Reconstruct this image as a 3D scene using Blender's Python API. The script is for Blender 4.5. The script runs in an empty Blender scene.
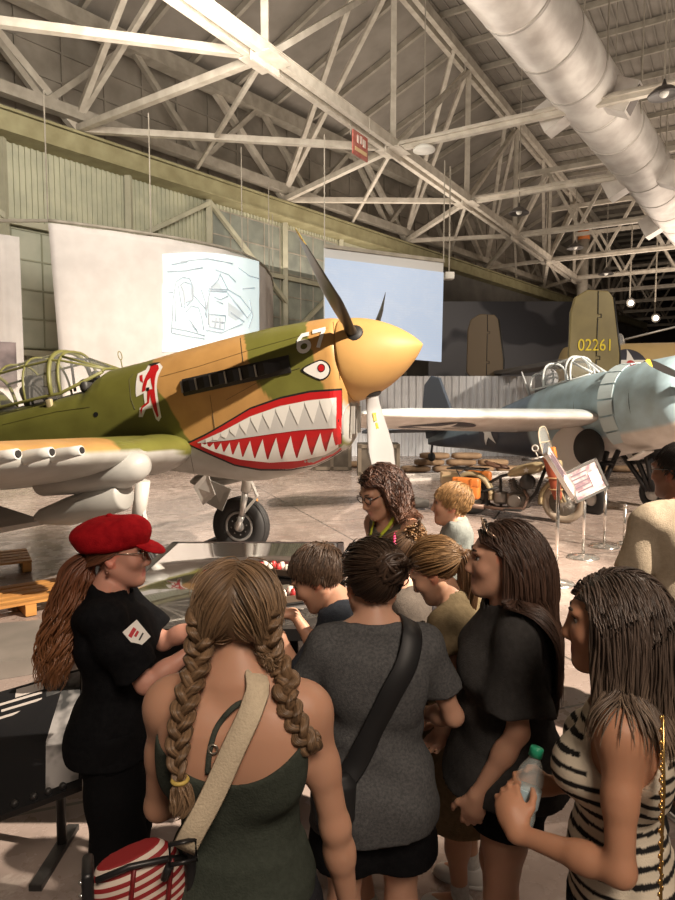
import bpy, bmesh, math, random
import numpy as np
from mathutils import Vector, Matrix
R = math.radians
SC = bpy.context.scene
COL = SC.collection
random.seed(7)
np.random.seed(7)

# ---------------------------------------------------------------- camera
PITCH = R(4.4)
FOC = 655.0
CAMZ = 1.9
cam_data = bpy.data.cameras.new('camera')
cam_data.sensor_fit = 'VERTICAL'
cam_data.sensor_height = 36.0
cam_data.lens = FOC / 900.0 * 36.0
cam_data.clip_start = 0.05
cam_data.clip_end = 300
cam = bpy.data.objects.new('camera', cam_data)
cam.location = (0, 0, CAMZ)
cam.rotation_euler = (R(90) - PITCH, 0, 0)
COL.objects.link(cam)
SC.camera = cam

# ---------------------------------------------------------------- world, lights, exposure
world = bpy.data.worlds.new('world')
SC.world = world
world.use_nodes = True
bg = world.node_tree.nodes['Background']
bg.inputs['Color'].default_value = (1.0, 0.86, 0.72, 1)
bg.inputs['Strength'].default_value = 0.10
SC.view_settings.view_transform = 'Standard'
SC.view_settings.look = 'None'
SC.view_settings.gamma = 1.0
SC.view_settings.use_curve_mapping = False
SC.view_settings.exposure = 0.0


def aim(o, target):
    d = Vector(target) - o.location
    o.rotation_euler = d.to_track_quat('-Z', 'Y').to_euler()


def spot(name, loc, target, power, angle, blend=0.35, radius=0.12, color=(1, .86, .7)):
    d = bpy.data.lights.new(name, 'SPOT')
    d.energy = power
    d.spot_size = R(angle)
    d.spot_blend = blend
    d.shadow_soft_size = radius
    d.color = color
    o = bpy.data.objects.new(name, d)
    o.location = loc
    COL.objects.link(o)
    aim(o, target)
    return o


def area(name, loc, target, power, sx, sy, color=(1, .88, .74)):
    d = bpy.data.lights.new(name, 'AREA')
    d.shape = 'RECTANGLE'
    d.size, d.size_y = sx, sy
    d.energy = power
    d.color = color
    o = bpy.data.objects.new(name, d)
    o.location = loc
    COL.objects.link(o)
    aim(o, target)
    return o


# theatre spots hung on the right of the hangar: the low one rakes along the fighter's flank
spot('key_spot', (5.96, 1.0, 7.95), (-1.2, 6.9, 1.0), 13000, 48, 0.2, 0.07)
spot('floor_spot', (9.5, 2.5, 8.5), (2.9, 10.6, 0.6), 13500, 47, 0.35, 0.12)
spot('nose_spot', (10.5, 1.0, 6.5), (5.2, 10.6, 1.9), 3000, 34, 0.4, 0.12)
spot('far_floor_spot', (0.5, 9.6, 8.4), (-3.0, 14.5, 0.0), 3200, 75, 0.6, 0.2)  # added unseen spot, brightens the floor beyond the fighter
# added unseen lights: roof and wall washes, hall fill, group and tail spots
area('roof_wash', (-1.0, 11.0, 6.9), (-1.0, 11.01, 14.4), 430, 9, 9, (1, .87, .74))
area('roof_wash_middle', (11.5, 14.0, 6.9), (11.5, 14.01, 14.4), 700, 9, 9, (1, .86, .72))
area('roof_wash_left', (1.0, 25.0, 6.9), (1.0, 25.01, 14.4), 520, 9, 9, (1, .86, .72))
area('roof_wash_right', (18.0, 30.0, 6.9), (18.0, 30.01, 14.4), 1500, 12, 16, (1, .83, .68))
area('hall_fill', (2.5, -4.0, 6.0), (0.4, 4.0, 1.0), 60, 4, 3, (1, .84, .7))
spot('group_spot', (1.2, -2.6, 5.4), (0.0, 1.7, 1.1), 950, 42, 0.8, 0.9, (1, .82, .66))
spot('rim_spot', (4.6, 4.6, 6.6), (0.2, 2.1, 1.3), 360, 34, 0.8, 0.4, (1, .82, .64))
spot('tail_spot', (14.0, 7.0, 8.4), (6.6, 19.0, 2.6), 5200, 50, 0.5, 0.3, (1, .86, .7))
area('wall_wash', (-2.0, 11.0, 8.2), (-6.5, 24.0, 7.0), 720, 6, 2, (1, .92, .80))


def unproj(u, v, Y):
    """the point of the world seen at photo pixel (u, v) on the vertical plane y = Y"""
    a, b = u - 337.5, 450 - v
    d = Vector((a, FOC * math.cos(PITCH) + b * math.sin(PITCH), -FOC * math.sin(PITCH) + b * math.cos(PITCH)))
    return d / d.y * Y + Vector((0, 0, CAMZ))


def onz(u, v, z):
    p = unproj(u, v, 1.0) - Vector((0, 0, CAMZ))
    return p * ((z - CAMZ) / p.z) + Vector((0, 0, CAMZ))


# ---------------------------------------------------------------- materials
MATS = {}


def mat(name, col, rough=0.6, metal=0.0, col2=None, nscale=6.0, bump=0.0, bscale=40.0, spec=0.5,
        attr=None, emit=None, estr=0.0, coat=0.0, stretch=None, sss=0.0, lo=0.35, hi=0.65, ior=None, detail=4.0):
    if name in MATS:
        return MATS[name]
    m = bpy.data.materials.new(name)
    m.use_nodes = True
    nt = m.node_tree
    N, L = nt.nodes, nt.links
    b = N['Principled BSDF']
    b.inputs['Base Color'].default_value = (*col, 1)
    b.inputs['Roughness'].default_value = rough
    b.inputs['Metallic'].default_value = metal
    b.inputs['Specular IOR Level'].default_value = spec
    b.inputs['Coat Weight'].default_value = coat
    b.inputs['Coat Roughness'].default_value = 0.08
    if ior:
        b.inputs['IOR'].default_value = ior
    if sss:
        b.inputs['Subsurface Weight'].default_value = sss
        b.inputs['Subsurface Radius'].default_value = (0.012, 0.004, 0.002)
    if emit:
        b.inputs['Emission Color'].default_value = (*emit, 1)
        b.inputs['Emission Strength'].default_value = estr
    src = None
    tc = N.new('ShaderNodeTexCoord')
    vec = tc.outputs['Object']
    if stretch:
        mp = N.new('ShaderNodeMapping')
        mp.inputs['Scale'].default_value = stretch
        L.new(vec, mp.inputs['Vector'])
        vec = mp.outputs['Vector']
    if attr:
        a = N.new('ShaderNodeAttribute')
        a.attribute_name = attr
        src = a.outputs['Color']
    if col2 is not None:
        nz = N.new('ShaderNodeTexNoise')
        nz.inputs['Scale'].default_value = nscale
        nz.inputs['Detail'].default_value = detail
        L.new(vec, nz.inputs['Vector'])
        rp = N.new('ShaderNodeMapRange')
        rp.inputs['From Min'].default_value = lo
        rp.inputs['From Max'].default_value = hi
        L.new(nz.outputs['Fac'], rp.inputs['Value'])
        mx = N.new('ShaderNodeMix')
        mx.data_type = 'RGBA'
        L.new(rp.outputs['Result'], mx.inputs['Factor'])
        if attr:
            mx.blend_type = 'MULTIPLY'
            L.new(src, mx.inputs['A'])
            mx.inputs['B'].default_value = (*col2, 1)
        else:
            mx.inputs['A'].default_value = (*col, 1)
            mx.inputs['B'].default_value = (*col2, 1)
        src = mx.outputs['Result']
    if src is not None:
        L.new(src, b.inputs['Base Color'])
    if bump:
        nb = N.new('ShaderNodeTexNoise')
        nb.inputs['Scale'].default_value = bscale
        nb.inputs['Detail'].default_value = 5
        L.new(vec, nb.inputs['Vector'])
        bp = N.new('ShaderNodeBump')
        bp.inputs['Strength'].default_value = bump
        bp.inputs['Distance'].default_value = 0.02
        L.new(nb.outputs['Fac'], bp.inputs['Height'])
        L.new(bp.outputs['Normal'], b.inputs['Normal'])
    MATS[name] = m
    return m


def glass(name, col=(1, 1, 1), rough=0.02, alpha=0.12, ior=1.45):
    """thin clear sheet: a mix of see-through and mirror gloss"""
    if name in MATS:
        return MATS[name]
    m = bpy.data.materials.new(name)
    m.use_nodes = True
    nt = m.node_tree
    b = nt.nodes['Principled BSDF']
    b.inputs['Base Color'].default_value = (*col, 1)
    b.inputs['Roughness'].default_value = rough
    b.inputs['IOR'].default_value = ior
    b.inputs['Alpha'].default_value = alpha
    MATS[name] = m
    return m


# ---------------------------------------------------------------- mesh helpers
class MB:
    def __init__(self):
        self.v, self.f, self.mi, self.sm = [], [], [], []
        self.col = None

    def add(self, vs, fs, mi=0, smooth=False, T=None):
        o = len(self.v)
        if T is not None:
            vs = [T @ Vector(p) for p in vs]
        self.v += [tuple(p) for p in vs]
        self.f += [tuple(i + o for i in f) for f in fs]
        self.mi += [mi] * len(fs)
        self.sm += [smooth] * len(fs)
        return self

    def box(self, c, s, rot=None, mi=0, T=None):
        x, y, z = s[0] / 2, s[1] / 2, s[2] / 2
        vs = [Vector((i * x, j * y, k * z)) for i in (-1, 1) for j in (-1, 1) for k in (-1, 1)]
        if rot is not None:
            vs = [rot @ p for p in vs]
        vs = [p + Vector(c) for p in vs]
        return self.add(vs, [(0, 1, 3, 2), (4, 6, 7, 5), (0, 4, 5, 1), (2, 3, 7, 6), (0, 2, 6, 4), (1, 5, 7, 3)], mi, False, T)

    def rbox(self, c, s, r=0.01, rot=None, mi=0, seg=2, T=None):
        """box with rounded edges"""
        bm = bmesh.new()
        bmesh.ops.create_cube(bm, size=1)
        for v in bm.verts:
            v.co = Vector((v.co.x * s[0], v.co.y * s[1], v.co.z * s[2]))
        bmesh.ops.bevel(bm, geom=list(bm.edges), offset=min(r, min(s) * .49), segments=seg, profile=.5, affect='EDGES')
        vs = [v.co.copy() for v in bm.verts]
        if rot is not None:
            vs = [rot @ p for p in vs]
        vs = [p + Vector(c) for p in vs]
        bm.verts.index_update()
        fs = [[v.index for v in f.verts] for f in bm.faces]
        bm.free()
        return self.add(vs, fs, mi, True, T)

    def bar(self, a, b, w, h=None, mi=0, up=(0, 0, 1)):
        """square bar from a to b"""
        a, b = Vector(a), Vector(b)
        h = h or w
        d = (b - a).normalized()
        upv = Vector(up)
        if abs(d.dot(upv)) > .98:
            upv = Vector((1, 0, 0))
        s = d.cross(upv).normalized()
        t = s.cross(d)
        vs = [p + s * (i * w / 2) + t * (j * h / 2) for p in (a, b) for i, j in ((-1, -1), (1, -1), (1, 1), (-1, 1))]
        return self.add(vs, [(0, 1, 2, 3), (7, 6, 5, 4), (0, 4, 5, 1), (1, 5, 6, 2), (2, 6, 7, 3), (3, 7, 4, 0)], mi)

    def tube(self, pts, r, n=8, mi=0, cap=True, closed=False, flat=1.0, smooth=True):
        pts = [Vector(p) for p in pts]
        m = len(pts)
        rs = r if isinstance(r, (list, tuple)) else [r] * m
        vs, fs = [], []
        up = None
        for i, p in enumerate(pts):
            if closed:
                d = pts[(i + 1) % m] - pts[i - 1]
            else:
                d = pts[min(i + 1, m - 1)] - pts[max(i - 1, 0)]
            d = d.normalized() if d.length > 1e-9 else Vector((0, 0, 1))
            if up is None:
                up = Vector((0, 0, 1)) if abs(d.z) < .9 else Vector((1, 0, 0))
            s = d.cross(up)
            s = s.normalized() if s.length > 1e-6 else d.orthogonal().normalized()
            t = s.cross(d)
            up = t
            for k in range(n):
                a = 2 * math.pi * k / n
                vs.append(p + s * (math.cos(a) * rs[i]) + t * (math.sin(a) * rs[i] * flat))
        for i in range(m if closed else m - 1):
            j = (i + 1) % m
            for k in range(n):
                fs.append((i * n + k, i * n + (k + 1) % n, j * n + (k + 1) % n, j * n + k))
        self.add(vs, fs, mi, smooth)
        if cap and not closed:
            o = len(self.v) - len(vs)
            self.f += [tuple(o + k for k in reversed(range(n))), tuple(o + (m - 1) * n + k for k in range(n))]
            self.mi += [mi, mi]
            self.sm += [False, False]
        return self

    def lathe(self, prof, n=24, axis='z', mi=0, T=None, smooth=True):
        """prof: (radius, height) rows"""
        vs, fs = [], []
        for r, h in prof:
            for k in range(n):
                a = 2 * math.pi * k / n
                x, y = r * math.cos(a), r * math.sin(a)
                vs.append({'z': (x, y, h), 'x': (h, x, y), 'y': (y, h, x)}[axis])
        m = len(prof)
        for i in range(m - 1):
            for k in range(n):
                fs.append((i * n + k, i * n + (k + 1) % n, (i + 1) * n + (k + 1) % n, (i + 1) * n + k))
        if prof[0][0] > 1e-6:
            fs.append(tuple(reversed(range(n))))
        if prof[-1][0] > 1e-6:
            fs.append(tuple((m - 1) * n + k for k in range(n)))
        return self.add(vs, fs, mi, smooth, T)

    def loft(self, rings, mi=0, closed=True, cap=True, smooth=True, T=None):
        n = len(rings[0])
        vs = [p for r in rings for p in r]
        fs = []
        for i in range(len(rings) - 1):
            for k in range(n if closed else n - 1):
                fs.append((i * n + k, i * n + (k + 1) % n, (i + 1) * n + (k + 1) % n, (i + 1) * n + k))
        if cap:
            fs.append(tuple(reversed(range(n))))
            fs.append(tuple((len(rings) - 1) * n + k for k in range(n)))
        return self.add(vs, fs, mi, smooth, T)

    def prism(self, poly, o, ax, ay, th, mi=0):
        """2-D polygon laid out along ax, ay from o and given thickness th"""
        o, ax, ay = Vector(o), Vector(ax), Vector(ay)
        nrm = ax.cross(ay).normalized() * th
        n = len(poly)
        a = [o + ax * x + ay * y for x, y in poly]
        vs = a + [p + nrm for p in a]
        fs = [tuple(reversed(range(n))), tuple(range(n, 2 * n))]
        fs += [(k, (k + 1) % n, n + (k + 1) % n, n + k) for k in range(n)]
        return self.add(vs, fs, mi)

    def ball(self, c, r, n=12, mi=0, T=None, rot=None):
        r = (r, r, r) if isinstance(r, (int, float)) else tuple(float(x) for x in r)
        vs, fs = [], []
        m = n // 2
        for i in range(m + 1):
            t = math.pi * i / m
            for k in range(n):
                a = 2 * math.pi * k / n
                p = Vector((r[0] * math.sin(t) * math.cos(a), r[1] * math.sin(t) * math.sin(a), r[2] * math.cos(t)))
                if rot is not None:
                    p = rot @ p
                vs.append(p + Vector(c))
        for i in range(m):
            for k in range(n):
                fs.append((i * n + k, (i + 1) * n + k, (i + 1) * n + (k + 1) % n, i * n + (k + 1) % n))
        return self.add(vs, fs, mi, True, T)

    def build(self, name, mats, parent=None, loc=None, weld=False, bevel=0.0):
        me = bpy.data.meshes.new(name)
        me.from_pydata(self.v, [], self.f)
        ms = mats if isinstance(mats, (list, tuple)) else [mats]
        for m in ms:
            me.materials.append(m)
        me.polygons.foreach_set('material_index', self.mi)
        me.polygons.foreach_set('use_smooth', self.sm)
        if self.col is not None:
            a = me.color_attributes.new('tint', 'FLOAT_COLOR', 'POINT')
            a.data.foreach_set('color', np.asarray(self.col, dtype=np.float32).ravel())
        me.update()
        if weld:
            bm = bmesh.new()
            bm.from_mesh(me)
            bmesh.ops.remove_doubles(bm, verts=bm.verts, dist=1e-4)
            bm.to_mesh(me)
            bm.free()
        o = bpy.data.objects.new(name, me)
        COL.objects.link(o)
        if parent is not None:
            o.parent = parent
        if loc is not None:
            o.location = loc
        if bevel:
            b = o.modifiers.new('edge', 'BEVEL')
            b.width = bevel
            b.segments = 2
            b.limit_method = 'ANGLE'
        return o


def tag(o, label, cat, group=None, kind=None):
    o['label'] = label
    o['category'] = cat
    if group:
        o['group'] = group
    if kind:
        o['kind'] = kind
    return o


def thing(name, label, cat, loc=(0, 0, 0), rz=0.0, group=None):
    o = bpy.data.objects.new(name, None)
    o.empty_display_size = 0.1
    COL.objects.link(o)
    o.location = loc
    o.rotation_euler = (0, 0, rz)
    return tag(o, label, cat, group)


def struct(mb, name, m, label=None, cat=None):
    o = mb.build(name, m)
    o['kind'] = 'structure'
    if label:
        o['label'] = label
    if cat:
        o['category'] = cat
    return o


def dup(root, loc=None, rz=None, label=None, group=None):
    def cp(o, parent):
        c = o.copy()
        COL.objects.link(c)
        if parent is not None:
            c.parent = parent
        for ch in list(o.children):
            cp(ch, c)
        return c
    r = cp(root, None)
    if loc is not None:
        r.location = loc
    if rz is not None:
        r.rotation_euler = (0, 0, rz)
    if label:
        r['label'] = label
    if group:
        r['group'] = group
    return r


def rotz(a):
    return Matrix.Rotation(a, 3, 'Z')


def star_poly(r, cx=0, cy=0, rot=0.0, inner=0.382):
    out = []
    for k in range(10):
        a = math.pi / 2 + rot + k * math.pi / 5
        q = r if k % 2 == 0 else r * inner
        out.append((cx + q * math.cos(a), cy + q * math.sin(a)))
    return out


def text_mesh(body, size, depth=0.004, bold=0.0):
    """lettering turned into vertices and faces, centred, in the xy plane"""
    cu = bpy.data.curves.new('lettering', 'FONT')
    cu.body = body
    cu.size = size
    cu.extrude = depth
    cu.offset = bold
    cu.align_x, cu.align_y = 'CENTER', 'CENTER'
    o = bpy.data.objects.new('lettering', cu)
    COL.objects.link(o)
    dg = bpy.context.evaluated_depsgraph_get()
    me = bpy.data.meshes.new_from_object(o.evaluated_get(dg))
    vs = [tuple(v.co) for v in me.vertices]
    fs = [tuple(p.vertices) for p in me.polygons]
    bpy.data.objects.remove(o)
    bpy.data.meshes.remove(me)
    bpy.data.curves.remove(cu)
    return vs, fs
# ================================================================ the hangar shell
STEEL = mat('painted_steel', (.60, .55, .47), .55, 0, (.46, .41, .34), 3, spec=.3)
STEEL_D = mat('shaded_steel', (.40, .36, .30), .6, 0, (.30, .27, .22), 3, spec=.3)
DECK = mat('roof_deck', (.29, .26, .225), .75, 0, (.235, .21, .18), 1.2, spec=.2)
GREEN = mat('pale_green_siding', (.56, .55, .41), .6, 0, (.45, .45, .34), 2, spec=.3)
GREENB = mat('green_header', (.36, .33, .19), .55, 0, (.27, .24, .13), 2, spec=.3)
DARK = mat('dark_wall', (.035, .033, .035), .8, 0, (.06, .055, .055), .6)
PANE = mat('dusty_pane', (.30, .32, .27), .35, 0, (.20, .215, .19), 1.5)
PANEG = mat('bright_pane', (.50, .50, .40), .4, 0, (.42, .43, .34), 1.5)

# floor
m = bpy.data.materials.new('worn_concrete')
m.use_nodes = True
nt = m.node_tree
N, L = nt.nodes, nt.links
b = N['Principled BSDF']
tc = N.new('ShaderNodeTexCoord')


def _noise(scale, detail=5, rough=.6, dist=0.0, stretch=None):
    n = N.new('ShaderNodeTexNoise')
    n.inputs['Scale'].default_value = scale
    n.inputs['Detail'].default_value = detail
    n.inputs['Roughness'].default_value = rough
    n.inputs['Distortion'].default_value = dist
    if stretch:
        mp = N.new('ShaderNodeMapping')
        mp.inputs['Scale'].default_value = stretch
        mp.inputs['Rotation'].default_value = (0, 0, R(-32))
        L.new(tc.outputs['Object'], mp.inputs['Vector'])
        L.new(mp.outputs['Vector'], n.inputs['Vector'])
    else:
        L.new(tc.outputs['Object'], n.inputs['Vector'])
    return n.outputs['Fac']


def _range(src, a, c):
    r = N.new('ShaderNodeMapRange')
    r.inputs['From Min'].default_value = a
    r.inputs['From Max'].default_value = c
    L.new(src, r.inputs['Value'])
    return r.outputs['Result']


def _mix(fac, a, c):
    x = N.new('ShaderNodeMix')
    x.data_type = 'RGBA'
    L.new(fac, x.inputs['Factor'])
    for s, k in ((a, 'A'), (c, 'B')):
        if isinstance(s, tuple):
            x.inputs[k].default_value = (*s, 1)
        else:
            L.new(s, x.inputs[k])
    return x.outputs['Result']


c1 = _mix(_range(_noise(.8), .35, .65), (.37, .295, .26), (.245, .19, .165))
c1 = _mix(_range(_noise(3.5, 6, .7, .6), .55, .75), c1, (.52, .45, .40))
c1 = _mix(_range(_noise(2.2, 6, .75, 1.5, (.5, 3, 1)), .6, .75), c1, (.46, .27, .235))
c1 = _mix(_range(_noise(1.3, 7, .8, 1.0, (1, 2, 1)), .63, .72), c1, (.66, .60, .56))
c1 = _mix(_range(_noise(6, 4, .6), .6, .8), c1, (.19, .15, .13))
bk = N.new('ShaderNodeTexBrick')
bk.inputs['Scale'].default_value = 1.0
bk.inputs['Brick Width'].default_value = 3.2
bk.inputs['Row Height'].default_value = 3.2
bk.inputs['Mortar Size'].default_value = .012
bk.offset = 0
mp = N.new('ShaderNodeMapping')
mp.inputs['Rotation'].default_value = (0, 0, R(-20))
L.new(tc.outputs['Object'], mp.inputs['Vector'])
L.new(mp.outputs['Vector'], bk.inputs['Vector'])
c1 = _mix(bk.outputs['Fac'], c1, (.10, .085, .075))
L.new(c1, b.inputs['Base Color'])
L.new(_range(_noise(5, 5), .1, 1.6), b.inputs['Roughness'])
MATS['worn_concrete'] = m
fl = MB()
nx = 8
fl.add([(-45, -12, 0), (75, -12, 0), (75, 95, 0), (-45, 95, 0), (-45, -12, -.3), (75, -12, -.3), (75, 95, -.3), (-45, 95, -.3)],
       [(0, 1, 2, 3), (7, 6, 5, 4), (0, 4, 5, 1), (1, 5, 6, 2), (2, 6, 7, 3), (3, 7, 4, 0)])
struct(fl, 'floor', m)

U = Vector((.524, .852, 0))           # the long trusses run this way
V = Vector((.852, -.524, 0))          # the cross beams run this way (to the right)
A0 = Vector((-3.5, 11.6, 0))
ZB, ZT = 9.3, 14.1
CU = Vector((.632, .775, 0))          # the sliding-door wall on the left
C0 = Vector((-7.4, 18.8, 0))
CN = Vector((.775, -.632, 0))         # towards the room


def Ap(s, z=ZB, v=0.0):
    p = A0 + U * s + V * v
    return Vector((p.x, p.y, z))


def Cp(s, z, off=0.0):
    p = C0 + CU * s + CN * off
    return Vector((p.x, p.y, z))


nodes = [3.7 + 6.1 * k for k in range(-2, 11)]

# main long truss: bottom chord, top chord, posts and diagonals
t = MB()
for dv in (-.16, .16):
    t.bar(Ap(-14, ZB, dv), Ap(70, ZB, dv), .15, .26)
    t.bar(Ap(-14, ZT, dv), Ap(70, ZT, dv), .17, .32)
t.bar(Ap(-14, ZB + .12, 0), Ap(70, ZB + .12, 0), .5, .03)
for i, s in enumerate(nodes):
    t.bar(Ap(s, ZB), Ap(s, ZT), .20, .16)
    if i + 1 < len(nodes):
        t.bar(Ap(s + .15, ZB + .1), Ap(nodes[i + 1], ZT - .1), .20, .14)
    t.box(Ap(s, ZB - .02), (.95, .06, .5), rotz(math.atan2(U.y, U.x)))
    t.box(Ap(s, ZB - .12), (.8, .8, .03), rotz(math.atan2(U.y, U.x)))
    t.box(Ap(s, ZT - .1), (.7, .06, .45), rotz(math.atan2(U.y, U.x)))
struct(t, 'roof_truss', STEEL, 'long pale steel truss running away from upper left to the round column', 'truss')

# a second long truss beyond, high at the eaves over the door wall
t = MB()
for z, w in ((9.6, .3), (12.1, .45)):
    t.bar(Cp(-18, z, .5), Cp(60, z, .5), w, w)
for k in range(-3, 12):
    s = k * 5.2 - 1.0
    t.bar(Cp(s, 9.6, .5), Cp(s + 2.6, 12.1, .5), .16)
    t.bar(Cp(s + 2.6, 12.1, .5), Cp(s + 5.2, 9.6, .5), .16)
struct(t, 'eaves_beam', STEEL_D, 'thick dark steel truss under the eaves along the left wall', 'truss')

# cross beams at every node of the long truss
for i, s in enumerate(nodes):
    if i < 3:
        continue
    t = MB()
    a, c = Ap(s, ZB), Ap(s, ZB, 34 if i > 3 else 26)
    t.bar(a, c, .17, .24)
    t.bar(a + V * .2 + Vector((0, 0, .02)), c + Vector((0, 0, .02)), .32, .05)
    if i >= 5:
        for k in range(12):
            p = Ap(s, ZB, k * 2.8)
            q = Ap(s, ZB + 2.6, k * 2.8 + 1.4)
            r_ = Ap(s, ZB, k * 2.8 + 2.8)
            t.bar(p, q, .13)
            t.bar(q, r_, .13)
        t.bar(Ap(s, ZB + 2.6), Ap(s, ZB + 2.6, 34), .2)
    struct(t, 'cross_beam', STEEL)

# flat bracing between the long truss and the door wall
t = MB()
cs = [-8.5, 0.0, 8.2, 16.4, 24.6, 33, 41]
an = nodes[1:8]
for k in range(len(an)):
    p = Ap(an[k], ZB)
    for q in (k - 1, k):
        if 0 <= q < len(cs):
            t.bar(p, Cp(cs[q], ZB, .3), .17, .17)
    if k < len(cs):
        t.bar(p, Cp(cs[k] + 4.1, ZB, .3), .10, .10)
        t.bar(Cp(cs[k], ZB, .3), Cp(cs[k] - 3.5, 12.1, .4), .2, .2)
        t.bar(Ap(an[k], ZT), Cp(cs[k], ZB + .2, .3), .14, .14)
        t.bar(Ap(an[k] - 1.5, ZT), Cp(cs[k], ZB + .2, .3), .15, .15)
struct(t, 'roof_bracing', STEEL, 'zigzag steel bracing between the long truss and the left door wall', 'bracing')

# roof deck, purlins
t = MB()
e0, e1 = Cp(-30, 12.45, .0), Cp(75, 12.45, .0)
b0, b1 = Ap(-30, 14.75), Ap(85, 14.75)
r0, r1 = Ap(-30, 14.9, 45), Ap(85, 14.9, 45)
NS = 80
EP = [Cp(-30 + 105 * i / NS, 12.45) for i in range(NS + 1)]
BP = [Ap(-30 + 115 * i / NS, 14.75) for i in range(NS + 1)]
up_ = Vector((0, 0, .25))
t.add(EP + BP, [(i, NS + 1 + i, NS + 2 + i, i + 1) for i in range(NS)])
t.add([p + up_ for p in EP + BP], [(i, i + 1, NS + 2 + i, NS + 1 + i) for i in range(NS)])
t.add([b0, r0, r1, b1], [(0, 1, 2, 3)])
t.add([p + Vector((0, 0, .25)) for p in (b0, r0, r1, b1)], [(3, 2, 1, 0)])
# ribs of the corrugated deck, running with the trusses
for k in range(110):
    v = .35 * k
    t.bar(Ap(-25, 14.73, v), Ap(80, 14.73, v), .05, .05)
struct(t, 'ceiling', DECK)
t = MB()
for k in range(-9, 34):
    s = k * 2.03 + 1.0
    t.bar(Ap(s, 14.62), Ap(s, 14.62, 40), .10, .2)
    q = (s + 30) / 115
    f = Cp(-30 + 105 * q, 12.33, .0)
    t.bar(Ap(s, 14.62), f, .12, .2)
struct(t, 'roof_purlins', STEEL_D, 'roof purlins crossing under the corrugated deck', 'purlins')

# column
t = MB()
cpos = unproj(582, 300, 42.0)
t.lathe([(.33, 0), (.33, 12.6), (.30, 12.6), (.30, 14.4)], 20)
o = struct(t, 'column', STEEL)
o.location = (cpos.x, cpos.y, 0)
t = MB()
t.lathe([(.36, 0), (.36, .75)], 20)
o = t.build('column_band', mat('orange_paint', (.75, .22, .05), .5), o, (0, 0, 11.9))

# ---- sliding-door wall on the left
t = MB()
t.bar(Cp(-18, 8.88, 0.25), Cp(58, 8.88, 0.25), .5, .42)
t.bar(Cp(-18, 9.15, 0.15), Cp(58, 9.15, 0.15), .8, .07)
t.bar(Cp(-18, 8.62, 0.15), Cp(58, 8.62, 0.15), .8, .06)
struct(t, 'wall_header', GREENB, 'olive door track beam along the top of the left wall', 'beam')
t = MB()
ang = math.atan2(CU.y, CU.x)


def wallpanel(mb, s0, s1, z0, z1, off, th=.05, mi=0):
    mb.box((Cp((s0 + s1) / 2, (z0 + z1) / 2, off)), (abs(s1 - s0), th, z1 - z0), rotz(ang), mi)


wallpanel(t, -18, 58, 0, 8.7, -.25, .12)
k = -18.0
while k < 12:                                         # corrugation of the upper siding
    t.bar(Cp(k, 6.6, -.17), Cp(k, 8.6, -.17), .07, .05, up=CN)
    t.bar(Cp(k, 0.2, -.17), Cp(k, 3.1, -.17), .07, .05, up=CN)
    k += .16
struct(t, 'wall_left', GREEN)
t = MB()
for s in [-16, -12.4, -8.8, -5.2, -1.9, 1.8, 4.9, 8.6, 12.0, 15.5]:
    t.bar(Cp(s, 0, -.02), Cp(s, 8.6, -.02), .18, .18)
for z in (6.55, 3.15):
    t.bar(Cp(-18, z, -.04), Cp(17, z, -.04), .14, .16)
for s, e, z0, z1 in ((-8.8, -5.2, 8.5, 6.6), (-5.2, -1.9, 8.5, 6.6), (1.8, 4.9, 6.7, 8.5), (4.9, 8.6, 8.5, 5.6), (-5.2, -1.9, 5.6, 3.6), (8.6, 12, 4.2, 6.8), (8.6, 12, 2.6, 4.8), (12, 15.5, 6, 8.4)):
    t.bar(Cp(s, z0, .02), Cp(e, z1, .02), .14, .14)
struct(t, 'trim_1', mat('pale_green_steel', (.50, .48, .36), .55, 0, (.40, .38, .28), 2), 'pale green frame members of the sliding doors', 'door frame')
# window bands in the doors
n = 1
for s0, s1, z0, z1, mm in [(-12.2, -9.0, 3.3, 6.4, PANEG), (-8.6, -5.4, 3.3, 6.4, PANEG), (-5.0, -2.1, 3.3, 6.4, PANEG), (-1.7, 1.6, 3.3, 6.4, PANEG),
                           (5.1, 8.4, 2.5, 8.4, PANE), (8.8, 11.8, 2.5, 8.4, PANE), (12.2, 15.3, 2.5, 8.4, PANE)]:
    t = MB()
    wallpanel(t, s0, s1, z0, z1, -.16, .05)
    w = struct(t, 'window_%d' % n, mm)
    g = MB()
    nxx = 4
    for i in range(nxx + 1):
        s = s0 + (s1 - s0) * i / nxx
        g.bar(Cp(s, z0, -.12), Cp(s, z1, -.12), .035, .04)
    nz = int(round((z1 - z0) / .8))
    for i in range(nz + 1):
        z = z0 + (z1 - z0) * i / nz
        g.bar(Cp(s0, z, -.12), Cp(s1, z, -.12), .035, .04)
    g.build('window_frame', STEEL_D if mm is PANE else mat('green_muntin', (.33, .33, .24), .6), w)
    n += 1
# dark gap post between the doors and the next bay
t = MB()
wallpanel(t, 15.6, 16.3, 0, 8.6, .1, .5)
wallpanel(t, 16.3, 58, 0, 8.6, -.1, .2, 1)
struct(t, 'trim_2', [DARK, mat('dim_bay', (.16, .15, .13), .7, 0, (.11, .10, .09), 1)], 'dark door edge post right of the white banner', 'post')
# upper wall above the header
t = MB()
wallpanel(t, -25, 60, 9.1, 12.5, -.45, .1)
for k in range(-16, 46):
    t.bar(Cp(k * 1.3, 9.1, -.36), Cp(k * 1.3, 12.4, -.36), .06, .05, up=CN)
for z in (9.9, 10.7, 11.5):
    t.bar(Cp(-25, z, -.36), Cp(60, z, -.36), .05, .05)
struct(t, 'wall_upper', mat('upper_siding', (.33, .29, .24), .7, 0, (.24, .21, .17), 1.5))
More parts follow.
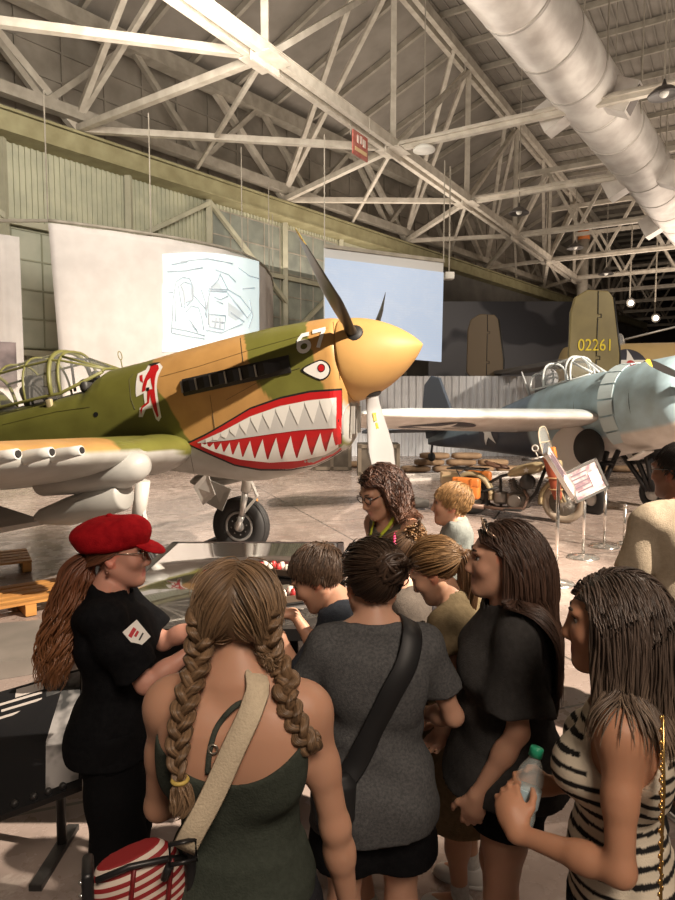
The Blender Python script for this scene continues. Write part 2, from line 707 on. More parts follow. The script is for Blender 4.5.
# far and right walls
t = MB()
t.box((25, 78, 7), (110, .4, 15.5))
struct(t, 'wall_far', mat('far_dark_wall', (.07, .06, .055), .8, 0, (.04, .036, .033), .4))
t = MB()
p0, p1 = Ap(-20, 0, 44), Ap(85, 0, 44)
t.bar(p0 + Vector((0, 0, 7.4)), p1 + Vector((0, 0, 7.4)), .3, 14.8)
struct(t, 'wall_right', mat('right_wall', (.25, .22, .19), .8, 0, (.18, .16, .14), .4))

# ---- duct with side outlets
du = thing('air_duct', 'fat silver ventilation duct hung under the roof at upper right', 'duct')
p0, p1 = unproj(478, -60, 12.6), unproj(694, 236, 29.0)
dd = (p1 - p0).normalized()
Ld = (p1 - p0).length
rr = .80
t = MB()
ring = []
for i in range(0, 61):
    q = p0 + dd * (Ld * i / 60)
    ring.append(q)
t.tube(ring, rr, 28)
DUCT = mat('duct_metal', (.76, .72, .67), .38, .25, (.55, .50, .46), 1.6, bump=.15, bscale=3)
t.build('duct_body', DUCT, du)
for i in range(1, 12):
    t = MB()
    q = p0 + dd * (Ld * i / 12)
    t.tube([q - dd * .05, q + dd * .05], rr + .01, 28)
    t.build('seam_band', mat('duct_band', (.50, .46, .42), .4, .3), du)
side = dd.cross(Vector((0, 0, 1))).normalized()
for f in (.30, .58, .82):
    for sgn in (-1, 1):
        t = MB()
        q = p0 + dd * (Ld * f)
        dirv = (side * sgn * .9 + Vector((0, 0, -.45))).normalized()
        a, c = q + dirv * (rr * .8), q + dirv * (rr + .5)
        t.bar(a, c, .75, .5, up=dd)
        o = t.build('outlet', DUCT, du)
        g = MB()
        g.bar(c, c + dirv * .02, .62, .38, up=dd)
        g.build('outlet_grille', mat('grille_dark', (.16, .14, .13), .6), o)
for f in (.1, .25, .4, .55, .7, .85):
    q = p0 + dd * (Ld * f)
    for sgn in (-1, 1):
        hang = MB()
        hang.bar(q + side * sgn * rr, Vector((q.x + side.x * sgn * rr, q.y + side.y * sgn * rr, 14.8)), .03)
        hang.build('hanger_rod', STEEL_D, du)

# ---- lamps hung in the roof
lampm = mat('lamp_white', (.8, .78, .72), .4)
lampd = mat('lamp_dark', (.10, .09, .085), .4, .3)


def dome_lamp(u, v, Y, r, label, white=False, group='dome lamps in the roof'):
    p = unproj(u, v, Y)
    o = thing('ceiling_lamp', label, 'lamp', p, 0, group)
    MB().lathe([(.02, .62 * r + .12), (.16 * r, .6 * r), (.55 * r, .42 * r), (.9 * r, .1 * r), (r, 0), (r * .97, -.03), (.88 * r, .06 * r), (.0, .2 * r)] if not white else
               [(.02, .5 * r), (.5 * r, .42 * r), (.95 * r, .15 * r), (r, 0), (.98 * r, -.03), (0, -.06)], 24).build('lamp_shade', lampm if white else lampd, o)
    MB().ball((0, 0, .04), r * .3, 12).build('bulb', lampm, o)
    MB().bar((0, 0, .5 * r), (0, 0, max(1.0, min(14.6 - p.z, 5.0))), .03).build('stem', STEEL_D, o)
    return o


dome_lamp(424, 150, 19.5, .32, 'flat white dome lamp hung beside the red sign', True, None)
dome_lamp(664, 95, 14.5, .33, 'dark dome lamp hung at the right edge by the duct', False, None)
dome_lamp(519, 213, 24.0, .36, 'dark dome lamp hung on the long truss near mid roof', False, None)
dome_lamp(575, 248, 34.0, .42, 'small dark dome lamp just left of the column', False, None)
dome_lamp(606, 274, 38.0, .42, 'small dark dome lamp hung right of the column', False, None)
for u, v, lb in ((631, 303, 'lit spot lamp shining above the tan fuselage, left one of two'), (656, 318, 'lit spot lamp shining above the tan fuselage, right one of two')):
    p = unproj(u, v, 34)
    o = thing('spot_lamp', lb, 'lamp', p)
    MB().lathe([(.10, .35), (.2, .2), (.26, 0), (.22, .02)], 16, 'y').build('lamp_housing', lampd, o)
    MB().ball((0, -.02, 0), .12, 12).build('bulb', mat('lit_bulb', (1, .9, .75), .4, emit=(1, .86, .66), estr=14), o)
    MB().bar((0, .15, .1), (0, .15, 4), .05).build('stem', STEEL_D, o)
# red sign hung on the truss
sp = unproj(360, 146, 18.0)
sg = thing('hanging_sign', 'small faded red sign hung under the truss joint', 'sign', sp)
rt = rotz(math.atan2(U.y, U.x))
MB().box((0, 0, 0), (.78, .04, .62), rt).build('sign_board', mat('faded_red', (.40, .09, .07), .6, 0, (.5, .2, .16), 8), sg)
g = MB()
for dx, dz, w in ((-.15, .12, .10), (.02, .14, .08), (.18, .1, .14)):
    g.box(rt @ Vector((dx, -.03, dz)), (w, .012, .2), rt)
g.box(rt @ Vector((0, -.03, -.15)), (.62, .012, .1), rt, 1)
g.build('lettering', [mat('sign_cream', (.75, .62, .55), .6), mat('sign_yellow', (.75, .55, .3), .6)], sg)
MB().bar((-.25, 0, .3), (-.25, 0, .75), .02).bar((.25, 0, .3), (.25, 0, .75), .02).build('hanger', STEEL_D, sg)

# ---- big white curtain banner with the projected drawing
CLOTH = mat('white_canvas', (.74, .69, .66), .8, 0, (.68, .63, .60), 3)


def ztopY(v, z):
    return (z - CAMZ) / (unproj(337, v, 1.0).z - CAMZ)


rail = []
for u, v in ((48, 223), (75, 226), (105, 230), (135, 234), (165, 238.5), (195, 243.5), (225, 250), (245, 256.5), (258, 263), (266, 270), (271, 278), (273, 287)):
    Y = ztopY(v, 6.0)
    rail.append(unproj(u, v, Y))
rail = [Vector((p.x, p.y, 6.0)) for p in rail]


def resample(pts, n):
    seg = [0]
    for a, c in zip(pts, pts[1:]):
        seg.append(seg[-1] + (c - a).length)
    out = []
    j = 0
    for i in range(n):
        s = seg[-1] * i / (n - 1)
        while j < len(pts) - 2 and seg[j + 1] < s:
            j += 1
        f = (s - seg[j]) / (seg[j + 1] - seg[j])
        out.append(pts[j].lerp(pts[j + 1], f))
    return out


def sheet(path, z0, z1, nz, fold=.0, th=.02, wl=9.0, taper=0.0):
    n = len(path)
    front, back = [], []
    for j in range(nz + 1):
        z = z0 + (z1 - z0) * j / nz
        for i, p in enumerate(path):
            a = path[max(i - 1, 0)]
            c = path[min(i + 1, n - 1)]
            d = (c - a).normalized()
            nr = d.cross(Vector((0, 0, 1))).normalized()
            s = i / (n - 1)
            w = fold * (1 - .5 * j / nz) * math.sin(wl * 6.28 * s + 1.3 * math.sin(7 * s)) * (1 - s * .8)
            q = Vector((p.x, p.y, z)) + nr * w
            if taper:
                q += d * taper * (1 - j / nz) * (1 - s)
            front.append(q)
            back.append(q - nr * th)
    fs = []
    o = len(front)
    for j in range(nz):
        for i in range(n - 1):
            a = j * n + i
            fs.append((a, a + 1, a + n + 1, a + n))
            fs.append((o + a, o + a + n, o + a + n + 1, o + a + 1))
    for i in range(n - 1):
        fs.append((i, o + i, o + i + 1, i + 1))
        a = nz * n + i
        fs.append((a, a + 1, o + a + 1, o + a))
    for j in range(nz):
        a = j * n
        fs.append((a, a + n, o + a + n, o + a))
        a = j * n + n - 1
        fs.append((a, o + a, o + a + n, a + n))
    return front + back, fs


bn = thing('curtain_banner', 'huge white curved curtain banner carrying a projected cockpit drawing', 'banner')
path = resample(rail, 90)
vs, fs = sheet(path, .9, 6.0, 30, .07, .02, 8, .25)
MB().add(vs, fs, 0, True).build('canvas', CLOTH, bn)
t = MB()
t.tube([p + Vector((0, 0, .06)) for p in resample(rail, 40)], .04, 8)
t.bar(Vector((rail[0].x - 2.5, rail[0].y - .2, 6.0)), Vector((rail[0].x, rail[0].y, 6.05)), .06)
for k in (0, 20, 45, 70, 89):
    t.bar(path[k] + Vector((0, 0, .05)), Vector((path[k].x, path[k].y, 9)), .025)
t.build('curtain_rail', STEEL_D, bn)


# position on the banner for pixels of the drawing: march along the path
def on_banner(u, v, off=.03):
    best = None
    for i in range(len(path) - 1):
        for f in (0, .25, .5, .75):
            p = path[i].lerp(path[i + 1], f)
            q = unproj(u, v, p.y)
            e = abs(q.x - p.x)
            if best is None or e < best[0]:
                best = (e, p, q, path[i + 1] - path[i])
    e, p, q, d = best
    nr = d.normalized().cross(Vector((0, 0, 1))).normalized()
    return Vector((p.x, p.y, q.z)) + nr * (off + .035)


PROJ = mat('projected_light', (.7, .76, .76), .8, 0, emit=(.72, .90, .92), estr=.62)
g = MB()
cols_u = np.linspace(162, 257.5, 34)
rows = 14
pv = []
for j in range(rows + 1):
    for u in cols_u:
        s = (u - 162) / 95.5
        vt = 254.5 - 3.5 * math.sin(s * 1.9) + 17 * max(0, s - .25) ** 1.7
        vb = 352
        pv.append(on_banner(u, vb + (vt - vb) * j / rows, .02))
fs = []
n = len(cols_u)
for j in range(rows):
    for i in range(n - 1):
        a = j * n + i
        fs.append((a, a + 1, a + n + 1, a + n))
pic = g.add(pv, fs, 0, True).build('projected_picture', PROJ, bn)
g = MB()
LN = [
    [(170, 333), (172, 300), (175, 282), (181, 277.5), (188, 279), (192, 287), (192, 299), (186, 306)],
    [(177, 286), (180, 307), (183, 308), (182, 292), (179, 285), (183, 282), (190, 285), (191, 300), (184, 303)],
    [(170, 333), (190, 337), (203, 339)], [(170, 328), (186, 331), (203, 336)],
    [(185, 312), (190, 306), (197, 308), (200, 318), (202, 330)], [(190, 325), (196, 333), (188, 320)],
    [(206, 325), (206, 300), (209, 287), (216, 280), (218, 274), (222, 281), (226, 290), (238, 297), (249, 312), (245, 318), (236, 306), (224, 292)],
    [(206, 291), (224, 292)], [(207, 289), (225, 290)], [(207, 314), (224, 316), (222, 330), (207, 327), (207, 314)],
    [(204, 330), (220, 333), (240, 324)], [(203, 315), (206, 300)], [(199, 290), (203, 302), (204, 318)], [(193, 296), (204, 310)],
    [(212, 297), (218, 300), (226, 296)], [(214, 301), (221, 304)], [(214, 318), (213, 328)], [(218, 318), (218, 329)], [(210, 321), (222, 323)],
    [(228, 312), (236, 318), (242, 322)], [(230, 300), (240, 312)], [(166, 272), (185, 271), (201, 268)], [(180, 262), (205, 259), (230, 264)],
    [(236, 268), (247, 276), (257, 279)], [(240, 289), (252, 288)], [(170, 265), (186, 262)], [(214, 270), (226, 275), (233, 282)], [(167, 292), (171, 293)],
    [(247, 300), (250, 316), (246, 328)], [(174, 300), (174, 322)],
]
for ln in LN:
    t0 = [on_banner(u, v, .05) for u, v in ln]
    g.tube(t0, .018, 4)
for poly in ([(178, 285), (184, 283), (190, 288), (191, 300), (185, 302), (182, 304)], [(208, 315), (223, 317), (221, 329), (208, 327)], [(208, 292), (223, 293), (218, 283), (212, 284)], [(226, 302), (243, 314), (234, 321), (226, 316)], [(186, 313), (194, 309), (198, 320), (192, 328)]):
    pp_ = [on_banner(u, v, .025) for u, v in poly]
    g.add(pp_, [tuple(range(len(pp_)))], 1)
g.build('drawing_line', [mat('projected_line', (.45, .47, .49), .8, 0, emit=(.52, .60, .64), estr=.45), mat('projected_tone', (.6, .63, .64), .8, 0, emit=(.60, .70, .73), estr=.52)], pic)

# left curtain banner with a grey photograph at its foot
lp = [Vector((p.x, p.y, 5.3)) for p in (unproj(-60, 243, 14.6), unproj(-30, 243, 15.0), unproj(0, 243, 15.6), unproj(19.5, 243, 15.9))]
lb = thing('curtain_banner', 'narrow white curtain banner at the left edge with a grey photograph at its foot', 'banner')
vs, fs = sheet(resample(lp, 40), 1.0, 5.75, 16, .08, .02, 5)
MB().add(vs, fs, 0, True).build('canvas', CLOTH, lb)
g = MB()
pp = resample([p + Vector((.0, -.16, 0)) for p in lp], 20)
vs, fs = sheet(pp[:-1], 2.2, 3.25, 4, 0, .01)
g.add(vs, fs, 0, True)
g.build('photo_print', mat('grey_photo', (.34, .27, .27), .7, 0, (.09, .075, .08), 1.6, detail=8), lb)

# blue projection screen
bs = thing('projection_screen', 'tall pale blue lit projection screen behind the propeller spinner', 'screen')
q = []
for u, vt, vb, Y in ((324.5, 247.5, 352, 18.2), (443.5, 262.5, 362, 20.1)):
    a, c = unproj(u, vt, Y), unproj(u - (0 if u < 400 else 2.5), vb, Y)
    q.append((a, c))
(tl, bl), (tr, br) = q
nr = (tr - tl).cross(Vector((0, 0, 1))).normalized()
g = MB()
g.add([bl, br, tr, tl] + [p - nr * .05 for p in (bl, br, tr, tl)], [(0, 1, 2, 3), (7, 6, 5, 4), (0, 4, 5, 1), (1, 5, 6, 2), (2, 6, 7, 3), (3, 7, 4, 0)])
g.build('screen_sheet', mat('grey_screen', (.62, .62, .62), .7), bs)
BL = bpy.data.materials.new('blue_projection')
BL.use_nodes = True
nt = BL.node_tree
N, L = nt.nodes, nt.links
b = N['Principled BSDF']
tc = N.new('ShaderNodeTexCoord')
c1 = _mix(_range(_noise(1.2, 8, .75, .4, (1, 1, 1.5)), .45, .62), (.36, .48, .66), (.45, .54, .68))
bk = N.new('ShaderNodeTexBrick')
bk.inputs['Scale'].default_value = 1.3
bk.inputs['Row Height'].default_value = .09
bk.inputs['Brick Width'].default_value = .7
bk.offset = .37
bk.inputs['Mortar Size'].default_value = .012
mp = N.new('ShaderNodeMapping')
mp.inputs['Rotation'].default_value = (R(90), 0, 0)
L.new(tc.outputs['Object'], mp.inputs['Vector'])
L.new(mp.outputs['Vector'], bk.inputs['Vector'])
c1 = _mix(bk.outputs['Fac'], c1, (.40, .49, .64))
L.new(c1, b.inputs['Emission Color'])
b.inputs['Emission Strength'].default_value = .75
b.inputs['Base Color'].default_value = (.3, .33, .38, 1)
f = .085
g = MB()
ins = [bl.lerp(tl, .0) + nr * .02, br.lerp(tr, 0) + nr * .02, br.lerp(tr, .9) + nr * .02, bl.lerp(tl, .905) + nr * .02]
g.add(ins, [(0, 1, 2, 3)])
g.build('projected_map', BL, bs)
g = MB()
g.bar(tl + Vector((0, 0, .04)), tr + Vector((0, 0, .04)), .1, .1)
g.bar(tl, Vector((tl.x, tl.y, 9)), .03)
g.bar(tr, Vector((tr.x, tr.y, 9)), .03)
g.build('screen_rail', STEEL_D, bs)
# dim lit projector on the screen's right edge
pj = unproj(449, 276, 20.6)
o = thing('projector', 'small white box mounted at the right edge of the blue screen', 'projector', pj)
MB().rbox((0, 0, 0), (.3, .3, .22), .03).build('housing', lampm, o)
MB().bar((0, 0, .1), (0, 0, 9 - pj.z), .04).build('mount_pole', STEEL_D, o)
# ================================================================ the shark-mouthed fighter
O40 = unproj(348, 361, 6.2)
_y, _p = R(18), R(11)
_f = Vector((math.cos(_y) * math.cos(_p), -math.sin(_y) * math.cos(_p), math.sin(_p)))
_s = Vector((-math.sin(_y), -math.cos(_y), 0))
_u = _f.cross(-_s).normalized()
if _u.z < 0:
    _u = -_u
M40 = Matrix((_f, -_s, _u)).transposed()          # local x nose, y port, z up
C40 = Vector((-2.1, 0, -1.88))
plane = thing('fighter_plane', 'tan and olive fighter plane with a red shark mouth and pointed nose', 'airplane')
plane.matrix_world = Matrix.Translation(O40 + M40 @ C40) @ M40.to_4x4()


def P40(mb, name, m, parent=None, **k):
    if parent is None:
        return mb.build(name, m, plane, -C40, **k)
    return mb.build(name, m, parent, **k)


def ray40(u, v):
    c = Vector((0, 0, CAMZ))
    return M40.transposed() @ (c - O40), M40.transposed() @ (unproj(u, v, 1.0) - c)


ST = np.array([  # t, top, bottom, widest z, half width
    (0.015, .36, -.36, 0, .36), (-.02, .405, -.405, 0, .39), (-.06, .418, -.56, -.02, .40), (-.10, .425, -.74, -.03, .402), (-.16, .432, -.80, -.03, .405),
    (-.39, .448, -.89, -.04, .412), (-.67, .468, -.96, -.05, .42), (-1.0, .47, -.975, -.06, .43), (-1.22, .468, -.955, -.06, .438),
    (-1.65, .460, -.83, -.06, .45), (-2.1, .442, -.70, -.05, .46), (-2.5, .44, -.67, -.04, .462), (-2.62, .40, -.66, -.04, .462), (-2.75, .30, -.66, -.04, .462),
    (-3.2, .285, -.65, -.03, .46), (-4.1, .30, -.60, -.02, .44), (-4.3, .62, -.58, 0, .43), (-5.2, .50, -.45, 0, .36), (-7, .36, -.22, .05, .22), (-8.7, .25, .0, .1, .07)])


def fus(t):
    x = -t
    return tuple(float(np.interp(x, -ST[:, 0], ST[:, k])) for k in (1, 2, 3, 4))


def ysurf(t, z):
    T, B, mm, W = fus(t)
    if z >= mm:
        q, n = (z - mm) / max(T - mm, 1e-4), 2.25
    else:
        q, n = (mm - z) / max(mm - B, 1e-4), 2.7
    q = min(abs(q), .999)
    return W * (1 - q ** n) ** (1 / n)


def on40(t, z, off):
    y = ysurf(t, z)
    e = .004
    dt = Vector((2 * e, ysurf(t + e, z) - ysurf(t - e, z), 0))
    dz = Vector((0, ysurf(t, z + e) - ysurf(t, z - e), 2 * e))
    n = dz.cross(dt)
    n.normalize()
    if n.y < 0:
        n = -n
    p = Vector((t, y, z)) + n * off
    return Vector((p.x, -p.y, p.z))            # starboard side is negative y


def px40(u, v):
    c, d = ray40(u, v)
    yl = .38
    for _ in range(12):
        k = (-yl - c.y) / d.y
        p = c + d * k
        yl = .5 * yl + .5 * ysurf(p.x, p.z)
    return p.x, p.z


TAN, OLV, GRY = (.53, .295, .10), (.165, .165, .035), (.44, .435, .41)


def paint40(t, s, z):
    wob = .05 * math.sin(5 * t + 3 * z) + .03 * math.sin(11 * z + 2 * t)
    zg = float(np.interp(-t, [0, .5, 1.0, 1.58, 9], [-.75, -.84, -.80, -.50, -.50]))
    if z < zg or (t > -.13 and z < -.40):
        return GRY
    if t < -1.74 - .42 * z + wob * .6:
        return OLV
    if t < -.80 - .30 * z + wob:
        return TAN
    if t < -.17 - .22 * z + wob * .5:
        return OLV
    return TAN


PAINT = mat('airframe_paint', (1, 1, 1), .42, 0, col2=(.82, .8, .78), nscale=4, attr='tint', spec=.4)
ts = [0.015, -.0, -.02, -.04, -.06, -.08, -.10, -.13, -.16] + list(np.arange(-.18, -2.6, -.02)) + list(np.arange(-2.6, -4.5, -.05)) + list(np.arange(-4.6, -8.71, -.3)) + [-8.72]
NR = 140
rings = []
cols = []
for t in ts:
    T, B, mm, W = fus(t)
    r = []
    for k in range(NR):
        a = 2 * math.pi * k / NR
        c, s = math.cos(a), math.sin(a)
        n = 2.25 if s >= 0 else 2.7
        y = W * math.copysign(abs(c) ** (2 / n), c)
        z = mm + (T - mm if s >= 0 else mm - B) * math.copysign(abs(s) ** (2 / n), s)
        r.append((t, -y, z))
        cols.append((*paint40(t, y, z), 1) if not (-4.15 < t < -2.72 and z > .24 and abs(y) < .40) else (.03, .03, .025, 1))
    rings.append(r)
g = MB()
g.loft(rings)
g.col = cols
fuselage = P40(g, 'fuselage', PAINT)

# ---- spinner and propeller
SPN = mat('spinner_tan', (.57, .33, .115), .5, 0, (.52, .295, .10), 3, spec=.3)
g = MB()
prof = []
for i in range(26):
    x = i / 25
    r = .388 * (1 - x ** 1.75) ** .80
    prof.append((max(r, 0.0), .03 + .69 * x))
prof = [(.0, .0), (.30, .0), (.385, .012)] + prof[:-1] + [(.02, .712), (0, .722)]
g.lathe(prof, 56, 'x')
spin = P40(g, 'spinner', SPN)
g = MB()
for ang in (34, -87, 150):
    a = R(ang)
    d = Vector((0, -math.cos(a), math.sin(a)))
    g.ball(Vector((.17, 0, 0)) + d * .335, (.10, .10, .05), 16, rot=d.to_track_quat('Z', 'Y').to_matrix())
g.build('blade_socket', mat('socket_black', (.015, .014, .013), .6), spin)
MB().lathe([(.0, .028), (.372, .028), (.372, .004), (.0, .004)], 48, 'x').build('backplate_gap', MATS['socket_black'], spin)
BLK = mat('blade_black', (.028, .026, .025), .38)
LITGREY = mat('blade_lit_grey', (.40, .39, .385), .38, .1)  # pale copy of the black blade: light put into the lower blade's colour
YEL = mat('blade_yellow', (.75, .52, .04), .5)


def blade_mesh(ax, radial, fwd, R0, R1, cmax, mb, front=0, back=1, tip=2, tw0=62, tw1=24, tiplen=.1):
    rings = []
    cross = radial.cross(fwd).normalized()
    n = 14
    for i in range(25):
        f = i / 24
        r = R0 + (R1 - R0) * f
        c = cmax * np.interp(f, [0, .12, .45, .8, .95, 1], [.38, .48, 1, .86, .55, .06])
        th = np.interp(f, [0, .12, .5, 1], [.38, .3, .09, .05]) * c if f > .1 else cmax * .36 * (1 - f * 2)
        tw = R(np.interp(f, [0, 1], [tw0, tw1]))
        ch = cross * math.cos(tw) - fwd * math.sin(tw)
        nn = radial.cross(ch).normalized()
        ring = []
        for k in range(n):
            a = 2 * math.pi * k / n
            ring.append(ax + radial * r + ch * (c / 2 * math.cos(a)) + nn * (th / 2 * math.sin(a)))
        rings.append(ring)
    o = len(mb.f)
    mb.loft(rings)
    # colour by side and distance
    for fi in range(o, len(mb.f)):
        f = mb.f[fi]
        p = sum((Vector(mb.v[i]) for i in f), Vector()) / len(f)
        rr_ = (p - ax).dot(radial)
        e1 = Vector(mb.v[f[1]]) - Vector(mb.v[f[0]])
        e2 = Vector(mb.v[f[2]]) - Vector(mb.v[f[0]])
        nrm = e1.cross(e2)
        mb.mi[fi] = tip if rr_ > R1 - tiplen else (front if nrm.dot(fwd) > 0 else back)


for ang, lab in ((34, 'dark blade with yellow tip'), (-87, 'blade pointing down, coloured pale as if lit'), (150, None)):
    a = R(ang)
    d = Vector((0, -math.cos(a), math.sin(a)))
    g = MB()
    blade_mesh(Vector((.17, 0, 0)), d, Vector((1, 0, 0)), .30, 1.58, .285, g, tw0=58, tw1=26)
    o = P40(g, 'propeller_blade', [LITGREY if ang == -87 else BLK, BLK if ang != -87 else LITGREY, YEL if ang != -87 else LITGREY])
    if lab:
        o['label'] = lab
    if ang == -87:                               # yellow maker's stencil on the lower blade
        sm = MB()
        for bx_, by_, bw_, bh_ in ((-.03, .045, .012, .07), (-.01, .045, .012, .07), (.01, .045, .012, .07), (.03, .045, .012, .07), (0, .085, .075, .012), (.0, -.03, .05, .055)):
            sm.box((bx_, by_, 0), (bw_, bh_, .002))
        vs, fs = sm.v, sm.f
        q = MB()
        tw = R(42)
        fwd = Vector((1, 0, 0))
        cross = d.cross(fwd).normalized()
        ch = cross * math.cos(tw) - fwd * math.sin(tw)
        nn = d.cross(ch).normalized()
        if (M40 @ nn).y > 0:
            nn = -nn
        right = ch if (M40 @ ch).x > 0 else -ch
        q.add([Vector((.17, 0, 0)) + d * .62 + nn * .022 + right * x + (-d) * y for x, y, z in vs], fs)
        q.build('stencil', mat('stencil_yellow', (.85, .72, .08), .5), o)

# ---- decals that follow the skin
RED = mat('mouth_red', (.50, .012, .014), .42)
WHT = mat('decal_white', (.80, .78, .74), .45)
GUM = mat('mouth_grey', (.56, .55, .53), .45)
DBK = mat('decal_black', (.012, .012, .012), .5)
DEC = [RED, WHT, GUM, DBK]


def decal(mb, poly, off, mi, px=True, maxlen=.035):
    pts = [px40(*p) if px else p for p in poly]
    bm = bmesh.new()
    vs = [bm.verts.new((x, 0, z)) for x, z in pts]
    bm.faces.new(vs)
    bmesh.ops.triangulate(bm, faces=list(bm.faces))
    for _ in range(6):
        lg = [e for e in bm.edges if e.calc_length() > maxlen]
        if not lg:
            break
        bmesh.ops.subdivide_edges(bm, edges=lg, cuts=1)
        bmesh.ops.triangulate(bm, faces=[f for f in bm.faces if len(f.verts) > 3])
    bm.verts.index_update()
    V2 = [on40(v.co.x, v.co.z, off) for v in bm.verts]
    F2 = []
    for f in bm.faces:
        ix = [v.index for v in f.verts]
        n = (V2[ix[1]] - V2[ix[0]]).cross(V2[ix[2]] - V2[ix[0]])
        F2.append(ix if n.y < 0 else ix[::-1])
    bm.free()
    mb.add(V2, F2, mi)


def curve(pts, us):
    x = [p[0] for p in pts]
    y = [p[1] for p in pts]
    return [(u, float(np.interp(u, x, y))) for u in us]


def band(mb, up, lo, u0, u1, off, mi, n=40):
    us = [u0 + (u1 - u0) * i / n for i in range(n + 1)]
    rows = 8
    a, c = curve(up, us), curve(lo, us)
    vs, fs = [], []
    for j in range(rows + 1):
        for i in range(n + 1):
            v = a[i][1] + (c[i][1] - a[i][1]) * j / rows
            vs.append(on40(*px40(us[i], v), off))
    for j in range(rows):
        for i in range(n):
            k = j * (n + 1) + i
            fs.append((k, k + n + 1, k + n + 2, k + 1))
    mb.add(vs, fs, mi)


uo = [(189, 443.5), (205, 436), (220, 427.5), (250, 409.5), (280, 399), (310, 392.5), (346, 390)]
ui = [(196, 443), (222, 431.5), (250, 416.5), (280, 406), (310, 400), (340, 397)]
gl = [(196, 443.2), (230, 440), (270, 434), (300, 430), (330, 428), (348, 427.5)]
lb_ = [(198, 443.6), (215, 451), (240, 458.5), (270, 461.5), (300, 459.5), (325, 453.5), (346, 441)]
lo_ = [(189, 443.6), (205, 451), (235, 464), (260, 468.5), (290, 468.5), (315, 463.5), (335, 454), (348, 444)]
g = MB()
band(g, [(u, v - 2) for u, v in uo], [(u, v + 2) for u, v in lo_], 188, 342, .003, 3)
band(g, uo, lo_, 189.5, 341, .006, 0)
band(g, ui, gl, 198, 336, .009, 2)
us = [206, 213, 221, 230, 240, 251, 263, 276, 290, 305, 320, 334]
for a, c in zip(us, us[1:]):
    va = curve(ui, [a, c, (a + c) / 2])
    vb = curve(gl, [(a + c) / 2])[0][1]
    mid = va[2][1]
    decal(g, [(a, va[0][1] + .3), (c, va[1][1] + .3), (c - .5, va[1][1] + 4), ((a + c) / 2 + 1, mid + (vb - mid) * .80), (a + .5, va[0][1] + 4)], .012, 1)
us = [203, 209, 216, 224, 233, 243, 255, 268, 282, 297, 312, 326, 336]
for a, c in zip(us, us[1:]):
    va = curve(lb_, [a, c])
    vb = curve(gl, [(a + c) / 2])[0][1]
    lowm = (va[0][1] + va[1][1]) / 2
    decal(g, [(a - .2, va[0][1]), ((a + c) / 2 + 1.5, lowm + (vb - lowm) * .86), (c + .2, va[1][1])], .010, 1)
mouth = P40(g, 'shark_mouth', DEC)
g = MB()
band(g, [(u, v - 2.5) for u, v in lb_], [(u, v + .6) for u, v in lb_], 202, 338, .011, 1, 30)
g.build('lower_gum', DEC, mouth)
# eye
g = MB()


def teardrop(cx, cy, L_, h, sc):
    out = []
    for k in range(28):
        a = 2 * math.pi * k / 28
        x, y = math.cos(a), math.sin(a)
        out.append((cx + sc * L_ * (x if x > 0 else x * 1.75), cy + sc * h * y * (1 if x > 0 else (1 + x * .55) * 1.0)))
    return out


decal(g, teardrop(320, 370, 9.7, 9.3, 1.12), .004, 3)
decal(g, teardrop(320, 370, 9.7, 9.3, .97), .006, 1)
decal(g, [(321.5 + 3.9 * math.cos(a), 368 + 4.2 * math.sin(a)) for a in np.linspace(0, 6.28, 17)[:-1]], .008, 3)
decal(g, [(321.5 + 3.1 * math.cos(a), 368 + 3.4 * math.sin(a)) for a in np.linspace(0, 6.28, 17)[:-1]], .010, 0)
P40(g, 'painted_eye', DEC)
# number
def stroke(mb, pts, w, off, mi, closed=False):
    P = [Vector((x, y)) for x, y in pts]
    if closed:
        P = P + [P[0], P[1]]
    Q = []
    for a_, b_ in zip(P, P[1:]):
        for k in range(4):
            Q.append(a_.lerp(b_, k / 4))
    Q.append(P[-1])
    vs = []
    for k, q in enumerate(Q):
        d = (Q[min(k + 1, len(Q) - 1)] - Q[max(k - 1, 0)]).normalized()
        nr_ = Vector((-d.y, d.x)) * (w / 2)
        for f in (-1, 0, 1):
            e = q + nr_ * f
            vs.append(on40(e.x, e.y, off))
    fs = []
    for k in range(len(Q) - 1):
        for f in (0, 1):
            fs.append((k * 3 + f, (k + 1) * 3 + f, (k + 1) * 3 + f + 1, k * 3 + f + 1))
    mb.add(vs, fs, mi)


g = MB()
c0 = px40(304, 343)
stroke(g, [(c0[0] + .052 * math.cos(q), c0[1] - .034 + .046 * math.sin(q)) for q in np.linspace(0, 6.283, 15)[:-1]], .036, .008, 1, True)
stroke(g, [(c0[0] - .052, c0[1] - .034), (c0[0] - .048, c0[1] + .03), (c0[0] - .015, c0[1] + .072), (c0[0] + .052, c0[1] + .072)], .036, .009, 1)
c0 = px40(319, 338.5)
stroke(g, [(c0[0] - .062, c0[1] + .072), (c0[0] + .062, c0[1] + .075)], .036, .008, 1)
stroke(g, [(c0[0] + .05, c0[1] + .075), (c0[0] + .03, c0[1] + .02), (c0[0] - .012, c0[1] - .085)], .036, .009, 1)
P40(g, 'number_marking', DEC)
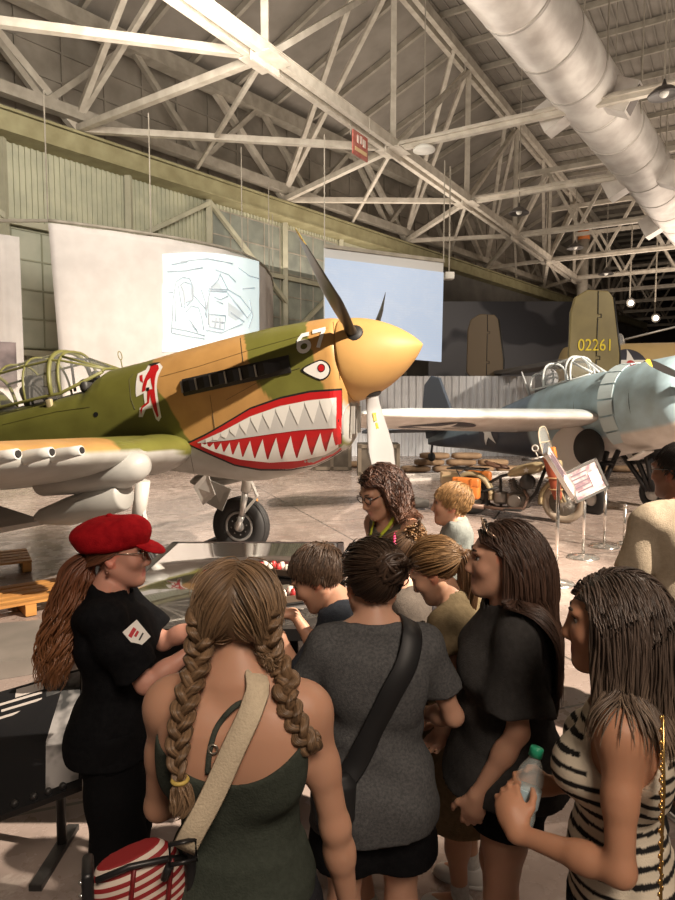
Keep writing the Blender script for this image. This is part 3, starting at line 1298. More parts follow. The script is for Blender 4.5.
# red running figure with white surround
g = MB()
decal(g, [(160, 363.5), (163, 367), (160, 372), (158, 378), (157, 386), (156.5, 397), (157.5, 406), (161.5, 417), (159, 421.5), (156, 419), (152.5, 408), (146, 409.5), (143, 417), (139, 417), (140, 408), (147, 403.5),
          (146.5, 392), (143.5, 393.5), (136.5, 397), (136, 394), (140, 390), (140, 384), (137, 379), (138, 374), (146, 370), (149, 365)], .004, 1)
decal(g, [(158.5, 365.5), (159.5, 369), (157, 373), (155.5, 379), (155, 389), (153.5, 390), (151, 378), (148, 381), (145.5, 391), (142.5, 392), (143.5, 384), (146.5, 376), (150, 370), (151, 366.5), (155, 364.8)], .007, 0)
decal(g, [(148, 389.5), (155, 389), (155.5, 398), (155.3, 405), (159, 416), (157.5, 417.5), (154, 409), (151.5, 400), (150.5, 394), (149.5, 403), (143, 408), (141.5, 415), (140.5, 410), (142.5, 406), (147.8, 402)], .007, 0)
decal(g, [(140, 376), (143, 375), (142.5, 379), (143.5, 383), (140.5, 381)], .007, 0)
decal(g, [(146.5, 388), (150, 387.5), (149.5, 391), (147, 391)], .009, 3)
decal(g, [(149, 365.2), (154, 363.3), (161.5, 362.6), (156, 365.2), (152, 366.5)], .009, 3)
P40(g, 'nose_art', DEC)
# panel lines and fasteners
g = MB()
PL = mat('panel_line', (.05, .042, .02), .6)


def pline(pts, w=.004, mi=0):
    q = []
    for (u0, v0), (u1, v1) in zip(pts, pts[1:]):
        for i in range(8):
            q.append(on40(*px40(u0 + (u1 - u0) * i / 8, v0 + (v1 - v0) * i / 8), .001))
    q.append(on40(*px40(*pts[-1]), .001))
    g.tube(q, w, 4, mi, flat=.4)


for ln in ([(133, 374), (129, 380), (131, 400), (135, 410)], [(160, 377), (200, 366), (250, 350), (328, 328)], [(333, 322), (335, 345), (340, 380)],
           [(226, 400), (262, 380), (300, 368)], [(210, 395), (215, 430)], [(190, 452), (195, 478)], [(240, 335), (243, 362)], [(2, 425), (55, 412), (90, 407)]):
    pline(ln)
decal(g, [(96 + 2.4 * math.cos(a), 414.5 + 2.6 * math.sin(a)) for a in np.linspace(0, 6.28, 13)[:-1]], .003, 1)
P40(g, 'panel_lines', [PL, DBK])
g = MB()
p = on40(*px40(51, 404), .0)
g.rbox(p + Vector((0, -.02, 0)), (.07, .04, .10), .01)
g.rbox(p + Vector((-.06, -.012, -.02)), (.06, .02, .04), .01, mi=1)
P40(g, 'canopy_latch', [mat('latch_tan', (.5, .42, .25), .5), DBK])

# ---- exhaust row
EXH = mat('exhaust_black', (.022, .02, .019), .5, .3)
g = MB()
te = [-1.40 + .152 * k for k in range(6)]
z0e = .035
q = []
for t in list(np.linspace(-1.52, -.42, 24)):
    q.append([on40(t, z0e - .075, .012), on40(t, z0e - .03, .028), on40(t, z0e + .045, .028), on40(t, z0e + .085, .012), on40(t, z0e + .085, -.01), on40(t, z0e - .075, -.01)])
g.loft(q, smooth=False)
fair = P40(g, 'exhaust_fairing', EXH)
for t in te:
    g = MB()
    a = on40(t + .085, z0e, .0)
    c = on40(t - .03, z0e - .008, .10)
    rg = []
    for f, hw, hh in ((0, .05, .028), (.4, .055, .04), (.8, .052, .05), (1, .05, .052)):
        p = a.lerp(c, f)
        rg.append([p + Vector((sx * .02 * (1 - f), 0, 0)) + Vector((0, 0, sz * hh)) + Vector((.8 * sx * hw, -sx * hw * .25, 0)) for sx, sz in ((-1, -1), (1, -1), (1, 1), (-1, 1))])
    g.loft(rg, smooth=False)
    o = P40(g, 'exhaust_stack', EXH)
    e = MB()
    e.bar(c + Vector((-.05, -.002, -.055)), c + Vector((-.05, -.002, .055)), .012, .014)
    e.build('stack_lip', mat('worn_metal', (.42, .40, .37), .4, .6), o)

# ---- chin intake
g = MB()
rg = []
for k in range(32):
    a = 2 * math.pi * k / 32
    y, z = .27 * math.copysign(abs(math.cos(a)) ** .8, math.cos(a)), -.555 + .165 * math.copysign(abs(math.sin(a)) ** .8, math.sin(a))
    rg.append(Vector((-.085 + .05 * math.sin(a), y, z)))
g.tube(rg, .020, 10, closed=True)
it = P40(g, 'intake_lip', mat('intake_grey', (.30, .29, .28), .45))
g = MB()
g.add([p + Vector((.004, 0, 0)) for p in rg], [tuple(range(32))])
g.build('intake_dark', MATS['socket_black'], it)
for y in (-.1, .1):
    g = MB()
    g.bar((-.05, y, -.68), (.0, y, -.43), .03)
    g.build('intake_divider', mat('intake_metal', (.55, .53, .5), .35, .5), it)

# ---- wings


def airfoil(c, tr, n=44):
    out = []
    for k in range(n):
        a = 2 * math.pi * k / n
        x = .5 * (1 + math.cos(a))                 # 1 at the trailing edge, 0 at the nose
        yt = 5 * tr * (.2969 * math.sqrt(x) - .126 * x - .3516 * x * x + .2843 * x ** 3 - .1036 * x ** 4)
        camb = .02 * 4 * x * (1 - x)
        out.append((-x * c, (camb + (yt if math.sin(a) >= 0 else -yt * .95)) * c))
    return out


def wing(sgn, paint, name, le, chord, zle, thick, ss, fp):
    rings, cols = [], []
    for s in ss:
        c = chord(s)
        ring = []
        for x, z in airfoil(c, thick(s)):
            q = Vector((le(s) + x, -sgn * s, zle(s) + z))
            ring.append(q)
            cols.append((*paint(q.x - le(s), s, z, c), 1))
        rings.append(ring)
    g = MB()
    g.loft(rings)
    g.col = cols
    return fp(g, name, PAINT)


LE = lambda s: float(np.interp(s, [.25, .5, 1.4, 2.35, 2.9, 3.3, 5.75], [-1.66, -1.61, -1.53, -1.45, -1.40, -1.38, -1.52]))
CH = lambda s: float(np.interp(s, [0, .6, 2.6, 5.2, 5.6, 5.75], [2.75, 2.65, 2.2, 1.55, 1.1, .3]))
ZL = lambda s: -.555 + .034 * s
TH_ = lambda s: float(np.interp(s, [0, 3, 5.7], [.155, .14, .10]))


def wpaint(x, s, z, c):
    if z < .012 * c + (-.01 if x > -.03 else 0) and x > -.995 * c:
        return GRY if z < .016 else (TAN if s > 1.5 else OLV)
    return TAN if s > 1.55 + .18 * math.sin(4 * x) else OLV


ss = list(np.arange(.25, 3.2, .07)) + list(np.arange(3.2, 5.76, .15)) + [5.75]
for sgn in (1, -1):
    w = wing(sgn, wpaint, 'wing', LE, CH, ZL, TH_, ss, P40)
    if sgn == 1:
        for s in (2.36, 2.63, 2.90):
            g = MB()
            z = ZL(s) + .005
            g.tube([(-1.60, -s, z - .005), (-1.40, -s, z), (-1.30, -s, z), (-1.22, -s, z)], [.04, .045, .038, .033], 16)
            o = P40(g, 'gun_fairing', mat('gun_grey', (.55, .54, .51), .45))
            MB().tube([(-1.226, -s, z), (-1.212, -s, z)], .0215, 14).build('gun_muzzle', MATS['socket_black'], o)
        # drooped flap
        g = MB()
        g.bar((-3.45, -.75, -.86), (-3.25, -3.4, -.74), .62, .05, up=(.45, 0, 1))
        P40(g, 'flap', mat('flap_grey', (.40, .39, .37), .5))
    # gear leg fairing under the wing, leg and wheel
    sy = -sgn * (1.36 if sgn == 1 else 1.25)
    g = MB()
    rg = []
    for t, z, r, q in ((-1.43, -.60, .02, 1), (-1.46, -.62, .085, 1), (-1.53, -.625, .125, 1), (-1.66, -.635, .15, 1), (-1.85, -.64, .155, 1), (-2.1, -.63, .14, 1), (-2.5, -.61, .12, 1)):
        rg.append([(t, sy + r * math.cos(a) * 1.15, z + r * math.sin(a)) for a in np.linspace(0, 2 * math.pi, 25)[:-1]])
    g.loft(rg)
    P40(g, 'gear_fairing', mat('fairing_grey', (.46, .455, .43), .42))
    g = MB()
    rg = []
    for t, z, r in ((-1.70, -.83, .12), (-1.72, -.83, .135), (-2.0, -.865, .135), (-2.3, -.895, .12), (-2.58, -.90, .07), (-2.66, -.895, .02)):
        rg.append([(t, sy + r * math.cos(a), z + r * math.sin(a)) for a in np.linspace(0, 2 * math.pi, 21)[:-1]])
    g.loft(rg)
    P40(g, 'gear_door', mat('door_grey', (.40, .395, .37), .45))
    wx, wz = (-2.08, -1.53) if sgn == -1 else (-2.0, -1.52)
    wy = sy if sgn == -1 else -1.2
    sy = wy + sgn * .15
    g = MB()
    g.tube([(-1.72, sy, -.75), (-1.86, sy, -1.12)], .062, 14)
    leg = P40(g, 'landing_gear_leg', mat('gear_paint', (.62, .60, .56), .4))
    g = MB()
    g.tube([(-1.85, sy, -1.08), (-1.97, sy, -1.40)], .04, 12)
    g.tube([(-1.97, sy, -1.40), (-2.06, sy, wz), (-2.06, wy, wz)], .04, 10)
    g.build('oleo_strut', mat('chrome_strut', (.7, .69, .67), .2, .7), leg)
    g = MB()
    g.bar((-1.77, sy, -1.0), (-1.74, sy - sgn * .04, -1.2), .03)
    g.bar((-1.74, sy - sgn * .04, -1.2), (-1.95, sy, -1.38), .03)
    g.build('torque_link', MATS['gear_paint'], leg)
    sy = wy
    g = MB()
    prof = []
    for k in range(25):
        a = 2 * math.pi * k / 24
        cx, cz = math.cos(a), math.sin(a)
        prof.append((.255 + .10 * cx * (1 if cx > 0 else .8), .095 * math.copysign(abs(cz) ** .75, cz)))
    g.lathe(prof, 40, 'y', T=Matrix.Translation((wx, sy, wz)))
    for k in (-.055, -.02, .02, .055):
        g.lathe([(.352, k - .008), (.3575, k - .006), (.3575, k + .006), (.352, k + .008)], 40, 'y', T=Matrix.Translation((wx, sy, wz)))
    tire = P40(g, 'tire', mat('tire_rubber', (.022, .021, .021), .65))
    g = MB()
    g.lathe([(0, -.075), (.06, -.08), (.075, -.05), (.13, -.045), (.17, -.075), (.185, -.075), (.185, .075), (.17, .075), (.13, .045), (.075, .05), (.06, .08), (0, .075)], 32, 'y', T=Matrix.Translation((wx, sy, wz)))
    for k in range(8):
        a = k * math.pi / 4
        for yy in (-.05, .05):
            g.ball((wx + .105 * math.cos(a), sy + yy, wz + .105 * math.sin(a)), .018, 8)
    g.build('wheel_hub', mat('hub_grey', (.34, .33, .32), .4, .4), tire)
    if sgn == -1:
        g = MB()
        g.box((-1.93, sy + .2, -1.30), (.05, .04, .10), mi=0)
        g.build('tie_down_ring', mat('orange_tag', (.6, .2, .04), .5), leg)
        for a, b_, c, lab in (((-1.80, -.62), (-1.58, .66), (.30, .015, .34), None), ((-1.52, -.40), (-1.66, .7), (.36, .015, .30), None)):
            pass
        def onplane(u, v, yl):
            c_, d_ = ray40(u, v)
            return c_ + d_ * ((yl - c_.y) / d_.y)
        for quad, mm in ((((193, 487), (207, 472), (215, 495), (203, 505)), mat('door_white', (.72, .70, .66), .45)), (((209, 480), (231, 489), (222, 511), (206, 503)), MATS['door_grey'])):
            g = MB()
            k = 0 if mm is MATS['door_grey'] else -.06
            pts_ = [onplane(u, v, .98 + k + .04 * i_) for i_, (u, v) in enumerate(quad)]
            g.loft([[p for p in pts_], [p + Vector((0, .02, 0)) for p in pts_]], smooth=False)
            P40(g, 'gear_door_panel', mm)

# root fillet at the leading edge
g = MB()
rg = []
cols = []
for s, t, rt_, rz_ in ((.36, -1.58, .5, .20), (.5, -1.57, .44, .19), (.75, -1.56, .34, .165), (1.0, -1.55, .26, .14), (1.25, -1.55, .18, .12), (1.5, -1.55, .1, .10)):
    ring = []
    for a in np.linspace(0, 2 * math.pi, 41)[:-1]:
        z = rz_ * math.sin(a)
        ring.append((t - rt_ + rt_ * math.cos(a), -s, -.53 + z + .02 * s))
        cols.append((*(OLV if z > -.01 - .06 * (s < .6) else GRY), 1))
    rg.append(ring)
g.loft(rg)
g.col = cols
P40(g, 'wing_root_fairing', PAINT)

# ---- cockpit canopy
GL = glass('canopy_glass', (.95, .97, .95), .03, .14)
FRM = mat('canopy_frame', (.20, .195, .06), .45)


def arch(t, top, hw, base=.285, n=17):
    out = []
    for k in range(n):
        a = math.pi * k / (n - 1)
        c, s = math.cos(a), math.sin(a)
        out.append(Vector((t, -hw * math.copysign(abs(c) ** .75, c), base + (top - base) * abs(s) ** .75)))
    return out


arches = [arch(-2.56, .46, .20, .42), arch(-3.02, .742, .33), arch(-3.12, .765, .35), arch(-3.45, .77, .365), arch(-3.80, .765, .365), arch(-4.25, .74, .35)]
g = MB()
g.loft(arches, closed=False, cap=False)
can = P40(g, 'canopy', GL)
g = MB()
g.tube(arches[1], .016, 8)
g.tube(arches[2], .024, 8)
for a in arches[3:5]:
    g.tube(a, .013, 6)
g.tube(arches[5], .02, 6)
for k in (0, 16):
    g.tube([a[k] for a in arches], .018, 6)
g.tube([a[8] for a in arches[1:]], .012, 6)
for k in (4, 12):
    g.tube([a[k] for a in arches], .014, 6)
g.tube([arches[0][5], arches[1][5]], .016, 6)
g.tube([arches[0][11], arches[1][11]], .016, 6)
g.tube(arches[0], .016, 6)
g.build('canopy_frame', FRM, can)
g = MB()
g.rbox((-3.55, 0, .18), (.12, .46, .62), .05, Matrix.Rotation(R(-12), 3, 'Y'))
g.rbox((-3.62, 0, .50), (.10, .24, .22), .05)
P40(g, 'pilot_seat', mat('seat_dark', (.06, .055, .05), .6))
g = MB()
g.rbox((-2.78, 0, .32), (.10, .56, .14), .04)
g.rbox((-2.80, 0, .44), (.07, .07, .10), .02)
g.tube([(-2.98, -.15, .3), (-2.98, -.12, .66), (-2.98, .12, .66), (-2.98, .15, .3)], .015, 6)
P40(g, 'gun_sight', mat('panel_dark', (.04, .038, .036), .5))
g = MB()
g.rbox((-3.72, .22, .34), (.3, .1, .3), .05)
P40(g, 'map_case', mat('case_yellow', (.42, .38, .14), .6))
# ring sight and aerial on the nose deck
g = MB()
q = px40(116, 369)
bx = Vector((-2.42, -.05, .43))
g.tube([bx, bx + Vector((0, 0, .10))], .006, 6)
g.tube([bx + Vector((0, .032 * math.cos(a), .14 + .045 * math.sin(a))) for a in np.linspace(0, 6.28, 17)[:-1]], .005, 5, closed=True)
P40(g, 'ring_sight', FRM)
# tail, out of the picture on the left
g = MB()
g.prism([(-7.6, .3), (-8.9, .25), (-9.1, .7), (-8.7, 1.55), (-8.3, 1.6), (-7.9, .9)], (0, .03, 0), (1, 0, 0), (0, 0, 1), .06)
P40(g, 'tail_fin', mat('olive_plain', OLV, .5))
g = MB()
g.prism([(-7.7, -.2), (-8.2, -1.9), (-8.7, -1.8), (-8.8, 0), (-8.7, 1.8), (-8.2, 1.9), (-7.7, .2)], (0, 0, .3), (1, 0, 0), (0, 1, 0), .06)
P40(g, 'tailplane', MATS['olive_plain'])
g = MB()
g.tube([(-8.0, 0, .0), (-8.15, 0, -.30)], .04, 8)
g.lathe([(.05, -.05), (.13, -.05), (.15, 0), (.13, .05), (.05, .05)], 20, 'y', T=Matrix.Translation((-8.2, 0, -.42)))
P40(g, 'tail_wheel', MATS['tire_rubber'])

# wheel chocks
for k, (sy, nm) in enumerate(((1.25, 'far'),)):
    w = O40 + M40 @ Vector((-2.08, sy, -1.53))
    for j, dx in enumerate((-.44, .56)):
        g = MB()
        g.prism([(-.13, 0), (.13, 0), (.05 if dx < 0 else -.11, .16), (.11 if dx < 0 else -.05, .16)], (w.x + dx * .95, w.y + .18 - dx * .31, 0.002), (.951, -.309, 0), (0, 0, 1), .30)
        o = g.build('wheel_chock', mat('chock_black', (.035, .03, .03), .7))
        tag(o, 'black wedge chock %s the far main wheel of the shark-mouthed plane' % ('behind' if dx < 0 else 'in front of'), 'wheel chock')
# ================================================================ the pale blue naval fighter
H4 = unproj(722, 392, 9.6)
a = R(66)
pt = R(9)
f4 = Vector((math.cos(a) * math.cos(pt), -math.sin(a) * math.cos(pt), math.sin(pt)))
s4 = Vector((-math.sin(a), -math.cos(a), 0))
u4 = f4.cross(-s4).normalized()
if u4.z < 0:
    u4 = -u4
M4 = Matrix((f4, -s4, u4)).transposed()
C4 = Vector((-2.0, 0, -1.75))
navy = thing('naval_fighter', 'pale blue naval fighter with a white underside and a dark propeller at right edge', 'airplane')
navy.matrix_world = Matrix.Translation(H4 + M4 @ C4) @ M4.to_4x4()


def P4(mb, name, m, parent=None, **k):
    if parent is None:
        return mb.build(name, m, navy, -C4, **k)
    return mb.build(name, m, parent, **k)


BLU, WHU, SHD_NAVY = (.43, .59, .67), (.72, .68, .64), (.035, .045, .07)
ST4 = [(-.30, .40, -.40, .50), (-.36, .62, -.62, .63), (-.55, .68, -.68, .68), (-1.0, .70, -.72, .70), (-1.45, .69, -.74, .69), (-1.47, .66, -.74, .66), (-2.2, .72, -.80, .64), (-3.0, .74, -.78, .58),
       (-4.0, .62, -.66, .48), (-5.2, .47, -.46, .34), (-6.4, .34, -.26, .2), (-7.6, .25, -.10, .07), (-8.1, .2, .0, .02)]
rings, cols = [], []
for t in sorted(set([x[0] for x in ST4] + list(np.arange(-.6, -8.1, -.12))), reverse=True):
    T, B, W = [float(np.interp(-t, [-x[0] for x in ST4], [x[k] for x in ST4])) for k in (1, 2, 3)]
    r = []
    for k in range(56):
        q = 2 * math.pi * k / 56
        c, s = math.cos(q), math.sin(q)
        z = (T if s > 0 else -B) * math.copysign(abs(s) ** .93, s)
        r.append((t, -W * math.copysign(abs(c) ** .93, c), z))
        cols.append((*((SHD_NAVY if z < .05 else (.16, .22, .27)) if t < -3.6 else WHU if z < B * .62 else BLU), 1))  # rear fuselage darkened: shade under the wing put into its colour
    rings.append(r)
g = MB()
g.loft(rings)
g.col = cols
P4(g, 'fuselage', PAINT)
g = MB()
g.lathe([(0, -.42), (.50, -.42), (.54, -.34), (.50, -.30), (.47, -.40), (0, -.40)], 40, 'x')
cow = P4(g, 'engine_opening', MATS['socket_black'])
g = MB()
for k in range(9):
    q = 2 * math.pi * k / 9
    g.tube([(-.38, .18 * math.cos(q), .18 * math.sin(q)), (-.38, .44 * math.cos(q), .44 * math.sin(q))], .07, 8)
g.build('engine_cylinders', mat('engine_grey', (.2, .2, .2), .4, .6), cow)
g = MB()
g.lathe([(.0, .12), (.06, .11), (.12, .02), (.13, -.15), (.20, -.25), (.22, -.38)], 20, 'x')
P4(g, 'propeller_hub', mat('hub_steel', (.35, .35, .36), .3, .7))
for ang in (17, 137, 257):
    q = R(ang)
    d = Vector((0, -math.cos(q), math.sin(q)))
    g = MB()
    blade_mesh(Vector((-.05, 0, 0)), d, Vector((1, 0, 0)), .1, 1.50, .25, g, tw0=55, tw1=25, tiplen=.13)
    P4(g, 'propeller_blade', [BLK, BLK, YEL])
# cowl flaps and panel seams
for k in range(7):
    q0 = R(-58 + 19.5 * k + 180 - 90)
    g = MB()
    rg = []
    for f in np.linspace(0, 1, 5):
        q = R(-52 + 21 * k + 18.5 * f)
        for_ = []
        for t, rr_ in ((-1.38, .716), (-1.64, .755), (-1.64, .735), (-1.38, .70)):
            for_.append((t, -rr_ * math.cos(q), rr_ * math.sin(q) * 1.02))
        rg.append(for_)
    g.loft(rg, smooth=False)
    P4(g, 'cowl_flap', mat('cowl_flap_blue', (.50, .60, .63), .4))
g = MB()
for t in (-1.05, -1.37, -2.3, -3.2):
    g.tube([(t, -y, z) for y, z in [((float(np.interp(-t, [-x[0] for x in ST4], [x[3] for x in ST4])) + .002) * math.cos(q), (float(np.interp(-t, [-x[0] for x in ST4], [x[1] for x in ST4])) + .002) * math.sin(q)) for q in np.linspace(R(-35), R(75), 20)]], .005, 4)
P4(g, 'panel_lines', mat('seam_dark', (.10, .12, .13), .6))
# wings
LE4 = lambda s: -1.72 - .02 * s
CH4 = lambda s: float(np.interp(s, [0, .6, 4.1, 4.7, 4.95], [2.45, 2.4, 1.75, 1.25, .4]))
ZL4 = lambda s: -.16 + .022 * s + .03
TH4 = lambda s: .14


def wp4(x, s, z, c):
    return WHU if z < .028 * c else (.52, .58, .6)


for sgn in (1, -1):
    wing(sgn, wp4, 'wing', LE4, CH4, ZL4, TH4, list(np.arange(.45, 4.94, .12)) + [4.95], P4)
# roundel under the starboard wing: dark disc, pale star


def underwing(s, x, dz=0.006):
    c = CH4(s)
    xx = min(max(x / c, .001), .999)
    tr = TH4(s)
    yt = 5 * tr * (.2969 * math.sqrt(xx) - .126 * xx - .3516 * xx ** 2 + .2843 * xx ** 3 - .1036 * xx ** 4)
    return Vector((LE4(s) - x, -s, ZL4(s) + (.08 * xx * (1 - xx) - yt * .95) * c - dz))


def under_disc(mb, s0, x0, poly, dz, mi):
    bm = bmesh.new()
    bm.faces.new([bm.verts.new((x, y, 0)) for x, y in poly])
    bmesh.ops.triangulate(bm, faces=list(bm.faces))
    for _ in range(5):
        lg = [e for e in bm.edges if e.calc_length() > .12]
        if not lg:
            break
        bmesh.ops.subdivide_edges(bm, edges=lg, cuts=1)
        bmesh.ops.triangulate(bm, faces=[f for f in bm.faces if len(f.verts) > 3])
    bm.verts.index_update()
    vs = [underwing(s0 + v.co.x, x0 + v.co.y, dz) for v in bm.verts]
    fs = []
    for f in bm.faces:
        ix = [v.index for v in f.verts]
        n = (vs[ix[1]] - vs[ix[0]]).cross(vs[ix[2]] - vs[ix[0]])
        fs.append(ix if n.z < 0 else ix[::-1])
    bm.free()
    mb.add(vs, fs, mi)


ROUND = mat('roundel_navy', (.035, .035, .05), .5)
g = MB()
under_disc(g, 3.25, .82, [(.62 * math.cos(q), .62 * math.sin(q)) for q in np.linspace(0, 6.283, 33)[:-1]], .006, 0)
under_disc(g, 3.25, .82, star_poly(.60, rot=math.pi), .012, 1)
P4(g, 'wing_roundel', [ROUND, mat('roundel_white', (.72, .70, .67), .5)])
# fuselage roundel
def skin4(t, z, off):
    T, B, W = [float(np.interp(-t, [-x[0] for x in ST4], [x[k] for x in ST4])) for k in (1, 2, 3)]
    q = min(abs(z / (T if z > 0 else B)), .98)
    return Vector((t, -(W * math.sqrt(1 - q * q) + off), z))


for poly, off, mi in (([(.42 * math.cos(q), .42 * math.sin(q)) for q in np.linspace(0, 6.283, 29)[:-1]], .02, 0), (star_poly(.42), .035, 1)):
    pass
g = MB()
for poly, off, mi in (([(.40 * math.cos(q), .36 * math.sin(q)) for q in np.linspace(0, 6.283, 29)[:-1]], .015, 0), (star_poly(.37), .03, 1)):
    bm = bmesh.new()
    bm.faces.new([bm.verts.new((x, y, 0)) for x, y in poly])
    bmesh.ops.triangulate(bm, faces=list(bm.faces))
    for _ in range(4):
        lg = [e for e in bm.edges if e.calc_length() > .09]
        if not lg:
            break
        bmesh.ops.subdivide_edges(bm, edges=lg, cuts=1)
        bmesh.ops.triangulate(bm, faces=[f for f in bm.faces if len(f.verts) > 3])
    bm.verts.index_update()
    g.add([skin4(-5.1 + v.co.x, .02 + v.co.y, off) for v in bm.verts], [[v.index for v in f.verts] for f in bm.faces], mi)
    bm.free()
P4(g, 'fuselage_roundel', [ROUND, MATS['roundel_white']])
# canopy, headrest, mast, fin, tailplane
g = MB()
ar = []
for t, top, hw in ((-2.25, .74, .22), (-2.65, 1.10, .30), (-2.75, 1.13, .31), (-3.35, 1.12, .31), (-3.75, 1.0, .28)):
    ar.append(arch(t, top, hw, .66 if t < -2.3 else .70))
g.loft(ar, closed=False, cap=False)
cn = P4(g, 'canopy', GL)
g = MB()
for k in (1, 2, 3, 4):
    g.tube(ar[k], .022, 6)
for k in (0, 8, 16):
    g.tube([q[k] for q in ar], .018, 6)
for k in (4, 12):
    g.tube([ar[0][k], ar[1][k]], .02, 6)
g.build('canopy_frame', mat('frame_white', (.62, .66, .67), .45), cn)
g = MB()
g.ball((-3.5, 0, .86), (.16, .17, .2), 14)
P4(g, 'headrest', mat('headrest_grey', (.30, .30, .31), .6))
g = MB()
g.tube([(-4.1, 0, .58), (-4.3, 0, 1.15)], [.03, .014], 8)
P4(g, 'aerial_mast', mat('mast_grey', (.5, .52, .53), .5))
g = MB()
g.prism([(-6.4, .30), (-8.15, .15), (-8.25, .9), (-8.05, 1.55), (-7.7, 1.72), (-7.35, 1.60), (-6.95, .75)], (0, .04, 0), (1, 0, 0), (0, 0, 1), .08)
P4(g, 'tail_fin', mat('fin_navy', (.05, .065, .09), .5), bevel=.02)
g = MB()
g.prism([(-7.0, -.2), (-7.5, -2.0), (-8.1, -1.9), (-8.2, 0), (-8.1, 1.9), (-7.5, 2.0), (-7.0, .2)], (0, 0, .32), (1, 0, 0), (0, 1, 0), .07)
P4(g, 'tailplane', MATS['fin_navy'])
# landing gear
for sgn in (1, -1):
    y = -sgn * .62
    g = MB()
    g.lathe([(.0, -.05), (.30, -.05), (.325, 0), (.30, .05), (0, .05)], 32, 'y', T=Matrix.Translation((-1.98, y * 1.0 - sgn * .06, -.62)))
    P4(g, 'wheel_well', MATS['socket_black'])
    g = MB()
    prof = [(.17 + .14 * math.cos(q) * (1 if math.cos(q) > 0 else .3), .085 * math.sin(q)) for q in np.linspace(0, 6.283, 21)]
    g.lathe(prof, 32, 'y', T=Matrix.Translation((-1.95, y * 1.15, -1.46)))
    tr_ = P4(g, 'tire', MATS['tire_rubber'])
    g = MB()
    g.lathe([(0, -.07), (.13, -.07), (.15, 0), (.13, .07), (0, .07)], 20, 'y', T=Matrix.Translation((-1.95, y * 1.15, -1.46)))
    g.build('wheel_hub', mat('hub_pale', (.6, .58, .55), .4, .2), tr_)
    g = MB()
    for dx in (-.28, 0, .25):
        g.tube([(-1.95 + dx, y * .5, -.70), (-1.95 + dx * .2, y * 1.02, -1.42)], .045, 8)
    g.tube([(-1.7, y * .7, -.9), (-2.2, y * .7, -.9)], .04, 8)
    P4(g, 'landing_gear_strut', mat('strut_black', (.03, .03, .032), .4, .3))
    g = MB()
    c = Vector((-1.99, y * 1.32, -.78))
    g.lathe([(0, -.015), (.40, -.015), (.42, 0), (.40, .015), (0, .015)], 28, 'y', T=Matrix.Translation((-2.32, y * 1.15, -.62)) @ Matrix.Rotation(R(20 * sgn), 4, 'Z'))
    P4(g, 'gear_door', mat('gear_door_white', (.75, .72, .68), .45))
g = MB()
g.rbox((-1.25, -.33, -.82), (.34, .26, .03), .01, Matrix.Rotation(R(-20), 3, 'Y'))
P4(g, 'belly_hatch', MATS['gear_door_white'])
g = MB()
g.tube([(-7.9, 0, .05), (-8.0, 0, -.22)], .03, 8)
g.lathe([(0, -.05), (.1, -.05), (.12, 0), (.1, .05), (0, .05)], 16, 'y', T=Matrix.Translation((-8.0, 0, -.33)))
P4(g, 'tail_wheel', MATS['tire_rubber'])

# ================================================================ the olive bomber's twin tail behind
B25 = thing('bomber_plane', 'olive and tan bomber far behind, twin tail fins marked 02261', 'airplane', (6.35, 16.0, 0))
BOL = mat('bomber_olive', (.235, .19, .075), .5, 0, (.19, .15, .06), 2)
BTN = mat('bomber_tan', (.46, .33, .15), .5, 0, (.40, .29, .13), 2)


def b25fin(mb, s=1.0):
    # side outline in x (fore aft) and z
    pts = [(-.62, 0.12), (-.60, 1.55), (-.50, 1.90), (-.2, 2.08), (.3, 2.05), (.42, 1.9), (.62, .55), (.62, .2), (.52, .02), (.25, -.12), (-.3, -.12), (-.5, -.02)]
    mb.prism([(x * s, z * s) for x, z in pts], (0, .05, 0), (1, 0, 0), (0, 0, 1), .10)


for (x, y, z, nm, lb) in ((-.15, 0, 2.45, 'tail_fin', 'near olive fin marked 02261'), (-1.35, 6.4, 2.7, 'tail_fin', 'far brown fin')):
    g = MB()
    b25fin(g)
    fo = g.build(nm, BOL if y == 0 else mat('bomber_brown', (.12, .085, .05), .6), B25, (x, y, z), bevel=.03)
    fo['label'] = lb
    g = MB()
    g.tube([(.05, -.058, 2.05), (.06, -.058, 1.5), (.14, -.058, 1.5), (.14, -.058, 1.42), (.06, -.058, 1.42), (.05, -.058, .5), (.14, -.058, .5), (.14, -.058, .42), (.05, -.058, .42), (.05, -.058, .0)], .012, 4)
    g.tube([(-.64, -.0, .1), (-.60, 0, -.02)], .01, 4)
    g.build('rudder_line', DBK, fo)
    g = MB()
    g.tube([(.44, -.0, 1.9), (.64, 0, .55), (.64, 0, .2), (.53, 0, .0)], .035, 8)
    g.build('rubber_edge', DBK, fo)
    if y == 0:
        vs, fs = text_mesh('02261', .40, .004)
        g = MB()
        g.add([(px * .86 + .02, -.062 - pz, py * 1.0 + .75) for px, py, pz in vs], [list(reversed(f)) for f in fs])
        g.build('serial_number', mat('serial_yellow', (.80, .62, .03), .5), fo)
g = MB()
g.prism([(-.5, 0), (.35, 0), (.35, 6.6), (-.5, 6.6)], (-.55, -.05, 2.75), (1, 0, 0), (0, 1, 0), .12)
g.build('tailplane', mat('bomber_dark', (.08, .07, .06), .6), B25, bevel=.03)
g = MB()
rg = []
for x, r in ((.15, .3), (.2, .95), (1.5, 1.05), (4, 1.1), (8, 1.12)):
    rg.append([(x, 3.0 + r * .85 * math.cos(q), 2.45 + r * math.sin(q)) for q in np.linspace(0, 6.283, 33)[:-1]])
g.loft(rg)
fz = g.build('fuselage', BTN, B25)
g = MB()
cx = 1.05
yy = 2.07


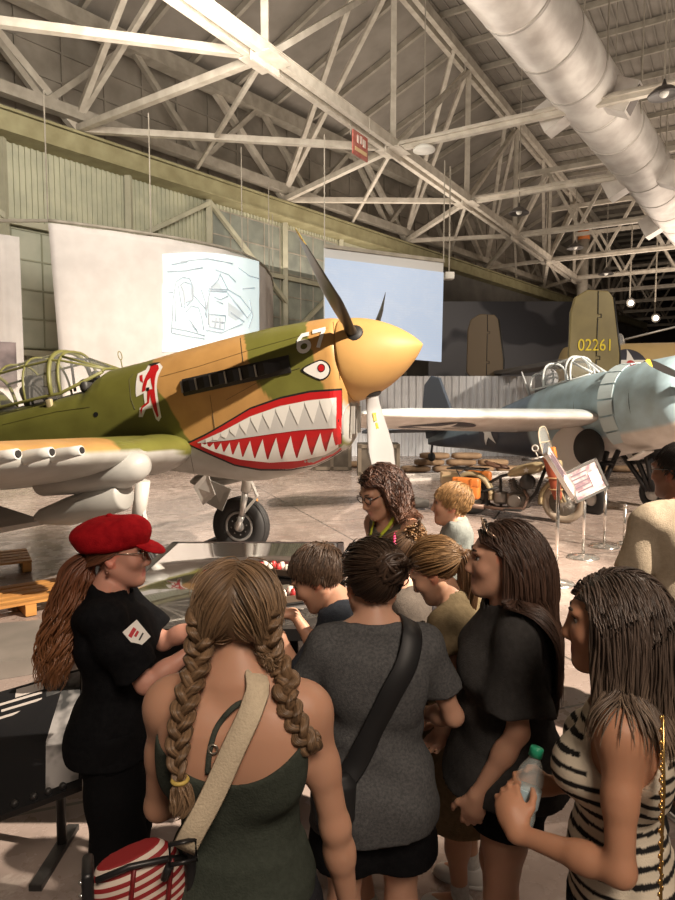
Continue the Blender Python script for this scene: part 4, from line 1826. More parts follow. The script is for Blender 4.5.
def b25skin(x, z, off):
    r = float(np.interp(x, [.15, .2, 1.5, 4, 8], [.3, .95, 1.05, 1.1, 1.12]))
    q = min(abs((z - 2.45) / r), .97)
    return (x, 3.0 - (r * .85 * math.sqrt(1 - q * q) + off), z)


def skinpoly(mb, fn, poly, off, mi, ml=.12):
    bm = bmesh.new()
    bm.faces.new([bm.verts.new((x, y, 0)) for x, y in poly])
    bmesh.ops.triangulate(bm, faces=list(bm.faces))
    for _ in range(4):
        lg = [e for e in bm.edges if e.calc_length() > ml]
        if not lg:
            break
        bmesh.ops.subdivide_edges(bm, edges=lg, cuts=1)
        bmesh.ops.triangulate(bm, faces=[f for f in bm.faces if len(f.verts) > 3])
    bm.verts.index_update()
    mb.add([fn(v.co.x, v.co.y, off) for v in bm.verts], [[v.index for v in f.verts] for f in bm.faces], mi)
    bm.free()


rp = unproj(630, 365, 18.2)
rcx, rcz = rp.x - 6.35, rp.z
circ = lambda r, n=33: [(rcx + r * math.cos(q), rcz + r * math.sin(q)) for q in np.linspace(0, 6.283, n)[:-1]]
skinpoly(g, b25skin, circ(.46), .015, 0)
skinpoly(g, b25skin, star_poly(.45, rcx, rcz), .03, 1)
skinpoly(g, b25skin, circ(.13, 17), .045, 2)
g.build('fuselage_roundel', [ROUND, MATS['roundel_white'], RED], fz)
g = MB()
g.ball((1.35, 3.0, 3.48), (.55, .42, .42), 18)
tg = g.build('gunner_blister', glass('blister_glass', (.9, .92, .95), .05, .25), B25)
g = MB()
for q in (-.45, -.15, .15, .4):
    g.tube([(1.35 + q, 3.0 + .42 * math.cos(k) * math.sqrt(max(0, 1 - (q / .55) ** 2)), 3.48 + .43 * math.sin(k) * math.sqrt(max(0, 1 - (q / .55) ** 2))) for k in np.linspace(0, math.pi, 11)], .02, 5)
g.tube([(1.8, 2.9, 3.6), (3.2, 2.6, 3.95)], .03, 6)
g.build('blister_frame', mat('blister_metal', (.5, .48, .45), .4, .3), tg)
# the landing gear stands it on the floor
g = MB()
for y in (1.0, 5.0):
    g.tube([(4.5, y, 2.0), (4.5, y, .4)], .12, 10)
    g.lathe([(0, -.15), (.4, -.15), (.5, 0), (.4, .15), (0, .15)], 24, 'y', T=Matrix.Translation((4.5, y, .5)))
g.build('landing_gear', MATS['tire_rubber'], B25)
g = MB()
g.tube([(.6, 3.0, 1.9), (.6, 3.0, 0)], .08, 10)
g.build('tail_prop', MATS['bomber_dark'], B25)

# dark curtain wall behind the bomber and white corrugated fence
t = MB()
w0, w1 = unproj(440, 300, 30), unproj(572, 298, 30)
t.box(((w0.x + w1.x) / 2, 30, 3.15), (w1.x - w0.x + 1, .25, 6.3))
struct(t, 'partition', mat('shadowed_screen', (.13, .13, .145), .8, 0, (.05, .05, .06), .55, lo=.48, hi=.54, detail=1), 'dark screen wall behind the bomber tail, tail shadows painted as blotches', 'screen')  # dark blotches stand for the tail's cast shadows, put into the colour
t = MB()
w0, w1 = unproj(345, 376, 22.0), unproj(538, 376, 22.0)
k = 0
x = w0.x
vs = []
while x < w1.x:
    ph = k % 4
    vs.append((x, (0, 0, .06, .06)[ph]))
    x += (.09, .03, .09, .03)[ph]
    k += 1
hz = w0.z
for i in range(len(vs) - 1):
    (xa, ya), (xb, yb) = vs[i], vs[i + 1]
    t.add([(xa, 22 + ya, 0), (xb, 22 + yb, 0), (xb, 22 + yb, hz), (xa, 22 + ya, hz), (xa, 22.1 + ya, 0), (xb, 22.1 + yb, 0), (xb, 22.1 + yb, hz), (xa, 22.1 + ya, hz)],
          [(0, 1, 2, 3), (5, 4, 7, 6), (3, 2, 6, 7)])
o = tag(t.build('corrugated_fence', mat('fence_white', (.76, .77, .80), .5, .1, (.66, .67, .70), 2)), 'long pale corrugated metal fence behind the blue naval fighter', 'fence')

# crates, sandbags, low barrier beneath the naval fighter
cr = unproj(378, 465, 16.6)
cb = thing('supply_crate', 'tall dark brown crate standing behind the lower propeller blade', 'crate', (cr.x, 16.6, 0))
CRM = mat('crate_brown', (.10, .08, .06), .7, 0, (.07, .055, .04), 5)
MB().rbox((0, 0, .40), (1.05, .7, .8), .02).build('crate_body', CRM, cb)
g = MB()
for x in (-.48, 0, .48):
    g.box((x, -.365, .40), (.09, .03, .8))
for z in (.06, .74):
    g.box((0, -.365, z), (1.05, .03, .09))
g.build('crate_batten', mat('crate_batten', (.14, .11, .08), .7), cb)
c2 = unproj(345, 462, 17.6)
cb2 = dup(cb, (c2.x - .35, 17.8, 0), None, 'dark brown crate farther back, just left of the propeller blade')

SBM = mat('sandbag_cloth', (.33, .215, .13), .85, 0, (.26, .17, .10), 6, bump=.3, bscale=60)


def sandbag_mesh():
    g = MB()
    rg = []
    n = 18
    for i in range(13):
        f = i / 12
        x = (f - .5) * .78
        e = (1 - abs(2 * f - 1) ** 4) ** .5 if 0 < f < 1 else .02
        e = max(e, .25)
        rg.append([(x, .2 * e * math.copysign(abs(math.cos(q)) ** .7, math.cos(q)) + .01 * math.sin(9 * f + q), .085 * (.45 + .55 * e) * math.copysign(abs(math.sin(q)) ** .8, math.sin(q))) for q in np.linspace(0, 6.283, n + 1)[:-1]])
    g.loft(rg)
    return g


protobag = None
bags = []
for row, (v, cnt, z) in enumerate(((0, 4, .085), (0, 3, .258), (0, 2, .431))):
    for k in range(cnt):
        bags.append((2.05 + .84 * k + (.36 if row == 1 else .5 if row == 2 else 0), 17.15, z, 0))
for k in range(6):
    bags.append((.2 - .84 * k + .2, 18.4, .085, 0))
for k in range(4):
    bags.append((-.2 - .84 * k, 18.4, .258, 0))
for k in range(3):
    bags.append((5.9 + .86 * k, 17.15, .085, 1))
for i, (x, y, z, gk) in enumerate(bags):
    if protobag is None:
        protobag = sandbag_mesh().build('sandbag', SBM)
        o = protobag
    else:
        o = protobag.copy()
        COL.objects.link(o)
    o.location = (x, y, z)
    o.rotation_euler = (0, 0, random.uniform(-.08, .08))
    o.rotation_euler[2] += 0
    if y > 18:
        tag(o, 'brown sandbag in the stack far behind the shark mouth', 'sandbag', 'sandbags far behind the shark mouth')
    elif gk:
        tag(o, 'brown sandbag lying in a row under the naval fighter fuselage', 'sandbag', 'sandbags in a row under the naval fighter')
    else:
        tag(o, 'brown sandbag in the stack right of the dark crate', 'sandbag', 'sandbags stacked by the dark crate')

# white lattice barrier lying low on the floor
WL = mat('lattice_white', (.66, .61, .57), .6)
for (u0, v0, u1, v1, lb) in ((409, 475, 462, 473, 'low white lattice barrier on the floor behind the curly-haired woman'), (474, 472, 560, 471, 'low white lattice barrier on the floor behind the motorcycle')):
    p0, p1 = onz(u0, v0 + 6, 0), onz(u1, v1 + 6, 0)
    g = MB()
    L_ = (p1 - p0).length
    d = (p1 - p0).normalized()
    nrm = Vector((-d.y, d.x, 0))
    for w in (0, .9):
        g.bar(p0 + nrm * w + Vector((0, 0, .03)), p1 + nrm * w + Vector((0, 0, .03)), .06)
    k = 0
    while k < L_:
        g.bar(p0 + d * k + Vector((0, 0, .03)), p0 + d * min(k + .5, L_) + nrm * .9 + Vector((0, 0, .03)), .025)
        g.bar(p0 + d * k + nrm * .9 + Vector((0, 0, .03)), p0 + d * min(k + .5, L_) + Vector((0, 0, .03)), .025)
        k += .25
    tag(g.build('lattice_barrier', WL), lb, 'barrier')
# small box on it
p = onz(449, 484, 0)
bx = thing('cardboard_box', 'small tan box standing behind the orange motorcycle saddlebag', 'box', (p.x, p.y, 0))
MB().rbox((0, 0, .14), (.36, .3, .28), .015).build('box_body', mat('card_tan', (.42, .28, .16), .7), bx)
MB().box((0, -.152, .2), (.37, .006, .05)).box((0, 0, .282), (.05, .31, .006)).build('tape', mat('tape_tan', (.5, .38, .22), .5), bx)

# ================================================================ army motorcycle
OD = mat('moto_sand', (.46, .37, .22), .5, 0, (.38, .30, .17), 6)
BKM = mat('moto_black', (.03, .028, .027), .45, .2)
CHM = mat('moto_metal', (.50, .47, .43), .3, .7)
ORG = mat('saddle_leather', (.62, .20, .035), .5, 0, (.50, .15, .03), 8)
RLT = mat('scabbard_leather', (.40, .09, .04), .5, 0, (.32, .07, .03), 8)
mp0 = onz(563, 523, 0)
moto = thing('motorcycle', 'sand coloured old army motorcycle with windshield and orange saddlebag', 'motorcycle', (mp0.x, mp0.y, 0), R(-32))
# local x forward, origin under the front wheel
for wx, nm in ((0, 'front_wheel'), (-1.48, 'rear_wheel')):
    g = MB()
    g.lathe([(.27 + .06 * math.cos(q), .055 * math.sin(q)) for q in np.linspace(0, 6.283, 17)], 40, 'y', T=Matrix.Translation((wx, 0, .33)))
    w = g.build(nm, mat('moto_tire', (.36, .29, .22) if wx == 0 else (.05, .045, .04), .7), moto) if wx == 0 else g.build(nm, MATS['tire_rubber'], moto)
    g = MB()
    g.lathe([(.215, -.025), (.23, 0), (.215, .025), (.205, 0), (.215, -.025)], 32, 'y', T=Matrix.Translation((wx, 0, .33)))
    g.tube([(wx, -.09, .33), (wx, .09, .33)], .05, 12)
    for k in range(18):
        q = 2 * math.pi * k / 18
        g.tube([(wx + .05 * math.cos(q), -.05 if k % 2 else .05, .33 + .05 * math.sin(q)), (wx + .21 * math.cos(q + .3), 0, .33 + .21 * math.sin(q + .3))], .004, 4)
    g.build('wheel_spokes', CHM, w)


def fender(wx, a0, a1, r=.37, w=.16):
    g = MB()
    rg = []
    for q in np.linspace(R(a0), R(a1), 22):
        c, s = math.cos(q), math.sin(q)
        ring = [(wx + (r - .05) * c, -w / 2, .33 + (r - .05) * s), (wx + r * c, -w * .42, .33 + r * s), (wx + (r + .02) * c, 0, .33 + (r + .02) * s), (wx + r * c, w * .42, .33 + r * s), (wx + (r - .05) * c, w / 2, .33 + (r - .05) * s),
                (wx + (r - .06) * c, w * .4, .33 + (r - .06) * s), (wx + (r - .01) * c, 0, .33 + (r - .01) * s), (wx + (r - .06) * c, -w * .4, .33 + (r - .06) * s)]
        rg.append(ring)
    g.loft(rg)
    return g


fender(0, 20, 190).build('front_fender', OD, moto)
fender(-1.48, -10, 150).build('rear_fender', OD, moto)
g = MB()
for y in (-.10, .10):
    g.tube([(0, y, .33), (-.14, y, .62), (-.26, y, .93)], .024, 8)
    g.tube([(.05, y, .34), (-.20, y * .8, .86)], .018, 8)
g.build('fork', OD, moto)
g = MB()
g.tube([(-.26, 0, .90), (-.42, 0, .45), (-.62, 0, .17), (-1.05, 0, .15), (-1.48, 0, .33)], .028, 8)
g.tube([(-.27, 0, .85), (-.62, 0, .78), (-1.0, 0, .66), (-1.48, 0, .36)], .025, 8)
g.tube([(-1.0, 0, .66), (-.98, 0, .18)], .024, 8)
for y in (-.10, .10):
    g.tube([(-1.0, y * .6, .5), (-1.48, y, .33)], .018, 8)
g.build('frame', BKM, moto)
g = MB()
rg = []
for x, z, hw, hh in ((-.30, .86, .03, .03), (-.36, .85, .10, .085), (-.50, .82, .13, .10), (-.70, .77, .13, .09), (-.84, .72, .07, .06), (-.88, .71, .02, .02)):
    rg.append([(x, hw * math.cos(q), z + hh * math.sin(q)) for q in np.linspace(0, 6.283, 19)[:-1]])
g.loft(rg)
tank = g.build('fuel_tank', OD, moto)
g = MB()
g.add([(-.55 + x, -.133, .80 + y) for x, y in star_poly(.055)], [list(range(10))])
g.build('star_marking', mat('star_white', (.7, .68, .64), .6), tank)
g = MB()
rg = []
for x, z, hw, hh in ((-.86, .80, .03, .02), (-.92, .82, .07, .035), (-1.06, .83, .13, .04), (-1.18, .86, .14, .035), (-1.25, .89, .09, .02)):
    rg.append([(x, hw * math.cos(q), z + hh * math.sin(q)) for q in np.linspace(0, 6.283, 17)[:-1]])
g.loft(rg)
g.build('saddle', mat('saddle_dark', (.10, .05, .03), .5), moto)
# engine: two finned cylinders in a V, crankcase, gearbox, exhaust
g = MB()
g.rbox((-.70, 0, .30), (.34, .22, .24), .05)
g.tube([(-.72, -.16, .30), (-.72, .16, .30)], .10, 20)
g.rbox((-.98, 0, .32), (.22, .18, .2), .04)
eng = g.build('engine', mat('engine_metal', (.22, .20, .18), .4, .6), moto)
for q in (24, -24):
    d = Vector((math.sin(R(q)), 0, math.cos(R(q))))
    g = MB()
    b0 = Vector((-.70, 0, .36))
    for k in range(7):
        g.tube([b0 + d * (.05 + .032 * k), b0 + d * (.066 + .032 * k)], .085, 16)
    g.tube([b0, b0 + d * .30], .055, 12)
    g.build('cylinder_fins', mat('fin_metal', (.16, .15, .14), .45, .5), eng)
g = MB()
g.tube([(-.58, -.12, .50), (-.50, -.16, .38), (-.56, -.18, .20), (-.9, -.18, .16), (-1.35, -.18, .18)], .026, 8)
g.tube([(-1.2, -.18, .17), (-1.85, -.18, .19)], .042, 10)
g.build('exhaust_pipe', mat('rusty_pipe', (.20, .13, .10), .5, .4), moto)
g = MB()
g.lathe([(.0, -.05), (.11, -.05), (.12, -.03), (.12, .03), (.11, .05), (0, .05)], 24, 'y', T=Matrix.Translation((-.52, -.14, .62)))
g.build('air_cleaner', BKM, moto)
g = MB()
g.tube([(-.30, -.36, 1.02), (-.42, -.40, 1.00)], .018, 8)
g.tube([(-.42, -.40, 1.0), (-.24, -.30, 1.04), (-.22, -.1, .98), (-.22, .1, .98), (-.24, .30, 1.04), (-.42, .40, 1.0)], .014, 8)
hb = g.build('handlebar', CHM, moto)
for y in (-.40, .40):
    g = MB()
    g.tube([(-.40, y, 1.0), (-.54, y * 1.02, .99)], .02, 8)
    g.build('grip', BKM, hb)
g = MB()
g.lathe([(0, .06), (.09, .05), (.10, .0), (.06, -.10), (0, -.12)], 20, 'x', T=Matrix.Translation((-.10, 0, .88)))
g.build('headlamp', OD, moto)
# windshield: clear upper, canvas lower
g = MB()


def shield(zs, n=15):
    rg = []
    for z, hw in zs:
        rg.append([Vector((-.20 - (z - 1.0) * .30 - .35 * (y * hw) ** 2, y * hw, z)) for y in np.linspace(-1, 1, n)])
    return rg


sh = shield(((.98, .27), (1.1, .30), (1.25, .30), (1.38, .26), (1.46, .17), (1.48, .07)))
g.loft(sh, closed=False, cap=False)
ws = g.build('windshield', glass('windshield_glass', (.9, .92, .88), .06, .30), moto)
g = MB()
edge = [r[0] for r in sh] + list(sh[-1])[1:-1] + [r[-1] for r in reversed(sh)]
g.tube(edge + [Vector(p) for p in reversed(sh[0][1:-1])], .013, 6, closed=True)
g.tube(sh[2], .012, 6)
g.build('windshield_frame', mat('frame_sand', (.55, .48, .36), .5), ws)
g = MB()
rg = []
for z, hw in ((.60, .20), (.8, .25), (.97, .24)):
    rg.append([Vector((-.16 - (z - 1.0) * .25 - .35 * (y * hw) ** 2, y * hw, z)) for y in np.linspace(-1, 1, 9)])
g.loft(rg, closed=False, cap=False)
g.build('leg_shield', OD, moto)
g = MB()
g.tube([(-.34 + .045 * math.cos(q), -.42, 1.17 + .045 * math.sin(q)) for q in np.linspace(0, 6.283, 15)[:-1]], .012, 6, closed=True)
g.tube([(-.30, -.38, 1.03), (-.34, -.42, 1.13)], .008, 6)
g.build('mirror', mat('mirror_white', (.72, .68, .62), .3), moto)
# saddlebags, scabbard, carrier, canteen roll
g = MB()
g.rbox((-1.46, -.30, .47), (.46, .15, .34), .045)
sb = g.build('saddlebag', ORG, moto)
g = MB()
g.rbox((-1.46, -.335, .57), (.47, .10, .16), .04)
for dx in (-.11, .11):
    g.box((-1.46 + dx, -.39, .50), (.03, .01, .28))
g.build('saddlebag_flap', mat('saddle_leather_dark', (.50, .15, .03), .5), sb)
g = MB()
g.rbox((-1.46, .30, .56), (.42, .14, .28), .045)
g.build('saddlebag', ORG, moto)
g = MB()
rg = []
for f in np.linspace(0, 1, 9):
    p = Vector((-.02, -.27, .40)).lerp(Vector((-.16, -.25, 1.02)), f)
    w = float(np.interp(f, [0, .1, .5, 1], [.055, .075, .085, .11]))
    rg.append([p + Vector((w * math.cos(q), .05 * math.sin(q), 0)) for q in np.linspace(0, 6.283, 15)[:-1]])
g.loft(rg)
sc_ = g.build('rifle_scabbard', RLT, moto)
g = MB()
g.rbox((-.155, -.25, 1.09), (.17, .10, .18), .02, Matrix.Rotation(R(-12), 3, 'Y'))
g.build('scabbard_flap', mat('orange_flap', (.80, .24, .04), .5), sc_)
for z in (.55, .72):
    g = MB()
    g.tube([(-.05 - (z - .5) * .2 + .1 * math.cos(q), -.265 + .065 * math.sin(q), z) for q in np.linspace(0, 6.283, 13)[:-1]], .012, 5, closed=True)
    g.build('scabbard_strap', mat('strap_tan', (.5, .3, .15), .6), sc_)
g = MB()
for y in (-.16, 0, .16):
    g.tube([(-1.25, y, .76), (-1.85, y, .76)], .012, 6)
for x in (-1.25, -1.55, -1.85):
    g.tube([(x, -.17, .76), (x, .17, .76)], .012, 6)
g.tube([(-1.7, -.15, .76), (-1.5, -.15, .4)], .01, 6)
g.build('luggage_rack', BKM, moto)
g = MB()
g.tube([(-.95, -.05, .15), (-1.0, -.26, .0)], .014, 8)
g.build('side_stand', BKM, moto)
g = MB()
g.rbox((-.72, -.22, .17), (.28, .12, .025), .01)
g.rbox((-.72, .22, .17), (.28, .12, .025), .01)
g.build('footboard', BKM, moto)

# second dark motorcycle behind, left of the first (only its lower parts show)
p = onz(452, 518, 0)
jn = thing('canvas_bundle', 'low dark canvas bundle on the floor left of the motorcycle rear wheel', 'bundle', (p.x - .75, p.y + .9, 0), R(-15))
g = MB()
g.tube([(-.5, 0, .11), (-.2, .02, .12), (.2, -.01, .12), (.5, .0, .11)], [.07, .11, .11, .07], 14)
g.build('canvas_roll', mat('canvas_dark', (.05, .045, .04), .8), jn)
g = MB()
for x in (-.25, .2):
    g.tube([(x, .12 * math.cos(q), .12 + .118 * math.sin(q)) for q in np.linspace(0, 6.283, 15)[:-1]], .012, 5, closed=True)
g.build('strap', MATS['strap_tan'], jn)

# ================================================================ stanchions and signs on poles
CHR = mat('polished_chrome', (.78, .74, .70), .16, .9)


def stanchion(u, v, top, label, board=None, r=.19, Y=None):
    p = onz(u, v, 0)
    o = thing('sign_stand' if board else 'stanchion', label, 'sign stand' if board else 'stanchion', (p.x, p.y, 0))
    MB().lathe([(0, 0), (r, 0), (r, .012), (r * .92, .025), (.05, .045), (.03, .05), (0, .05)], 32).build('base', CHR, o)
    MB().tube([(0, 0, .03), (0, 0, top)], .019, 12).build('pole', CHR, o)
    if board:
        w, h, ex, ez = board
        ex = Vector(ex).normalized()
        ez = Vector(ez)
        ez = (ez - ex * ez.dot(ex)).normalized()
        rot = Matrix((ex, ez.cross(ex), ez)).transposed()
        c = Vector((0, -.02, top + .02))
        g = MB()
        g.box(c, (w, .02, h), rot)
        bo = g.build('sign_panel', mat('sign_picture', (.46, .39, .37), .4, 0, (.20, .12, .14), 9, lo=.42, hi=.6, detail=2), o)
        g = MB()
        for sx in (-1, 1):
            g.box(c + rot @ Vector((sx * w / 2, 0, 0)), (.03, .04, h + .03), rot)
            g.box(c + rot @ Vector((0, 0, sx * h / 2)), (w + .03, .04, .03), rot)
        g.build('sign_frame', CHR, bo)
        g = MB()
        for k in range(5):
            g.box(c + rot @ Vector((-.08 if k % 2 else -.05, -.013, h * .32 - k * h * .14)), (w * .5, .004, .018), rot)
        g.box(c + rot @ Vector((w * .27, -.013, -.02)), (w * .28, .004, h * .5), rot, 1)
        g.build('sign_print', [mat('print_dark', (.14, .10, .12), .5), mat('print_white', (.75, .72, .7), .5)], bo)
    else:
        MB().ball((0, 0, top), .026, 12).build('cap', CHR, o)
    return o


stanchion(556, 584, 1.15, 'chrome stand with a steeply tilted pale panel in front of the motorcycle wheel', (.54, .34, (.54, .0, -.84), (.30, .93, .24)))
stanchion(583, 558, .92, 'chrome stand with a tilted framed picture panel beside the motorcycle', (.42, .36, (.91, .12, .40), (-.34, .10, .94)))
stanchion(604, 547, .78, 'slim chrome stanchion just behind the framed picture panel')
stanchion(624, 545, .52, 'short chrome stanchion right of the framed picture panel', None, .10)

# ================================================================ low wooden pallets lit on the left
WOOD = mat('pallet_wood', (.56, .27, .07), .6, 0, (.42, .19, .05), 3, stretch=(1, 8, 8))


def pallet(p, rz_, label, w=1.0, d=.7):
    o = thing('wooden_pallet', label, 'pallet', p, rz_)
    for x in (-.45, 0, .45):
        MB().box((x * w, 0, .06), (.09, d, .10)).build('bearer', WOOD, o)
    for k in range(5):
        MB().box((0, -d / 2 + .06 + k * (d - .12) / 4, .123), (w, .10, .022)).build('deck_board', WOOD, o)
    return o


p = onz(22, 607, 0)
pallet((p.x, p.y, 0), R(38), 'orange lit wooden pallet on the floor, the lower of two at left')
p = onz(-2, 571, 0)
pallet((p.x - .2, p.y, 0), R(30), 'orange lit wooden pallet at the left edge, the upper of two')
# peeled white paint patch on the floor is part of the concrete; a flat dark rubber mat at the guide's back
g = MB()
q = [onz(u, v, 0) for u, v in ((-60, 690), (72, 668), (90, 630), (-30, 640))]
g.loft([[p + Vector((0, 0, h)) for p in q] for h in (.002, .12)], smooth=False)
tag(g.build('concrete_plinth', mat('plinth_grey', (.23, .20, .175), .6, 0, (.17, .15, .13), 3)), 'low grey concrete plinth on the floor behind the guide', 'plinth')

# ================================================================ glossy display table that mirrors the fighter
TB = thing('display_table', 'broad low display table with a mirror-glossy dark top in front of the group', 'table', (-.52, 3.42, 0))
GLOSS = mat('gloss_top', (.030, .027, .026), .015, 0, spec=1.0, coat=1.0, ior=2.0)
MB().rbox((0, 0, .955), (1.04, 1.56, .03), .006).build('glossy_top', GLOSS, TB)
g = MB()
for sx in (-1, 1):
    g.box((sx * .54, 0, .945), (.04, 1.64, .05))
    g.box((0, sx * .80, .945), (1.12, .04, .05))
g.build('top_rim', mat('rim_black', (.02, .019, .019), .35), TB)
g = MB()
g.rbox((-.08, .1, .46), (.84, 1.2, .92), .01)
g.build('cabinet', mat('cabinet_black', (.02, .02, .021), .5), TB)
# trays with red and white capped pieces
CAPR, CAPW = mat('piece_red', (.42, .03, .03), .4), mat('piece_white', (.66, .58, .50), .5)
piece = None
PM = MB().lathe([(0, 0), (.016, 0), (.016, .030), (.012, .034), (.012, .042), (0, .044)], 12)
for ti, (x0, y0, x1, y1, lb) in enumerate((((-.42), 3.46, .0, 3.30, 'far'), (-.42, 2.86, .0, 3.06, 'near'))):
    a, c = Vector((x0, y0, .971)), Vector((x1, y1, .971))
    d = (c - a)
    ang_ = math.atan2(d.y, d.x)
    tr = thing('piece_tray', 'dark slim tray with red and white pieces, the %s one on the glossy table' % ('farther' if lb == 'far' else 'nearer'), 'tray', (a + c) / 2, ang_)
    MB().rbox((0, 0, .012), (d.length + .06, .10, .02), .005).build('tray_base', mat('tray_dark', (.03, .026, .024), .4), tr)
    g = MB()
    g.box((0, .048, .028), (d.length + .06, .006, .03)).box((0, -.048, .028), (d.length + .06, .006, .03))
    g.build('tray_rail', mat('tray_rail', (.10, .07, .05), .4), tr)
    for k in range(9):
        for row in (0, 1):
            f = (k + .5) / 9
            pos = a.lerp(c, f) + Vector((-math.sin(ang_), math.cos(ang_), 0)) * (.022 - .044 * row) + Vector((0, 0, .023))
            o = PM.build('game_piece', CAPR if (k + row) % 2 else CAPW)
            o.location = pos
            colr = 'red' if (k + row) % 2 else 'white'
            tag(o, 'small %s capped piece standing in the %s tray' % (colr, 'farther' if lb == 'far' else 'nearer'), 'display piece', '%s pieces in the %s tray' % (colr, 'farther' if lb == 'far' else 'nearer'))
for (x, y, w, d_, rz_, c, lb) in ((-.12, 3.20, .2, .12, -.4, (.55, .40, .24), 'tan card lying between the two trays on the glossy table'), (-.30, 3.14, .16, .12, .3, (.60, .56, .48), 'cream card lying left between the two trays on the glossy table')):
    g = MB()
    g.rbox((0, 0, .004), (w, d_, .006), .002)
    o = tag(g.build('card', mat('card_%d' % int(w * 100), c, .6)), lb, 'card')
    o.location = (x, y, .971)
    o.rotation_euler = (0, 0, rz_)

# ================================================================ tilted black information panel at lower left
tl, tr_, br, bl = unproj(-70, 712, 2.62), unproj(82, 668, 2.75), unproj(80, 786, 2.30), unproj(-70, 842, 2.14)
pn = thing('information_panel', 'tilted black information panel with a grey photo print at lower left', 'sign', ((bl.x + tr_.x) / 2, (bl.y + tr_.y) / 2, 0))
org = pn.location.copy()
nr = (br - bl).cross(tl - bl).normalized()
if nr.z < 0:
    nr = -nr


def onp(a_, b_, off):
    return bl.lerp(br, a_).lerp(tl.lerp(tr_, a_), b_) + nr * off - org


g = MB()
g.loft([[onp(0, 0, h), onp(1, 0, h), onp(1, 1, h), onp(0, 1, h)] for h in (-.03, 0)], smooth=False)
pb = g.build('panel_board', mat('panel_black', (.012, .012, .013), .18, spec=.5), pn)
g = MB()
g.add([onp(.76, .05, .004), onp(.99, .05, .004), onp(.99, .97, .004), onp(.76, .97, .004)], [(0, 1, 2, 3)])
ph = g.build('photo_print', mat('photo_grey', (.36, .34, .33), .25, 0, (.05, .05, .05), 7, lo=.45, hi=.6, detail=3), pb)
g = MB()
for k, (b_, w) in enumerate(((.86, .30), (.80, .26), (.74, .30))):
    g.add([onp(.72 - w, b_, .004), onp(.73, b_, .004), onp(.73, b_ + .022, .004), onp(.72 - w, b_ + .022, .004)], [(0, 1, 2, 3)])
g.add([onp(.55, .895, .004), onp(.74, .895, .004), onp(.74, .97, .004), onp(.56, .97, .004)], [(0, 1, 2, 3)])
g.build('text_lines', mat('text_pale', (.40, .36, .33), .5), pb)
g = MB()
for a_ in (.12, .82):
    q = onp(a_, .80, -.03)
    g.tube([q, Vector((q.x, q.y, 0))], .02, 10)
    g.bar(onp(a_, .15, -.04), onp(a_, .9, -.04), .03)
    g.bar((q.x - .0, q.y - .25, .012), (q.x, q.y + .12, .012), .05, .024)
g.build('panel_legs', BKM, pn)
g = MB()
for a_ in (.55, .68, .78, .88):
    g = MB()
    g.ball(onp(a_, .04, .006), .013, 12)
    g.build('clamp_knob', BKM, pn)
